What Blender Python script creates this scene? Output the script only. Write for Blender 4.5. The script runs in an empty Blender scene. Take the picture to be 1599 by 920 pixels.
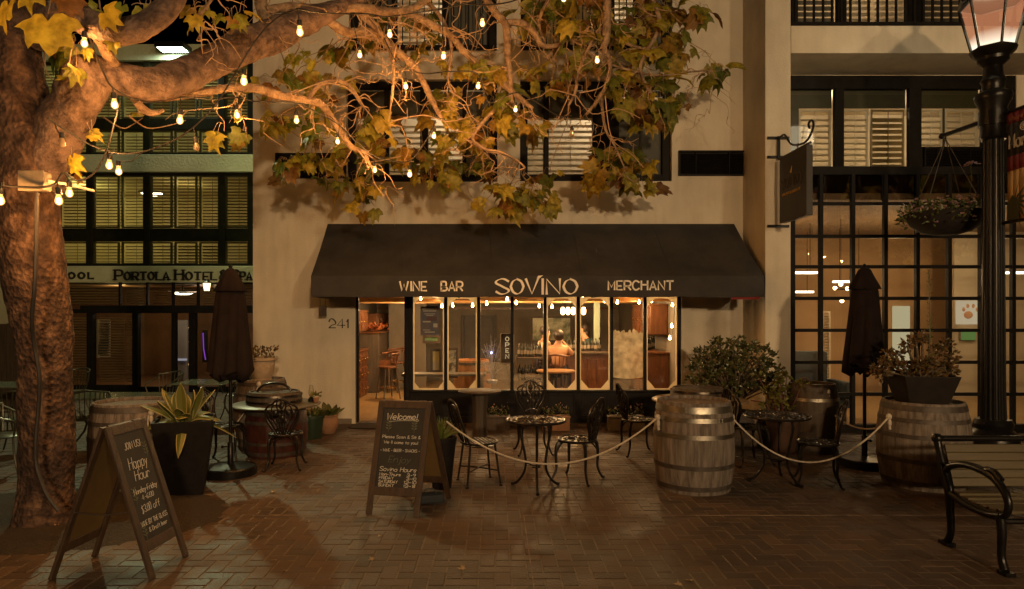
import bpy, bmesh, math, random
from mathutils import Vector, Matrix, noise
random.seed(7)
SC = bpy.context.scene
COL = SC.collection
PI = math.pi
F, EYE, CX, CY = 1050.0, 1.85, 773.0, 488.0     # focal length (photo px), eye height, principal point

def P(px, py, Y): return Vector(((px-CX)*Y/F, Y, EYE-(py-CY)*Y/F))
def GY(py): return F*EYE/(py-CY)
def G(px, py): return P(px, py, GY(py))
def XP(px, Y): return (px-CX)*Y/F
def ZP(py, Y): return EYE-(py-CY)*Y/F

# ------------------------------------------------------------------ materials
MATS = {}
def M(name, c1, c2=None, scale=5.0, rough=.6, metal=0.0, bump=0.0, bscale=None, stretch=(1,1,1), spec=.5,
      detail=6, lo=.35, hi=.65, rough2=None, bdist=.02):
    if name in MATS: return MATS[name]
    m = bpy.data.materials.new(name); m.use_nodes = True
    nt = m.node_tree; N = nt.nodes; L = nt.links
    b = N['Principled BSDF']
    b.inputs['Roughness'].default_value = rough; b.inputs['Metallic'].default_value = metal
    b.inputs['Specular IOR Level'].default_value = spec
    b.inputs['Base Color'].default_value = (*c1, 1)
    if c2 is not None or bump or rough2 is not None:
        tc = N.new('ShaderNodeTexCoord'); mp = N.new('ShaderNodeMapping'); mp.inputs['Scale'].default_value = stretch
        L.new(tc.outputs['Object'], mp.inputs['Vector'])
        n1 = N.new('ShaderNodeTexNoise'); n1.inputs['Scale'].default_value = scale; n1.inputs['Detail'].default_value = detail
        n1.inputs['Roughness'].default_value = .62
        L.new(mp.outputs[0], n1.inputs['Vector'])
        mr = N.new('ShaderNodeMapRange'); mr.inputs['From Min'].default_value = lo; mr.inputs['From Max'].default_value = hi
        L.new(n1.outputs['Fac'], mr.inputs['Value'])
        if c2 is not None:
            mx = N.new('ShaderNodeMix'); mx.data_type = 'RGBA'
            mx.inputs['A'].default_value = (*c1, 1); mx.inputs['B'].default_value = (*c2, 1)
            L.new(mr.outputs[0], mx.inputs['Factor']); L.new(mx.outputs['Result'], b.inputs['Base Color'])
        if rough2 is not None:
            m2 = N.new('ShaderNodeMapRange'); m2.inputs['To Min'].default_value = rough; m2.inputs['To Max'].default_value = rough2
            L.new(mr.outputs[0], m2.inputs['Value']); L.new(m2.outputs[0], b.inputs['Roughness'])
        if bump:
            n2 = N.new('ShaderNodeTexNoise'); n2.inputs['Scale'].default_value = bscale or scale*4; n2.inputs['Detail'].default_value = 5
            L.new(mp.outputs[0], n2.inputs['Vector'])
            bp = N.new('ShaderNodeBump'); bp.inputs['Strength'].default_value = bump; bp.inputs['Distance'].default_value = bdist
            L.new(n2.outputs['Fac'], bp.inputs['Height']); L.new(bp.outputs[0], b.inputs['Normal'])
    MATS[name] = m
    return m

def EM(name, col, s):
    if name in MATS: return MATS[name]
    m = bpy.data.materials.new(name); m.use_nodes = True
    nt = m.node_tree; nt.nodes.clear()
    o = nt.nodes.new('ShaderNodeOutputMaterial'); e = nt.nodes.new('ShaderNodeEmission')
    e.inputs['Color'].default_value = (*col, 1); e.inputs['Strength'].default_value = s
    nt.links.new(e.outputs[0], o.inputs['Surface']); MATS[name] = m
    return m

def GLASS(name, tint=(.95,.95,.95), refl=1.0, rough=.01, ior=1.5, film=0.0, filmcol=(.7,.65,.55)):
    if name in MATS: return MATS[name]
    m = bpy.data.materials.new(name); m.use_nodes = True
    nt = m.node_tree; N = nt.nodes; L = nt.links; N.clear()
    o = N.new('ShaderNodeOutputMaterial'); t = N.new('ShaderNodeBsdfTransparent'); t.inputs['Color'].default_value = (*tint, 1)
    g = N.new('ShaderNodeBsdfGlossy'); g.inputs['Roughness'].default_value = rough; g.inputs['Color'].default_value = (refl, refl, refl, 1)
    fr = N.new('ShaderNodeFresnel'); fr.inputs['IOR'].default_value = ior
    mx = N.new('ShaderNodeMixShader'); L.new(fr.outputs[0], mx.inputs[0]); L.new(t.outputs[0], mx.inputs[1]); L.new(g.outputs[0], mx.inputs[2])
    last = mx
    if film:
        d = N.new('ShaderNodeBsdfDiffuse'); d.inputs['Color'].default_value = (*filmcol, 1)
        tr = N.new('ShaderNodeBsdfTranslucent'); tr.inputs['Color'].default_value = (*filmcol, 1)
        a = N.new('ShaderNodeMixShader'); a.inputs[0].default_value = .5; L.new(d.outputs[0], a.inputs[1]); L.new(tr.outputs[0], a.inputs[2])
        tc = N.new('ShaderNodeTexCoord'); nz = N.new('ShaderNodeTexNoise'); nz.inputs['Scale'].default_value = 9; nz.inputs['Detail'].default_value = 8
        L.new(tc.outputs['Object'], nz.inputs['Vector'])
        mr = N.new('ShaderNodeMapRange'); mr.inputs['From Min'].default_value = .3; mr.inputs['From Max'].default_value = .7
        mr.inputs['To Min'].default_value = film*.55; mr.inputs['To Max'].default_value = min(1, film*1.3); L.new(nz.outputs['Fac'], mr.inputs['Value'])
        m2 = N.new('ShaderNodeMixShader'); L.new(mr.outputs[0], m2.inputs[0]); L.new(mx.outputs[0], m2.inputs[1]); L.new(a.outputs[0], m2.inputs[2])
        last = m2
    L.new(last.outputs[0], o.inputs['Surface']); MATS[name] = m
    return m

def ISL(name, stops, rough=.5, transl=0.0, bump=0.0, bscale=40, spec=.5, nscale=0, dark=.6, rough2=None):
    """colour chosen per mesh island (each leaf, each brick its own)"""
    if name in MATS: return MATS[name]
    m = bpy.data.materials.new(name); m.use_nodes = True
    nt = m.node_tree; N = nt.nodes; L = nt.links; b = N['Principled BSDF']
    g = N.new('ShaderNodeNewGeometry'); r = N.new('ShaderNodeValToRGB')
    el = r.color_ramp.elements
    while len(el) < len(stops): el.new(.5)
    for e, (p, c) in zip(el, stops): e.position = p; e.color = (*c, 1)
    L.new(g.outputs['Random Per Island'], r.inputs[0])
    colout = r.outputs[0]
    tc = N.new('ShaderNodeTexCoord')
    if nscale:
        nz = N.new('ShaderNodeTexNoise'); nz.inputs['Scale'].default_value = nscale; nz.inputs['Detail'].default_value = 7
        L.new(tc.outputs['Object'], nz.inputs['Vector'])
        mr = N.new('ShaderNodeMapRange'); mr.inputs['From Min'].default_value = .35; mr.inputs['From Max'].default_value = .65
        mr.inputs['To Min'].default_value = dark; mr.inputs['To Max'].default_value = 1.15; L.new(nz.outputs['Fac'], mr.inputs['Value'])
        vm = N.new('ShaderNodeVectorMath'); vm.operation = 'SCALE'
        L.new(colout, vm.inputs[0]); L.new(mr.outputs[0], vm.inputs['Scale']); colout = vm.outputs[0]
        if rough2 is not None:
            m3 = N.new('ShaderNodeMapRange'); m3.inputs['From Min'].default_value = .35; m3.inputs['From Max'].default_value = .65
            m3.inputs['To Min'].default_value = rough; m3.inputs['To Max'].default_value = rough2
            L.new(nz.outputs['Fac'], m3.inputs['Value']); L.new(m3.outputs[0], b.inputs['Roughness'])
    L.new(colout, b.inputs['Base Color'])
    if rough2 is None: b.inputs['Roughness'].default_value = rough
    b.inputs['Specular IOR Level'].default_value = spec
    if bump:
        n2 = N.new('ShaderNodeTexNoise'); n2.inputs['Scale'].default_value = bscale; n2.inputs['Detail'].default_value = 6
        L.new(tc.outputs['Object'], n2.inputs['Vector'])
        bp = N.new('ShaderNodeBump'); bp.inputs['Strength'].default_value = bump; bp.inputs['Distance'].default_value = .01
        L.new(n2.outputs['Fac'], bp.inputs['Height']); L.new(bp.outputs[0], b.inputs['Normal'])
    if transl:
        t = N.new('ShaderNodeBsdfTranslucent'); L.new(colout, t.inputs['Color'])
        mx = N.new('ShaderNodeMixShader'); mx.inputs[0].default_value = transl
        o = N['Material Output']; L.new(b.outputs[0], mx.inputs[1]); L.new(t.outputs[0], mx.inputs[2]); L.new(mx.outputs[0], o.inputs['Surface'])
    MATS[name] = m
    return m

# ------------------------------------------------------------------ mesh builder
def spline(pts, n=6, closed=False):
    pts = [Vector(p) for p in pts]; out = []
    k = len(pts)
    if k < 3 and not closed: return pts
    rng = range(k) if closed else range(k-1)
    for i in rng:
        if closed: p0, p1, p2, p3 = pts[(i-1) % k], pts[i], pts[(i+1) % k], pts[(i+2) % k]
        else: p0, p1, p2, p3 = pts[max(i-1,0)], pts[i], pts[i+1], pts[min(i+2,k-1)]
        for j in range(n):
            t = j/n; t2 = t*t; t3 = t2*t
            out.append(.5*((2*p1)+(p2-p0)*t+(2*p0-5*p1+4*p2-p3)*t2+(3*p1-p0-3*p2+p3)*t3))
    if not closed: out.append(pts[-1])
    return out
def lerpl(vals, m):
    k = len(vals)
    if k == 1 or m == 1: return [vals[0]]*m
    out = []
    for i in range(m):
        t = i*(k-1)/(m-1); a = min(int(t), k-2); out.append(vals[a]+(vals[a+1]-vals[a])*(t-a))
    return out

class MB:
    def __init__(s): s.v = []; s.f = []; s.sm = []
    def add(s, vs, fs, smooth=False):
        o = len(s.v); s.v += [tuple(v) for v in vs]
        for f in fs: s.f.append([o+i for i in f]); s.sm.append(smooth)
        return s
    def quad(s, a, b, c, d): return s.add([a,b,c,d], [[0,1,2,3]])
    def box(s, x0, x1, y0, y1, z0, z1):
        vs = [(x,y,z) for z in (z0,z1) for y in (y0,y1) for x in (x0,x1)]
        return s.add(vs, [[0,2,3,1],[4,5,7,6],[0,1,5,4],[2,6,7,3],[0,4,6,2],[1,3,7,5]])
    def obox(s, c, sx, sy, sz, mat3):
        vs = [Vector(c)+mat3 @ Vector((x*sx/2, y*sy/2, z*sz/2)) for z in (-1,1) for y in (-1,1) for x in (-1,1)]
        return s.add(vs, [[0,2,3,1],[4,5,7,6],[0,1,5,4],[2,6,7,3],[0,4,6,2],[1,3,7,5]])
    def bar(s, a, b, w, t, up=(0,0,1)):
        """box beam a->b, w across, t along up"""
        a = Vector(a); b = Vector(b); d = (b-a); L = d.length; d.normalize()
        u = Vector(up); sdir = d.cross(u)
        if sdir.length < 1e-4: sdir = d.cross(Vector((1,0,0)))
        sdir.normalize(); u = sdir.cross(d).normalized()
        m = Matrix((d, sdir, u)).transposed()
        return s.obox((a+b)/2, L, w, t, m)
    def tube(s, pts, r, seg=8, closed=False, caps=True, wob=None):
        pts = [Vector(p) for p in pts]; n = len(pts)
        if n < 2: return s
        rr = r if isinstance(r, (list, tuple)) else [r]*n
        if len(rr) != n: rr = lerpl(list(rr), n)
        T = []
        for i in range(n):
            a = pts[(i-1) % n] if (closed or i > 0) else pts[i]
            b = pts[(i+1) % n] if (closed or i < n-1) else pts[i]
            d = b-a
            if d.length < 1e-9: d = Vector((0,0,1))
            T.append(d.normalized())
        u = T[0].orthogonal().normalized(); vs = []; U = []
        for i in range(n):
            u = u - T[i]*u.dot(T[i])
            if u.length < 1e-6: u = T[i].orthogonal()
            u.normalize(); w = T[i].cross(u)
            for k in range(seg):
                a = 2*PI*k/seg
                d = u*math.cos(a)+w*math.sin(a); q = rr[i]
                if wob: q *= wob(pts[i], d, i)
                vs.append(pts[i]+d*q)
        fs = []
        for i in range(n if closed else n-1):
            j = (i+1) % n
            for k in range(seg):
                l = (k+1) % seg
                fs.append([i*seg+k, i*seg+l, j*seg+l, j*seg+k])
        if caps and not closed:
            fs.append(list(range(seg-1, -1, -1))); fs.append([(n-1)*seg+k for k in range(seg)])
        return s.add(vs, fs, seg > 4)
    def lathe(s, prof, seg=24, c=(0,0,0), smooth=True, sy=1.0, cap0=True, cap1=True, fn=None):
        c = Vector(c); vs = []; n = len(prof)
        for (r, z) in prof:
            for k in range(seg):
                a = 2*PI*k/seg; q = r*(fn(k, z) if fn else 1)
                vs.append(c+Vector((q*math.cos(a), q*sy*math.sin(a), z)))
        fs = []
        for i in range(n-1):
            for k in range(seg):
                l = (k+1) % seg; fs.append([i*seg+k, i*seg+l, (i+1)*seg+l, (i+1)*seg+k])
        s.add(vs, fs, smooth)
        if cap0 and prof[0][0] > 1e-4: s.add([vs[k] for k in range(seg)], [list(range(seg-1,-1,-1))])
        if cap1 and prof[-1][0] > 1e-4: s.add([vs[(n-1)*seg+k] for k in range(seg)], [list(range(seg))])
        return s
    def ball(s, c, r, seg=10, rings=6, sc=(1,1,1)):
        c = Vector(c); vs = [c+Vector((0,0,-r*sc[2]))]; fs = []
        for i in range(1, rings):
            a = -PI/2+PI*i/rings
            for k in range(seg):
                b = 2*PI*k/seg
                vs.append(c+Vector((r*sc[0]*math.cos(a)*math.cos(b), r*sc[1]*math.cos(a)*math.sin(b), r*sc[2]*math.sin(a))))
        vs.append(c+Vector((0,0,r*sc[2]))); e = len(vs)-1
        for k in range(seg):
            l = (k+1) % seg
            fs.append([0, 1+l, 1+k]); fs.append([e, 1+(rings-2)*seg+k, 1+(rings-2)*seg+l])
            for i in range(rings-2): fs.append([1+i*seg+k, 1+i*seg+l, 1+(i+1)*seg+l, 1+(i+1)*seg+k])
        return s.add(vs, fs, True)
    def prism(s, poly, vec):
        poly = [Vector(p) for p in poly]; n = len(poly); v = Vector(vec)
        vs = poly+[p+v for p in poly]
        return s.add(vs, [list(range(n-1,-1,-1)), list(range(n,2*n))]+[[i,(i+1)%n,n+(i+1)%n,n+i] for i in range(n)])
    def build(s, name, mat, parent=None, w=False, bev=0.0, sharp=40, bseg=2):
        me = bpy.data.meshes.new(name)
        vs = s.v
        if w and parent is not None:
            o = Vector((0,0,0)); q = parent
            while q is not None: o += q.location; q = q.parent
            vs = [(a-o.x, b-o.y, c-o.z) for a,b,c in vs]
        me.from_pydata(vs, [], s.f)
        me.polygons.foreach_set('use_smooth', s.sm)
        me.update()
        if any(s.sm): me.set_sharp_from_angle(angle=math.radians(sharp))
        me.materials.append(mat)
        ob = bpy.data.objects.new(name, me); COL.objects.link(ob)
        if parent is not None: ob.parent = parent
        if bev:
            m = ob.modifiers.new('bevel', 'BEVEL'); m.width = bev; m.segments = bseg; m.limit_method = 'ANGLE'
        return ob

def tag(o, label=None, cat=None, group=None, kind=None):
    if label: o['label'] = label
    if cat: o['category'] = cat
    if group: o['group'] = group
    if kind: o['kind'] = kind
    return o
def thing(name, label, cat, loc=(0,0,0), rz=0.0, group=None, sc=1.0):
    o = bpy.data.objects.new(name, None); COL.objects.link(o); o.empty_display_size = .2
    o.location = loc; o.rotation_euler = (0,0,rz); o.scale = (sc,sc,sc)
    return tag(o, label, cat, group)
def kids(o): return [c for c in bpy.data.objects if c.parent is o]
def dup(root, loc, rz=None, label=None, group=None, sc=None):
    def cp(o, par):
        c = o.copy(); COL.objects.link(c)
        if par is not None: c.parent = par
        for k in kids(o): cp(k, c)
        return c
    r = cp(root, None); r.location = loc
    if rz is not None: r.rotation_euler = (0,0,rz)
    if label: r['label'] = label
    if group: r['group'] = group
    if sc: r.scale = (sc,sc,sc)
    return r
def lamp(name, loc, power, col, radius=.05, parent=None, kind='POINT', rot=None, spot=None, blend=.5):
    l = bpy.data.lights.new(name, kind); l.energy = power; l.color = col
    if kind != 'AREA': l.shadow_soft_size = radius
    if kind == 'SPOT': l.spot_size = spot; l.spot_blend = blend
    o = bpy.data.objects.new(name, l); COL.objects.link(o)
    o.location = loc
    if rot: o.rotation_euler = rot
    if parent is not None:
        o.parent = parent
        q = parent; off = Vector((0,0,0))
        while q is not None: off += q.location; q = q.parent
        o.location = Vector(loc)-off
    return o

# ------------------------------------------------------------------ stroke lettering
GL = {
'A':"02 39 62;14 54",'B':"02 09;~09 49 58 56 45 05;~05 45 64 63 42 02",'C':"~68 49 29 07 04 22 42 63",'D':"02 09;~09 39 67 64 32 02",
'E':"59 09 02 52;05 45",'F':"59 09 02;05 45",'G':"~68 49 29 07 04 22 42 63 65;65 45",'H':"02 09;62 69;06 66",'I':"12 19",'J':"~49 44 32 12 03",
'K':"09 02;59 05;26 52",'L':"09 02 52",'M':"02 09 34 69 62",'N':"02 09 62 69",'O':"~39 18 06 05 13 32 53 65 66 58 39",'P':"02 09;~09 49 68 66 45 05",
'R':"02 09;~09 49 68 66 45 05;35 62",'S':"~68 49 29 08 07 26 45 64 63 42 22 03",'T':"09 69;39 32",'U':"~09 05 03 22 42 63 65 69",'V':"09 32 69",
'W':"09 22 47 62 89",'X':"09 62;02 69",'Y':"09 36 69;36 32",'Z':"09 69 02 62",
'0':"~29 08 06 05 03 22 43 45 46 48 29",'1':"07 19 12",'2':"~07 19 39 57 55 24 02;02 52",'3':"~08 29 49 57 45 25;~25 45 63 52 22 03",'4':"42 49 04 64",
'5':"59 09 06;~06 36 54 53 32 02",'6':"~59 28 05 03 22 42 53 44 25 04",'7':"09 59 22",'8':"~39 18 17 36 54 53 32 13 14 36 57 58 39",'9':"~57 46 16 07 18 39 58 55 32",
'a':"~55 36 16 04 13 22 42 54;56 53 62",'b':"09 02;~05 26 46 54 42 22 03",'c':"~55 36 16 04 12 32 53",'d':"59 52;~55 36 16 04 12 32 53",'e':"~04 54 46 26 05 03 22 52",
'f':"~59 38 27 22;06 46",'g':"~55 36 16 04 13 32 54;~56 51 30 10",'h':"09 02;~04 26 46 54 52",'i':"16 12;18 17",'j':"~26 21 10 00;28 27",'k':"09 02;46 04;14 42",'l':"19 12",
'm':"06 02;~04 16 26 34 32;~34 46 56 64 62",'n':"06 02;~04 26 46 54 52",'o':"~26 05 03 22 42 53 55 46 26",'p':"06 00;~05 26 46 54 42 22 03",'r':"06 02;~04 16 36 45",
's':"~55 36 16 05 24 43 32 12 03",'t':"28 22 42;06 46",'u':"~06 03 12 32 54;56 52",'v':"06 22 46",'w':"06 12 35 52 66",'x':"06 42;02 46",'y':"06 23;46 22 10 00",'z':"06 46 02 42",
'!':"19 14;13 12",'-':"05 35",'&':"~62 17 18 39 48 04 12 32 64",'.':"02 03",':':"03 02;06 05",'+':"05 45;27 23",'$':"~58 38 07 26 44 32 02;29 21",' ':"",'*':"15 16"}
def glyph(ch):
    out = []; wmax = 0
    for st in GL.get(ch, '').split(';'):
        if not st: continue
        sm = st.startswith('~'); st = st.lstrip('~')
        pts = [(int(q[0]), int(q[1])-2) for q in st.split()]
        wmax = max(wmax, max(p[0] for p in pts))
        if sm: pts = [(v.x, v.y) for v in spline([(a,b,0) for a,b in pts], 4)]
        out.append(pts)
    return out, (wmax if out else 3)
def text(mb, s, org, right, up, cap, wid, slant=0.0, gap=2.0, align='l', serif=False, pen=0.0, thick=.004, jit=0.0, smallcap=1.0, width=None):
    """letters drawn as raised strips; cap = capital height in metres; right/up unit vectors; width squeezes the line to that length"""
    org = Vector(org); right = Vector(right).normalized(); up = Vector(up).normalized(); nrm = right.cross(up).normalized()
    u = cap/7.0; x = 0.0; strokes = []
    for ch in s:
        k = 1.0
        if smallcap != 1.0 and ch.islower(): k = smallcap; ch = ch.upper()
        g, wd = glyph(ch)
        dy = random.uniform(-jit, jit)*7; kk = k*(1+random.uniform(-jit, jit))
        for st in g: strokes.append([(x+(a+b*slant)*kk, b*kk+dy) for a, b in st])
        x += (wd*k+gap)
    tot = x-gap; sx = 1.0
    if width: sx = width/(tot*u)
    off = {'l':0, 'c':-tot/2, 'r':-tot}[align]
    def q(p): return org+right*((p[0]+off)*u*sx)+up*(p[1]*u)
    if False: pass
    for st in strokes:
        pts = [q(p) for p in st]
        if len(pts) < 2: continue
        L = []; R = []
        for i, p in enumerate(pts):
            d = (pts[min(i+1,len(pts)-1)]-pts[max(i-1,0)]).normalized(); n = nrm.cross(d)
            h = wid/2
            if pen:
                vert = abs(d.dot((up+right*-.35).normalized())); h *= (1-pen)+pen*vert
            e = d*(wid*.3) if i == len(pts)-1 else (-d*(wid*.3) if i == 0 else Vector())
            L.append(p+n*h+e); R.append(p-n*h+e)
        for i in range(len(pts)-1):
            mb.prism([L[i], R[i], R[i+1], L[i+1]], nrm*thick)
        if serif and len(pts) <= 4:
            for p, o in ((pts[0], pts[1]), (pts[-1], pts[-2])):
                d = (o-p).normalized()
                if abs(d.dot(up)) > .6:
                    mb.bar(p-right*wid*.95+nrm*thick*.5, p+right*wid*.95+nrm*thick*.5, thick*1.02, wid*.4, up)
# ------------------------------------------------------------------ palette
stucco = M('stucco', (.70,.63,.51), (.60,.53,.42), scale=1.3, rough=.85, bump=.45, bscale=45, detail=8, bdist=.014)
def streaks(m, dark=.88):
    """faint rain streaks and blotches of dirt over a painted wall"""
    nt = m.node_tree; N = nt.nodes; L = nt.links; b = N['Principled BSDF']; src = b.inputs['Base Color'].links[0].from_socket
    tc = N.new('ShaderNodeTexCoord'); mp = N.new('ShaderNodeMapping'); mp.inputs['Scale'].default_value = (3.2,3.2,.5); L.new(tc.outputs['Object'], mp.inputs[0])
    n = N.new('ShaderNodeTexNoise'); n.inputs['Scale'].default_value = 1.6; n.inputs['Detail'].default_value = 7; L.new(mp.outputs[0], n.inputs['Vector'])
    n2 = N.new('ShaderNodeTexNoise'); n2.inputs['Scale'].default_value = .9; n2.inputs['Detail'].default_value = 9; L.new(tc.outputs['Object'], n2.inputs['Vector'])
    mu = N.new('ShaderNodeMath'); mu.operation = 'MULTIPLY'; L.new(n.outputs['Fac'], mu.inputs[0]); L.new(n2.outputs['Fac'], mu.inputs[1])
    mr = N.new('ShaderNodeMapRange'); mr.inputs['From Min'].default_value = .18; mr.inputs['From Max'].default_value = .36; mr.inputs['To Min'].default_value = 1.05; mr.inputs['To Max'].default_value = dark; L.new(mu.outputs[0], mr.inputs['Value'])
    v = N.new('ShaderNodeVectorMath'); v.operation = 'SCALE'; L.new(src, v.inputs[0]); L.new(mr.outputs[0], v.inputs['Scale']); L.new(v.outputs[0], b.inputs['Base Color'])
streaks(stucco)
stucco_b = M('stucco_floodlit_green', (.50,.53,.36), (.43,.45,.30), scale=1.6, rough=.85, bump=.5, bscale=18, bdist=.03)  # green cast of the hotel floodlight is put into this paint colour
blackframe = M('black_frame', (.008,.007,.006), (.014,.012,.011), scale=8, rough=.55, spec=.12)
darkgreen = M('dark_green_frame', (.010,.010,.005), (.018,.017,.008), scale=6, rough=.55, spec=.12)
olive = M('olive_frame', (.035,.032,.010), (.05,.044,.015), scale=6, rough=.5)
navy = M('navy_black_paint', (.008,.0075,.008), (.014,.012,.012), scale=7, rough=.55, bump=.05, spec=.18)
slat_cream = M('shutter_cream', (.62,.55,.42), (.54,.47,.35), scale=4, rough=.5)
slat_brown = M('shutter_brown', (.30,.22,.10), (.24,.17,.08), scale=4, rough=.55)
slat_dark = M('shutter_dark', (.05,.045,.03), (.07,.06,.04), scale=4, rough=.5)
roomwall = M('room_plaster', (.62,.52,.36), (.55,.45,.30), scale=1, rough=.9)
roomdark = M('room_dark_plaster', (.13,.11,.085), (.17,.145,.11), scale=2, rough=.7)
orangeceil = M('timber_ceiling', (.50,.27,.09), (.40,.20,.06), scale=3, rough=.5, stretch=(1,8,1))
canvas = M('awning_canvas', (.024,.023,.024), (.046,.043,.042), scale=1.8, rough=.8, bump=.25, bscale=160, bdist=.004)
lettercream = M('letter_cream', (.90,.86,.78), (.84,.79,.70), scale=9, rough=.7)
iron = M('cast_iron', (.022,.018,.015), (.04,.032,.026), scale=25, rough=.32, metal=.6, bump=.2, bscale=90, bdist=.004)
blackmetal = M('black_enamel', (.006,.005,.005), (.011,.010,.009), scale=14, spec=.28, rough=.3, bump=.08, bscale=60)
steel = M('galvanised_hoop', (.45,.42,.36), (.30,.27,.22), scale=9, rough=.32, metal=1, rough2=.5)
rusthoop = M('weathered_hoop', (.125,.102,.085), (.07,.056,.046), scale=12, rough=.6, metal=.5)
oakgrey = M('weathered_oak', (.25,.205,.17), (.10,.08,.066), scale=4, rough=.75, bump=.7, bscale=14, stretch=(6,6,.6), bdist=.012, spec=.2)
oakred = M('red_stained_oak', (.085,.024,.015), (.04,.013,.009), scale=3, rough=.45, bump=.3, bscale=14, stretch=(6,6,.6), bdist=.01)
oakdark = M('dark_oak', (.085,.06,.04), (.05,.035,.022), scale=3, rough=.6, bump=.3, bscale=14, stretch=(6,6,.6))
frameoak = M('sign_frame_wood', (.065,.036,.018), (.036,.019,.010), scale=5, rough=.55, bump=.3, bscale=30, stretch=(4,4,1))
redwood = M('cherry_wood', (.17,.066,.027), (.10,.038,.016), scale=4, rough=.35, stretch=(5,5,.8))
floorwood = M('oak_floor', (.42,.28,.13), (.30,.19,.085), scale=4, rough=.32, stretch=(4,.6,1))
chalkboard = M('chalkboard', (.018,.017,.016), (.035,.032,.028), scale=5, rough=.7, lo=.3, hi=.75)
chalk = M('chalk', (.74,.70,.62), (.55,.52,.46), scale=60, rough=.95)
chalkdim = M('chalk_faded', (.15,.155,.10), (.09,.095,.06), scale=60, rough=.95)
ropem = M('cotton_rope', (.60,.53,.43), (.45,.38,.30), scale=40, rough=.9)
plastic_w = M('pale_plastic', (.24,.20,.15), (.17,.14,.105), scale=12, rough=.5)
terracotta = M('terracotta', (.36,.19,.10), (.26,.13,.07), scale=7, rough=.8, bump=.2)
stonepot = M('weathered_clay_pot', (.46,.35,.24), (.30,.22,.15), scale=6, rough=.85, bump=.3)
soil = M('soil', (.022,.016,.011), (.042,.030,.020), scale=30, rough=.95, bump=.8, bscale=60)
resin = M('dark_resin_planter', (.010,.008,.008), (.016,.013,.012), scale=12, rough=.6, spec=.12)
fabricdk = M('umbrella_fabric', (.013,.009,.009), (.02,.014,.013), scale=4, rough=.9, bump=.2, bscale=160, bdist=.003, spec=.1)
win_glass = GLASS('window_glass', (.93,.94,.92))
shop_glass = GLASS('shop_glass', (.96,.96,.95))
skin = M('skin', (.50,.28,.17), (.45,.24,.14), scale=10, rough=.5)
hairdk = M('dark_hair', (.018,.012,.009), (.035,.024,.018), scale=30, rough=.5, stretch=(1,1,4))

# ------------------------------------------------------------------ ground
def herringbone():
    mb = MB(); u = .115; j = .0045; ch = .004
    random.seed(3)
    def brick(x0, y0, x1, y1):
        dz = random.uniform(-.0022,.0022); tx = random.uniform(-.002,.002)
        vs = [(x0+j,y0+j,-.02),(x1-j,y0+j,-.02),(x1-j,y1-j,-.02),(x0+j,y1-j,-.02)]
        a = j; vs += [(x0+a,y0+a,-ch+dz),(x1-a,y0+a,-ch+dz+tx),(x1-a,y1-a,-ch+dz+tx),(x0+a,y1-a,-ch+dz)]
        a = j+ch; vs += [(x0+a,y0+a,dz),(x1-a,y0+a,dz+tx),(x1-a,y1-a,dz+tx),(x0+a,y1-a,dz)]
        mb.add(vs, [[0,1,5,4],[1,2,6,5],[2,3,7,6],[3,0,4,7],[4,5,9,8],[5,6,10,9],[6,7,11,10],[7,4,8,11],[8,9,10,11]])
    X0, X1, Y0, Y1 = -11.5, 9.5, 2.6, 15.6
    ni = int((X1-X0)/u); nj = int((Y1-Y0)/u)
    for y in range(nj):
        for x in range(-2, ni):
            k = (x-y) % 4
            if k == 0: b = (x, y, x+2, y+1)
            elif k == 3: b = (x, y, x+1, y+2)
            else: continue
            xa, ya, xb, yb = X0+b[0]*u, Y0+b[1]*u, X0+b[2]*u, Y0+b[3]*u
            cx, cy = (xa+xb)/2, (ya+yb)/2
            # tree pit, thin construction joints left as seams
            if (cx+4.05)**2/1.55**2+(cy-6.1)**2/.95**2 < 1: continue
            if cy > 11.1 and cx > -4.1: continue
            if cy > 10.2 and cx > 4.05: continue
            brick(xa, ya, xb, yb)
    return mb
brickmat = ISL('paving_brick', [(0,(.070,.043,.027)),(.3,(.086,.053,.033)),(.6,(.060,.038,.025)),(.8,(.100,.063,.040)),(1,(.046,.031,.022))],
               rough=.46, rough2=.82, bump=.6, bscale=48, nscale=2.3, dark=.62)
mortar = M('joint_sand', (.19,.145,.10), (.11,.08,.055), scale=14, rough=.9, bump=.3)
tag(herringbone().build('pavement', brickmat), kind='structure')
g = MB(); g.add([(-70,-60,-.0038),(70,-60,-.0038),(70,90,-.0038),(-70,90,-.0038)], [[0,1,2,3]])
tag(g.build('ground', mortar), kind='structure')
j = MB()                                              # two straight movement joints across the bricks
yj = GY(805); xj = XP(818, 6.1)
j.box(xj, 4.6, yj-.004, yj+.004, -.003, .0035)
j.box(xj-.004, xj+.004, 3.0, yj-.008, -.003, .0035)
j.box(-2.2, -.9, yj-.006, yj+.006, -.003, .0035)
tag(j.build('pavement_strip', M('joint_mortar', (.24,.17,.12), (.12,.08,.055), scale=9, rough=.8)), kind='structure')
d = MB(); n = 40                                      # earth in the tree pit
vs = [(-4.05,6.1,.03)]; fs = []
for r_ in (.35,.7,1.0):
    for k in range(n):
        a = 2*PI*k/n; x = -4.05+1.62*r_*math.cos(a); y = 6.1+1.02*r_*math.sin(a)
        vs.append((x, y, (.03 if r_ < 1 else -.004)+.025*noise.noise(Vector((x*3,y*3,0)))*(r_ < 1)))
for k in range(n):
    l = (k+1) % n; fs.append([0,1+k,1+l])
    for q in range(2): fs.append([1+q*n+k, 1+(q+1)*n+k, 1+(q+1)*n+l, 1+q*n+l])
d.add(vs, fs, True)
tag(d.build('soil', soil), kind='stuff')

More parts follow.
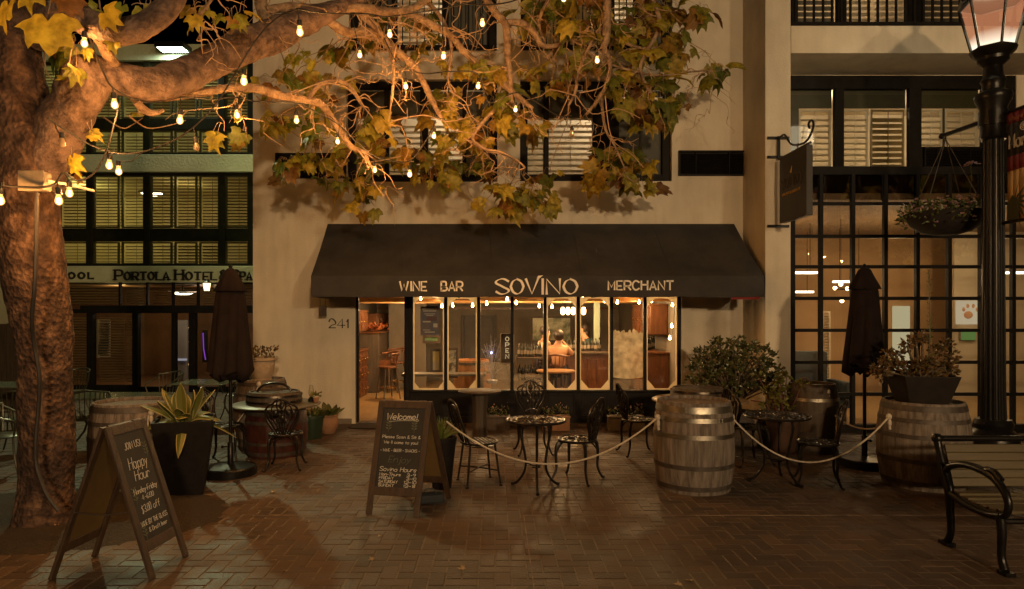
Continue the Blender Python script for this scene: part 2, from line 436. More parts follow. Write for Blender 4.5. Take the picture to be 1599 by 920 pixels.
# ------------------------------------------------------------------ wall tools
def wall_grid(mb, x0, x1, z0, z1, Y, holes, rev=.22):
    xs = sorted({x0,x1}|{h[0] for h in holes}|{h[1] for h in holes}); zs = sorted({z0,z1}|{h[2] for h in holes}|{h[3] for h in holes})
    xs = [x for x in xs if x0 <= x <= x1]; zs = [z for z in zs if z0 <= z <= z1]
    for a, b in zip(xs, xs[1:]):
        for c, d_ in zip(zs, zs[1:]):
            mx, mz = (a+b)/2, (c+d_)/2
            if any(h[0] < mx < h[1] and h[2] < mz < h[3] for h in holes): continue
            mb.quad((a,Y,c),(b,Y,c),(b,Y,d_),(a,Y,d_))
    for a,b,c,d_ in holes:
        mb.quad((a,Y,c),(a,Y+rev,c),(a,Y+rev,d_),(a,Y,d_)); mb.quad((b,Y,c),(b,Y,d_),(b,Y+rev,d_),(b,Y+rev,c))
        mb.quad((a,Y,d_),(a,Y+rev,d_),(b,Y+rev,d_),(b,Y,d_))
        if c > .01: mb.quad((a,Y,c),(b,Y,c),(b,Y+rev,c),(a,Y+rev,c))
def slats(mb, x0, x1, z0, z1, Y, pitch, depth, th, tilt):
    n = int((z1-z0)/pitch); m = Matrix.Rotation(tilt, 3, 'X')
    for i in range(n):
        mb.obox(((x0+x1)/2, Y, z0+(i+.5)*pitch), x1-x0, depth, th, m)
def roombox(name, par, x0, x1, y0, y1, z0, z1, mat, front=False):
    mb = MB()
    mb.quad((x0,y1,z0),(x1,y1,z0),(x1,y1,z1),(x0,y1,z1)); mb.quad((x0,y0,z0),(x0,y1,z0),(x0,y1,z1),(x0,y0,z1))
    mb.quad((x1,y0,z0),(x1,y0,z1),(x1,y1,z1),(x1,y1,z0)); mb.quad((x0,y0,z0),(x1,y0,z0),(x1,y1,z0),(x0,y1,z0))
    mb.quad((x0,y0,z1),(x0,y1,z1),(x1,y1,z1),(x1,y0,z1))
    return mb.build(name, mat, par, w=True)
def frame_bars(mb, x0, x1, z0, z1, Y, wd, dp, xs=(), zs=(), mw=None):
    mw = mw or wd
    mb.box(x0, x0+wd, Y, Y+dp, z0, z1); mb.box(x1-wd, x1, Y, Y+dp, z0, z1)
    mb.box(x0+wd, x1-wd, Y, Y+dp, z1-wd, z1); mb.box(x0+wd, x1-wd, Y, Y+dp, z0, z0+wd)
    for x in xs: mb.box(x-mw/2, x+mw/2, Y+.004, Y+dp-.004, z0+wd, z1-wd)
    for z in zs: mb.box(x0+wd, x1-wd, Y+.008, Y+dp-.008, z-mw/2, z+mw/2)

# ------------------------------------------------------------------ the cream corner building with the wine bar
YM, YR = 11.16, 10.24
bld = thing('stucco_building', 'tall cream stucco building with the wine bar shopfront under the awning', 'building', (0, YM, 0))
def wr(px0, px1, py0, py1, Y=YM): return (XP(px0,Y), XP(px1,Y), ZP(py1,Y), ZP(py0,Y))
W1, W2 = wr(541,777,124,284), wr(812,1049,124,283)
W3, W4 = wr(545,776,-75,79), wr(813,1050,-75,79)
SHOP = (XP(555,YM), XP(1064,YM), 0.0, 2.22)
wl = MB(); xl, xr = XP(395,YM), XP(1160,YM)
wall_grid(wl, xl, xr+.4, 0, 11, YM, [W1,W2,W3,W4,SHOP])
wl.quad((xl,YM,0),(xl,YM,11),(xl,19,11),(xl,19,0)); wl.quad((xl,YM,11),(xr+.4,YM,11),(xr+.4,19,11),(xl,19,11))
wl.quad((xr+.4,YM,0),(xr+.4,19,0),(xr+.4,19,11),(xr+.4,YM,11)); wl.quad((xl,19,0),(xl,19,11),(xr+.4,19,11),(xr+.4,19,0))
wl.build('wall', stucco, bld, w=True)
px_ = MB(); px_.box(4.116, 4.506, YR, YM+.3, 0, 11)
px_.build('pilaster', stucco, bld, w=True, bev=.012)
sk = MB(); sk.box(xl-.02, SHOP[0]-.06, YM-.022, YM-.002, 0, .09); sk.build('skirting', M('skirting_grey', (.2,.16,.12), (.14,.11,.08), scale=7), bld, w=True)

def upper_window(W, bays, rail=False, lightp=30, light_col=(1,.84,.66)):
    """bays: (px0, px1, kind) in photo pixels; kinds lit / dim / dark"""
    x0,x1,z0,z1 = W; Y = YM+.09
    fr = MB(); frame_bars(fr, x0+.002, x1-.002, z0+.002, z1-.002, Y, .13, .09)
    f = None
    divs = sorted({XP(b[0],Y) for b in bays}|{XP(b[1],Y) for b in bays})
    for a, b in zip(bays, bays[1:]):
        xa, xb = XP(a[1],Y), XP(b[0],Y)
        if xb-xa > .01: fr.box(xa, xb, Y+.006, Y+.084, z0+.132, z1-.132)
    f = fr.build('window', blackframe, bld, w=True, bev=.004)
    gl = MB(); gl.quad((x0+.1,Y+.04,z0+.1),(x1-.1,Y+.04,z0+.1),(x1-.1,Y+.04,z1-.1),(x0+.1,Y+.04,z1-.1)); gl.build('pane', win_glass, f, w=True)
    for (pa, pb, kind, *zz) in bays:
        xa, xb = XP(pa,Y)-.03, XP(pb,Y)+.03
        za, zb = z0+.13, (z0+.13+(z1-z0-.26)*(zz[0] if zz else .72))
        mb = MB()
        mb.box(xa, xa+.035, Y+.10, Y+.135, za, zb); mb.box(xb-.035, xb, Y+.10, Y+.135, za, zb)
        mb.box(xa+.035, xb-.035, Y+.10, Y+.135, zb-.03, zb); mb.box(xa+.035, xb-.035, Y+.10, Y+.135, za, za+.03)
        xm = (xa+xb)/2
        mb.box(xm-.008, xm+.008, Y+.085, Y+.095, za+.03, zb-.03)
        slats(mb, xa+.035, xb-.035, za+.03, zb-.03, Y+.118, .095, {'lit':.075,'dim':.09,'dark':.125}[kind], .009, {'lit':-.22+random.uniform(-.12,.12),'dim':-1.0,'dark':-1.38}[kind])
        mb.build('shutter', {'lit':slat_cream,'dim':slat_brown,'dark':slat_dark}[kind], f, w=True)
        if zb < z1-.16:                               # blank valance panel above the louvres
            vb = MB(); vb.box(xa, xb, Y+.10, Y+.12, zb+.002, z1-.132); vb.build('valance', slat_dark, f, w=True)
    roombox('room_lining', bld, x0-.1, x1+.1, Y+.24, Y+1.9, z0-.15, z1+.1, roomwall)
    lamp('room_light', ((x0*.35+x1*.65), Y+1.1, z1-.1), lightp, light_col, .15, bld)
    if rail:
        rb = MB(); zr = z0+.02
        for i in range(int((x1-x0)/.12)+1):
            x = x0+.06+i*.12
            if x < x1-.03: rb.box(x-.009, x+.009, YM-.09, YM-.072, zr, zr+1.0)
        rb.box(x0, x1, YM-.1, YM-.062, zr-.04, zr); rb.box(x0, x1, YM-.1, YM-.062, zr+1.0, zr+1.04)
        for x in (x0+.02, x1-.06): rb.box(x, x+.04, YM-.062, YM-.001, zr, zr+.04); 
        rb.build('balcony_rail', blackframe, bld, w=True)
    return f
upper_window(W1, [(555,600,'dim',.7),(607,656,'lit',.7),(668,722,'lit',.7),(728,765,'dark',.9)], lightp=36)
upper_window(W2, [(822,849,'lit',.68),(857,926,'lit',.68),(967,1037,'dark',.95)], lightp=36)
upper_window(W3, [(557,612,'dark'),(620,690,'lit'),(700,764,'dark')], True, 30)
upper_window(W4, [(825,880,'dim'),(890,950,'dim'),(960,990,'lit'),(998,1040,'dark')], True, 30)

def grille(par, R, Y, name='air_grille'):
    x0,x1,z0,z1 = R; mb = MB()
    frame_bars(mb, x0, x1, z0, z1, Y-.05, .025, .048)
    slats(mb, x0+.025, x1-.025, z0+.03, z1-.03, Y-.026, .026, .03, .005, .6)
    mb.box(x0+.02, x1-.02, Y-.006, Y-.003, z0+.02, z1-.02)
    xm = (x0+x1)/2; mb.box(xm-.28, xm-.27, Y-.048, Y-.01, z0+.025, z1-.025); mb.box(xm+.27, xm+.28, Y-.048, Y-.01, z0+.025, z1-.025)
    return mb.build(name, blackframe, par, w=True)
grille(bld, wr(431,541,240,279), YM); grille(bld, wr(1059,1164,236,275), YM)

# shopfront
YS = YM+.06
zs0, zs1 = ZP(607, YS), 2.2
mull = [642.5, 696, 747.5, 799.5, 851, 903, 955, 1007, 1060]
xm_ = [XP(p, YS) for p in mull]
sf = MB()
for i, x in enumerate(xm_): sf.box(x-.026, x+.026, YS-.02, YS+.06, zs0-.02, zs1)
sf.box(xm_[0]-.10, xm_[0]-.028, YS-.03, YS+.08, 0, zs1)
sf.box(xm_[-1]+.028, SHOP[1]-.001, YS-.03, YS+.08, 0, zs1)
sf.box(SHOP[0]+.001, SHOP[1]-.001, YS-.01, YS+.05, zs1+.002, 2.219)
sf.build('shopfront_frame', navy, bld, w=True, bev=.005)
st = MB(); xa, xb = xm_[0]-.027, xm_[-1]+.027
st.box(xa, xb, YS-.06, YS+.10, zs0-.055, zs0-.022); st.box(xa, xb, YS-.008, YS+.05, .12, zs0-.056); st.box(xa, xb, YS-.03, YS+.05, 0, .119)
for i in range(8):
    a, b = xm_[i]+.05, xm_[i+1]-.05
    frame_bars(st, a, b, .15, zs0-.08, YS-.02, .035, .011)
st.build('stall_riser', navy, bld, w=True, bev=.004)
film_white = GLASS('etched_film', (.95,.95,.95), film=.75, filmcol=(.66,.58,.42))
film_thin = GLASS('thin_film', (.95,.95,.95), film=.30, filmcol=(.62,.55,.45))
border_m = bpy.data.materials.new('window_border_film'); border_m.use_nodes = True
_nt = border_m.node_tree; _N = _nt.nodes
_t = _N.new('ShaderNodeBsdfTranslucent'); _t.inputs['Color'].default_value = (.80,.70,.48,1)
_mx = _N.new('ShaderNodeMixShader'); _mx.inputs[0].default_value = .55
_N['Principled BSDF'].inputs['Base Color'].default_value = (.72,.6,.40,1); _N['Principled BSDF'].inputs['Roughness'].default_value = .8
_nt.links.new(_N['Principled BSDF'].outputs[0], _mx.inputs[1]); _nt.links.new(_t.outputs[0], _mx.inputs[2]); _nt.links.new(_mx.outputs[0], _N['Material Output'].inputs['Surface'])
for i in range(8):
    a, b = xm_[i]+.026, xm_[i+1]-.026
    p = MB(); p.quad((a,YS+.02,zs0-.02),(b,YS+.02,zs0-.02),(b,YS+.02,zs1),(a,YS+.02,zs1))
    pane = p.build('shop_pane', shop_glass, bld, w=True)
    zt = 2.105
    if i in (0,1,4,5,7):                              # cream border with cut corners
        m = MB(); e = .024; c = .125 if i != 0 else .08
        O = [(a,zs0-.02),(b,zs0-.02),(b,zt),(a,zt)]
        inn = [(a+e+c,zs0+e-.02),(b-e-c,zs0+e-.02),(b-e,zs0+e+c),(b-e,zt-e-c),(b-e-c,zt-e),(a+e+c,zt-e),(a+e,zt-e-c),(a+e,zs0+e+c)]
        y = YS+.026; vv = [(x,y,z) for x,z in O]+[(x,y,z) for x,z in inn]
        m.add(vv, [[0,1,5,4],[1,6,5],[1,2,7,6],[2,8,7],[2,3,9,8],[3,10,9],[3,0,11,10],[0,4,11]])
        m.build('window_border', border_m, pane, w=True)
    if i == 6:                                        # etched glass with a ragged top and bowed foot
        m = MB(); y = YS+.027; random.seed(11); top = []
        nn = 24
        for k in range(nn+1): top.append((a+(b-a)*k/nn, ZP(518,YS)+random.uniform(-.03,.05)))
        bot = [(a+(b-a)*k/nn, ZP(592,YS)+.03*abs(k/nn-.5)**2*4*0.9) for k in range(nn+1)]
        for k in range(nn):
            m.quad((bot[k][0],y,bot[k][1]),(bot[k+1][0],y,bot[k+1][1]),(top[k+1][0],y,top[k+1][1]),(top[k][0],y,top[k][1]))
        m.build('etched_panel', film_white, pane, w=True)
        m = MB(); m.quad((a,y+.004,zs0-.02),(b,y+.004,zs0-.02),(b,y+.004,ZP(593,YS)),(a,y+.004,ZP(593,YS))); m.build('etched_foot', film_thin, pane, w=True)
    if i in (2,3):
        m = MB(); y = YS+.027; zt2 = ZP(566 if i == 2 else 585, YS)
        m.quad((a,y,zs0-.02),(b,y,zs0-.02),(b,y,zt2),(a,y,zt2)); m.build('etched_foot', film_thin, pane, w=True)

# open door leaf standing in the doorway edge-on, with frame and handle
dx = XP(632, YM)
dj = MB(); dj.box(SHOP[0]+.001, SHOP[0]+.035, YM+.06, YM+.16, 0, zs1); dj.build('door_jamb', navy, bld, w=True, bev=.004)
dl = MB(); dl.box(dx-.02, dx+.02, YM+.10, YM+1.0, .012, zs1-.02)
door = dl.build('door', navy, bld, w=True, bev=.004)
hd = MB(); hd.tube([(dx-.022,YM+.16,.98),(dx-.07,YM+.16,.98),(dx-.07,YM+.28,.98)], .012, 8); hd.box(dx-.028, dx-.021, YM+.14, YM+.18, .9, 1.08)
hd.build('handle', steel, door, w=True)
ts = MB(); ts.box(SHOP[0]+.04, dx+.02, YM-.03, YM+.14, .001, .03); ts.build('threshold', oakdark, bld, w=True, bev=.006)

hn = MB(); text(hn, '241', P(514,512,YM-.004), (1,0,0), (0,0,1), .145, .02, gap=1.6, thick=.012, pen=.4)
hn.build('house_number', M('number_black', (.03,.025,.02), rough=.5), bld, w=True)

# interior shell of the wine bar
IX0, IX1, IY1, IZ = -3.2, 3.35, 18.2, 2.13
il = MB()
il.quad((IX0,YM+.2,0),(IX0,IY1,0),(IX0,IY1,IZ),(IX0,YM+.2,IZ)); il.quad((IX1,YM+.2,0),(IX1,YM+.2,IZ),(IX1,IY1,IZ),(IX1,IY1,0))
il.quad((IX0,IY1,0),(IX1,IY1,0),(IX1,IY1,IZ),(IX0,IY1,IZ))
il.box(XP(607,16.6), XP(640,16.6)+.4, 16.6, 16.75, 0, IZ-.001)
il.build('interior_wall', roomdark, bld, w=True)
fl = MB(); fl.quad((IX0,YM,.008),(IX1,YM,.008),(IX1,IY1,.008),(IX0,IY1,.008)); fl.build('interior_floor', floorwood, bld, w=True)
ce = MB(); ce.quad((IX0,YM+.1,IZ),(IX0,IY1,IZ),(IX1,IY1,IZ),(IX1,YM+.1,IZ))
for yy in (12.6, 14.0, 15.4): ce.box(IX0+.01, IX1-.01, yy-.05, yy+.05, IZ-.07, IZ-.002)
ce.build('interior_ceiling', orangeceil, bld, w=True)
co = MB(); co.box(IX0+.01, IX1-.01, IY1-.06, IY1-.005, 1.93, 1.99); co.build('cornice', redwood, bld, w=True)
dk = MB(); dk.box(XP(725,IY1), XP(771,IY1), IY1-.05, IY1-.004, 0, 1.72)
frame_bars(dk, XP(721,IY1), XP(775,IY1), .02, 1.78, IY1-.07, .06, .06)
dk.build('back_door', M('charcoal_door', (.045,.038,.034), (.06,.05,.045), scale=4, rough=.5), bld, w=True, bev=.005)
pp = MB(); pp.box(XP(928,14.5), XP(937,14.5), 14.5, 14.62, 0, IZ-.001); pp.build('interior_post', M('sage_paint', (.30,.36,.27), (.26,.31,.23), scale=4), bld, w=True, bev=.006)

# ------------------------------------------------------------------ awning
aw = thing('awning', 'long black canvas awning lettered in cream over the wine bar window', 'awning', (.55, 10.6, 0))
YF = 10.06
zt_, zf_, zb_ = ZP(350,YM), ZP(431,YF), ZP(464,YF)
xl0, xr0, xl1, xr1 = XP(512,YM), XP(1146,YM), XP(486,YF), XP(1192.5,YF)
c = MB(); th = .012
NX = 60; rows = []
random.seed(5)
prof = [(0,0),(.25,-.012),(.5,-.02),(.75,-.014),(1,0)]
for t, sag in prof:
    y = YM-.004+(YF-YM)*t; z = zt_+(zf_-zt_)*t+sag; xa = xl0+(xl1-xl0)*t; xb = xr0+(xr1-xr0)*t
    rows.append([(xa+(xb-xa)*i/NX, y, z-(.020*abs(math.sin(i*PI*5/NX))+.006*math.sin(i*2.1+t*3))*(0<t<1)) for i in range(NX+1)])
rows.append([(xl1+(xr1-xl1)*i/NX, YF+.002*math.sin(i*1.7), zb_+.006*math.sin(i*.55)+.003*math.sin(i*1.7)) for i in range(NX+1)])
vs = [p for r_ in rows for p in r_]; fs = []
for a in range(len(rows)-1):
    for i in range(NX): fs.append([a*(NX+1)+i, (a+1)*(NX+1)+i, (a+1)*(NX+1)+i+1, a*(NX+1)+i+1])
c.add(vs, fs, False)
for side in (0, NX):
    a = [r_[side] for r_ in rows]; s_ = -1 if side == 0 else 1
    w0 = (a[0][0], YM-.004, zb_); w1 = a[-1]
    c.add([a[0],a[1],a[2],a[3],a[4],a[5],w0], [[6,5,4,3,2,1,0]] if side == 0 else [[0,1,2,3,4,5,6]])
cv = c.build('canopy', canvas, aw, w=True)
sm = cv.modifiers.new('solid','SOLIDIFY'); sm.thickness = .006; sm.offset = 0
fr = MB()
for x in (xl1+.06, -.6, 1.6, xr1-.06):
    fr.tube([(x,YF+.03,zb_+.02),(x,YM-.02,zb_+.02)], .014, 6); fr.tube([(x,YF+.03,zf_-.02),(x,YM-.02,zt_-.06)], .014, 6)
    fr.tube([(x,YF+.03,zb_+.02),(x,YF+.03,zf_-.02)], .014, 6)
fr.tube([(xl1+.06,YF+.03,zb_+.02),(xr1-.06,YF+.03,zb_+.02)], .014, 6); fr.tube([(xl1+.06,YF+.03,zf_-.02),(xr1-.06,YF+.03,zf_-.02)], .014, 6)
fr.build('awning_frame', rusthoop, aw, w=True)
se = MB()
for k in range(1, 5):
    f_ = k/5; pts = [Vector((xl0+(xr0-xl0)*f_+((xl1+(xr1-xl1)*f_)-(xl0+(xr0-xl0)*f_))*t, YM-.004+(YF-YM)*t, zt_+(zf_-zt_)*t+sag+.004)) for t, sag in prof]+[Vector((xl1+(xr1-xl1)*f_, YF-.004, zf_)), Vector((xl1+(xr1-xl1)*f_, YF-.004, zb_))]
    se.tube(pts, .004, 5)
se.tube([(xl1,YF-.003,zf_),(xr1,YF-.003,zf_)], .005, 5); se.tube([(xl1,YF-.004,zb_+.02),(xr1,YF-.004,zb_+.02)], .003, 5)
se.build('seam', M('seam_thread', (.045,.04,.037), (.03,.027,.025), scale=20, rough=.8), aw, w=True)
tr_ = MB(); tr_.box(xr1-.48, xr1-.05, YF+.015, YF+.022, zb_-.035, zb_+.01); tr_.build('red_trim', M('red_lining', (.22,.02,.02), rough=.8), aw, w=True)
yt = YF-.009
def awtext(s, px0, px1, py0, py1, wid, **k):
    m = MB(); text(m, s, (XP(px0,yt), yt, ZP(py1,yt)), (1,0,0), (0,0,1), (py1-py0)*yt/F, wid, width=(px1-px0)*yt/F, thick=.003, **k)
    return m.build('lettering', lettercream, aw, w=True)
awtext('WINE', 624.5, 666, 440, 454, .025); awtext('BAR', 689, 722, 440, 454, .025)
awtext('MERCHANT', 950, 1051, 439, 452.5, .025, gap=2.2)
m = MB()
text(m, 'SOV', (XP(775,yt), yt, ZP(459,yt)), (1,0,0), (0,0,1), 23*yt/F, .038, pen=.72, width=65*yt/F, thick=.003, gap=1.4)
text(m, 'INO', (XP(844,yt), yt, ZP(459,yt)), (1,0,0), (0,0,1), 23*yt/F, .038, pen=.72, width=57*yt/F, thick=.003, gap=1.8)
q0 = Vector((XP(838,yt),yt,ZP(436,yt))); q1 = Vector((XP(848,yt),yt,ZP(430,yt)))
m.prism([q0, q0+Vector((.035,0,.005)), q1, q0+Vector((.02,0,.05))], (0,-.003,0))
m.build('lettering', lettercream, aw, w=True)
# ------------------------------------------------------------------ glazed building beyond the pilaster
gb = thing('glazed_building', 'stucco building with the big gridded window wall behind the street lamp', 'building', (7, YR, 0))
XA, XB = 4.509, 13.0
YG = 10.34
mb = MB()
zfa, zfb = ZP(83,YR), ZP(40,YR)
mb.box(XA, XB, YR, YR+.95, zfa, zfb)
mb.build('balcony_slab', stucco, gb, w=True, bev=.01)
wl = MB(); YU = 11.2
U = (XP(1238,YU), 12.6, ZP(268,YU)+.02, zfa-.001)
wl.quad((XB,YR,0),(XB,19,0),(XB,19,11),(XB,YR,11)); wl.quad((XA,YU-.05,0),(XA,YU-.05,11),(XA,19,11),(XA,19,0)); wl.quad((XA,YU,11),(XB,YU,11),(XB,19,11),(XA,19,11))
wl.quad((XA,19,0),(XA,19,11),(XB,19,11),(XB,19,0))
wl.box(XP(1586,YU), XP(1640,YU), YU-.02, YU+.2, 4.1, zfa-.001)
wl.box(12.6, XB-.01, YG+.05, 18.9, .001, 4.02)
wl.build('wall', stucco, gb, w=True)
si = MB(); si.box(XA+.002, XB-.01, YG+.02, YU+.1, 4.025, 4.10); si.build('sill', blackframe, gb, w=True)
# recessed upper window behind the balcony slab
fr = MB(); zu0, zu1 = 4.102, zfa-.002
xs_ = [1238,1305,1318,1420,1438,1537]
fr.box(XP(1236,YU), 12.6, YU, YU+.08, zu1-.22, zu1)
for a, b in ((1304,1318),(1420,1439),(1535,1586),(1640,1660)): fr.box(XP(a,YU), XP(b,YU), YU-.005, YU+.085, zu0, zu1-.221)
fr.box(XP(1438,YU), XP(1536,YU), YU+.003, YU+.08, zu0, ZP(229,YU))
uw = fr.build('window', blackframe, gb, w=True, bev=.004)
gl = MB(); gl.quad((XA,YU+.03,zu0),(12.6,YU+.03,zu0),(12.6,YU+.03,zu1),(XA,YU+.03,zu1)); gl.build('pane', win_glass, uw, w=True)
for a, b, k, zb in ((1253,1303,'lit',265),(1319,1362,'lit',265),(1366,1419,'dim',265),(1440,1479,'lit',231),(1483,1533,'lit',231)):
    s_ = MB(); x0, x1 = XP(a,YU), XP(b,YU); z0, z1 = ZP(zb,YU), ZP(168,YU)
    frame_bars(s_, x0, x1, z0, z1, YU+.12, .03, .03)
    xm = (x0+x1)/2; s_.box(xm-.007, xm+.007, YU+.10, YU+.11, z0+.03, z1-.03)
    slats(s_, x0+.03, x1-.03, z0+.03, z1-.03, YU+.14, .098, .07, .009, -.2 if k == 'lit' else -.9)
    s_.build('shutter', slat_cream if k == 'lit' else slat_brown, uw, w=True)  # dim bays get browner slats, their shade put into the colour
vb = MB()
for a, b in ((1238,1304),(1318,1420),(1439,1535)): vb.box(XP(a,YU), XP(b,YU), YU+.115, YU+.13, ZP(166,YU), zu1-.2)
for a, b in ((1238,1252),(1479.5,1482.5)): vb.box(XP(a,YU), XP(b,YU), YU+.115, YU+.13, zu0, ZP(166,YU)-.002)
vb.build('valance', olive, uw, w=True)
grille(gb, (XP(1441,YU), XP(1533,YU), zu0+.03, ZP(231,YU)), YU+.002)
roombox('room_lining', gb, XA+.02, 12.5, YU+.24, YU+2.6, zu0-.1, zu1+.1, roomwall)
for px in (1290, 1470): lamp('room_light', (XP(px,YU+1.2), YU+1.3, zu1-.15), 30, (1,.79,.52), .15, gb)
# upper balcony with railings and lit shutters
rb = MB(); zr = zfb+.03
rb.box(XA+.01, XB, YR+.05, YR+.09, zr, zr+.05); rb.box(XA+.01, XB, YR+.05, YR+.09, zr+1.0, zr+1.05)
for i in range(60):
    x = XA+.1+i*.14
    if x < XB-.05: rb.box(x-.014, x+.014, YR+.055, YR+.085, zr+.05, zr+1.0)
rb.build('balcony_rail', blackframe, gb, w=True)
fr = MB(); z3 = zfb+.001
for a, b in ((1236,1246),(1308,1322),(1418,1440),(1540,1560)): fr.box(XP(a,YU), XP(b,YU), YU-.004, YU+.085, z3, z3+2.4)
fr.box(XA+.01, 12.6, YU, YU+.07, z3+2.4, z3+2.6)
u3 = fr.build('window', blackframe, gb, w=True)
for a, b, k in ((1246,1308,'d'),(1325,1366,'l'),(1374,1417,'l'),(1441,1540,'d')):
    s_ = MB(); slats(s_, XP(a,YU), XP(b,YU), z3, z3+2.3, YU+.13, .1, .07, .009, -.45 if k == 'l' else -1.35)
    s_.build('shutter', slat_cream if k == 'l' else slat_dark, u3, w=True)  # unlit bays get dark slats, their shade put into the colour
roombox('room_lining', gb, XA+.02, 12.5, YU+.24, YU+2.4, z3-.1, z3+2.6, roomwall)
lamp('room_light', (XP(1370,YU+1.2), YU+1.3, z3+2.3), 26, (1,.76,.48), .15, gb)
w3 = MB(); w3.quad((XA,YU+.2,z3+2.6),(XB,YU+.2,z3+2.6),(XB,YU+.2,11),(XA,YU+.2,11)); w3.build('upper_wall', stucco, gb, w=True)
# gridded window wall
gr = MB(); zg0, zg1 = 0, 4.02
px_list = [1237, 1283, 1333, 1384, 1434, 1484, 1534, 1584, 1634, 1684, 1734]
for i, p in enumerate(px_list):
    x = XP(p,YG); w_ = .028 if i else .05
    gr.box(x-w_, x+w_, YG, YG+.07, .13, zg1-.001)
for py in (270, 318, 369, 416.5, 466, 516, 566, 616): 
    z = ZP(py,YG); gr.box(XP(1237,YG)+.05, 12.6, YG+.004, YG+.066, z-.026, z+.026)
gr.box(XA+.002, 12.6, YG-.02, YG+.09, 0, .129)
gw = gr.build('grid_window', blackframe, gb, w=True, bev=.003)
gl = MB(); gl.quad((XA+.01,YG+.035,.13),(12.6,YG+.035,.13),(12.6,YG+.035,zg1-.01),(XA+.01,YG+.035,zg1-.01))
gl.build('pane', GLASS('gallery_glass', (.88,.88,.85), refl=1.0, rough=.008, ior=2.3), gw, w=True)
tan = M('tan_plaster', (.46,.30,.155), (.40,.255,.13), scale=1.2, rough=.85)
roombox('gallery_lining', gb, XA+.02, 12.58, YG+.1, 15.6, .01, 3.98, tan)
fl = MB(); fl.box(XA+.03, 12.57, YG+.11, 15.58, .011, .02); fl.build('gallery_floor', floorwood, gb, w=True)
fl = MB(); fl.box(XA+.03, 12.57, YG+.11, 15.58, 3.6, 3.7); fl.build('gallery_ceiling', M('dark_ceiling', (.16,.10,.05), (.12,.075,.035), scale=2, rough=.8), gb, w=True)
pw = MB(); pw.box(XP(1490,14.6), 12.0, 14.6, 14.75, .02, 3.9)
pw.build('gallery_partition', M('pale_plaster', (.55,.48,.36), (.5,.43,.32), scale=1.2, rough=.85), gb, w=True)
bo = MB(); bo.box(XP(1396,15.5), XP(1421,15.5), 15.5, 15.57, .03, ZP(478,15.5)); 
bo.build('lit_doorway', EM('lit_back_room', (.95,.82,.48), .5), gb, w=True)
bs = MB(); x0, x1 = XP(1284,14), XP(1297,14); frame_bars(bs, x0, x1, .4, ZP(486,14), 14.0, .03, .04); slats(bs, x0+.03, x1-.03, .43, ZP(486,14)-.03, 14.02, .06, .06, .008, -.6)
bs.build('inner_shutter', slat_cream, gb, w=True)
for (px, py, Y) in ((1249,426,13.2),(1246,456,14.6),(1326,440,14.0),(1598,426,13)):
    lb = MB(); x = XP(px,Y); z = ZP(py,Y); lb.box(x-.32, x+.32, Y-.06, Y+.06, z-.02, z+.02); lb.build('tube_light', EM('tube_white', (1,.86,.62), 5.5), gb, w=True)
    hg = MB(); hg.tube([(x-.2,Y,z+.02),(x-.2,Y,3.97)], .006, 5); hg.tube([(x+.2,Y,z+.02),(x+.2,Y,3.97)], .006, 5); hg.build('tube_hanger', blackframe, gb, w=True)
for x, p_ in ((5.3,72),(7.4,62),(9.6,52)): lamp('room_light', (x, 12.6, 2.5), p_, (1,.66,.32), .2, gb)

# things built inside the gallery, some in place of reflections from across the plaza
ch = thing('ring_chandelier', 'small ring chandelier of round bulbs glowing inside the gridded window', 'chandelier', (XP(1313,12.6), 12.6, ZP(450,12.6)))
cm = MB(); cm.tube([(.12*math.cos(a),.12*math.sin(a),-.02) for a in [i*2*PI/18 for i in range(18)]], .008, 5, closed=True); cm.tube([(0,0,-.02),(0,0,2)], .006, 5); cm.tube([(-.12,0,-.02),(.12,0,-.02)], .006, 5)
cm.build('ring', blackframe, ch)
for (dx_, dz) in ((-.11,0),(.0,.07),(.12,-.01),(.02,-.24)):
    b_ = MB(); b_.ball((dx_,0,dz), .035); b_.build('bulb', EM('bulb_small', (1,.72,.38), 14), ch)
ps = thing('paw_sign', 'lit white sign with a dark paw print inside the gridded window', 'sign', (XP(1514,13.5), 13.5, ZP(488,13.5)))
s_ = MB(); s_.box(-.26,.26,-.03,.03,-.24,.24); s_.build('sign_board', EM('sign_white', (1,.80,.52), .5), ps)
s_ = MB(); s_.ball((-.05,-.034,-.05), .085, sc=(1.1,.05,.9))
for a_, b_ in ((-.14,.06),(-.06,.13),(.05,.13),(.13,.06)): s_.ball((a_,-.034,b_), .04, sc=(.8,.08,1.1))
s_.build('paw_print', M('paw_brown', (.30,.17,.1), rough=.8), ps)
es = thing('exit_sign', 'small green lit sign on the inner wall behind the lamp post', 'sign', (XP(1512,14.5), 14.5, ZP(523,14.5)))
s_ = MB(); s_.box(-.14,.14,-.03,.02,-.11,.11); s_.build('sign_board', EM('sign_green', (.35,.60,.15), .28), es)
s_ = MB(); s_.box(-.16,.16,.021,.06,-.13,.13); s_.build('sign_housing', plastic_w, es)
ac = thing('blue_armchair', 'blue upholstered chair standing inside the gridded window near the pilaster', 'armchair', (XP(1268,11.6), 11.6, .02))
bl = M('blue_cloth', (.05,.08,.10), (.07,.10,.13), scale=20, rough=.85)
s_ = MB(); s_.box(-.38,.38,-.35,.35,.22,.45); s_.build('seat', bl, ac, bev=.04)
s_ = MB(); s_.box(-.38,.38,.2,.36,.46,1.15); s_.build('backrest', bl, ac, bev=.05)
for sx in (-1,1):
    s_ = MB(); s_.box(sx*.46-.06,sx*.46+.06,-.35,.34,.22,.66); s_.build('armrest', bl, ac, bev=.03)
    for sy in (-.3,.3): s_ = MB(); s_.box(sx*.4-.025,sx*.4+.025,sy-.025,sy+.025,0,.22); s_.build('leg', oakdark, ac)

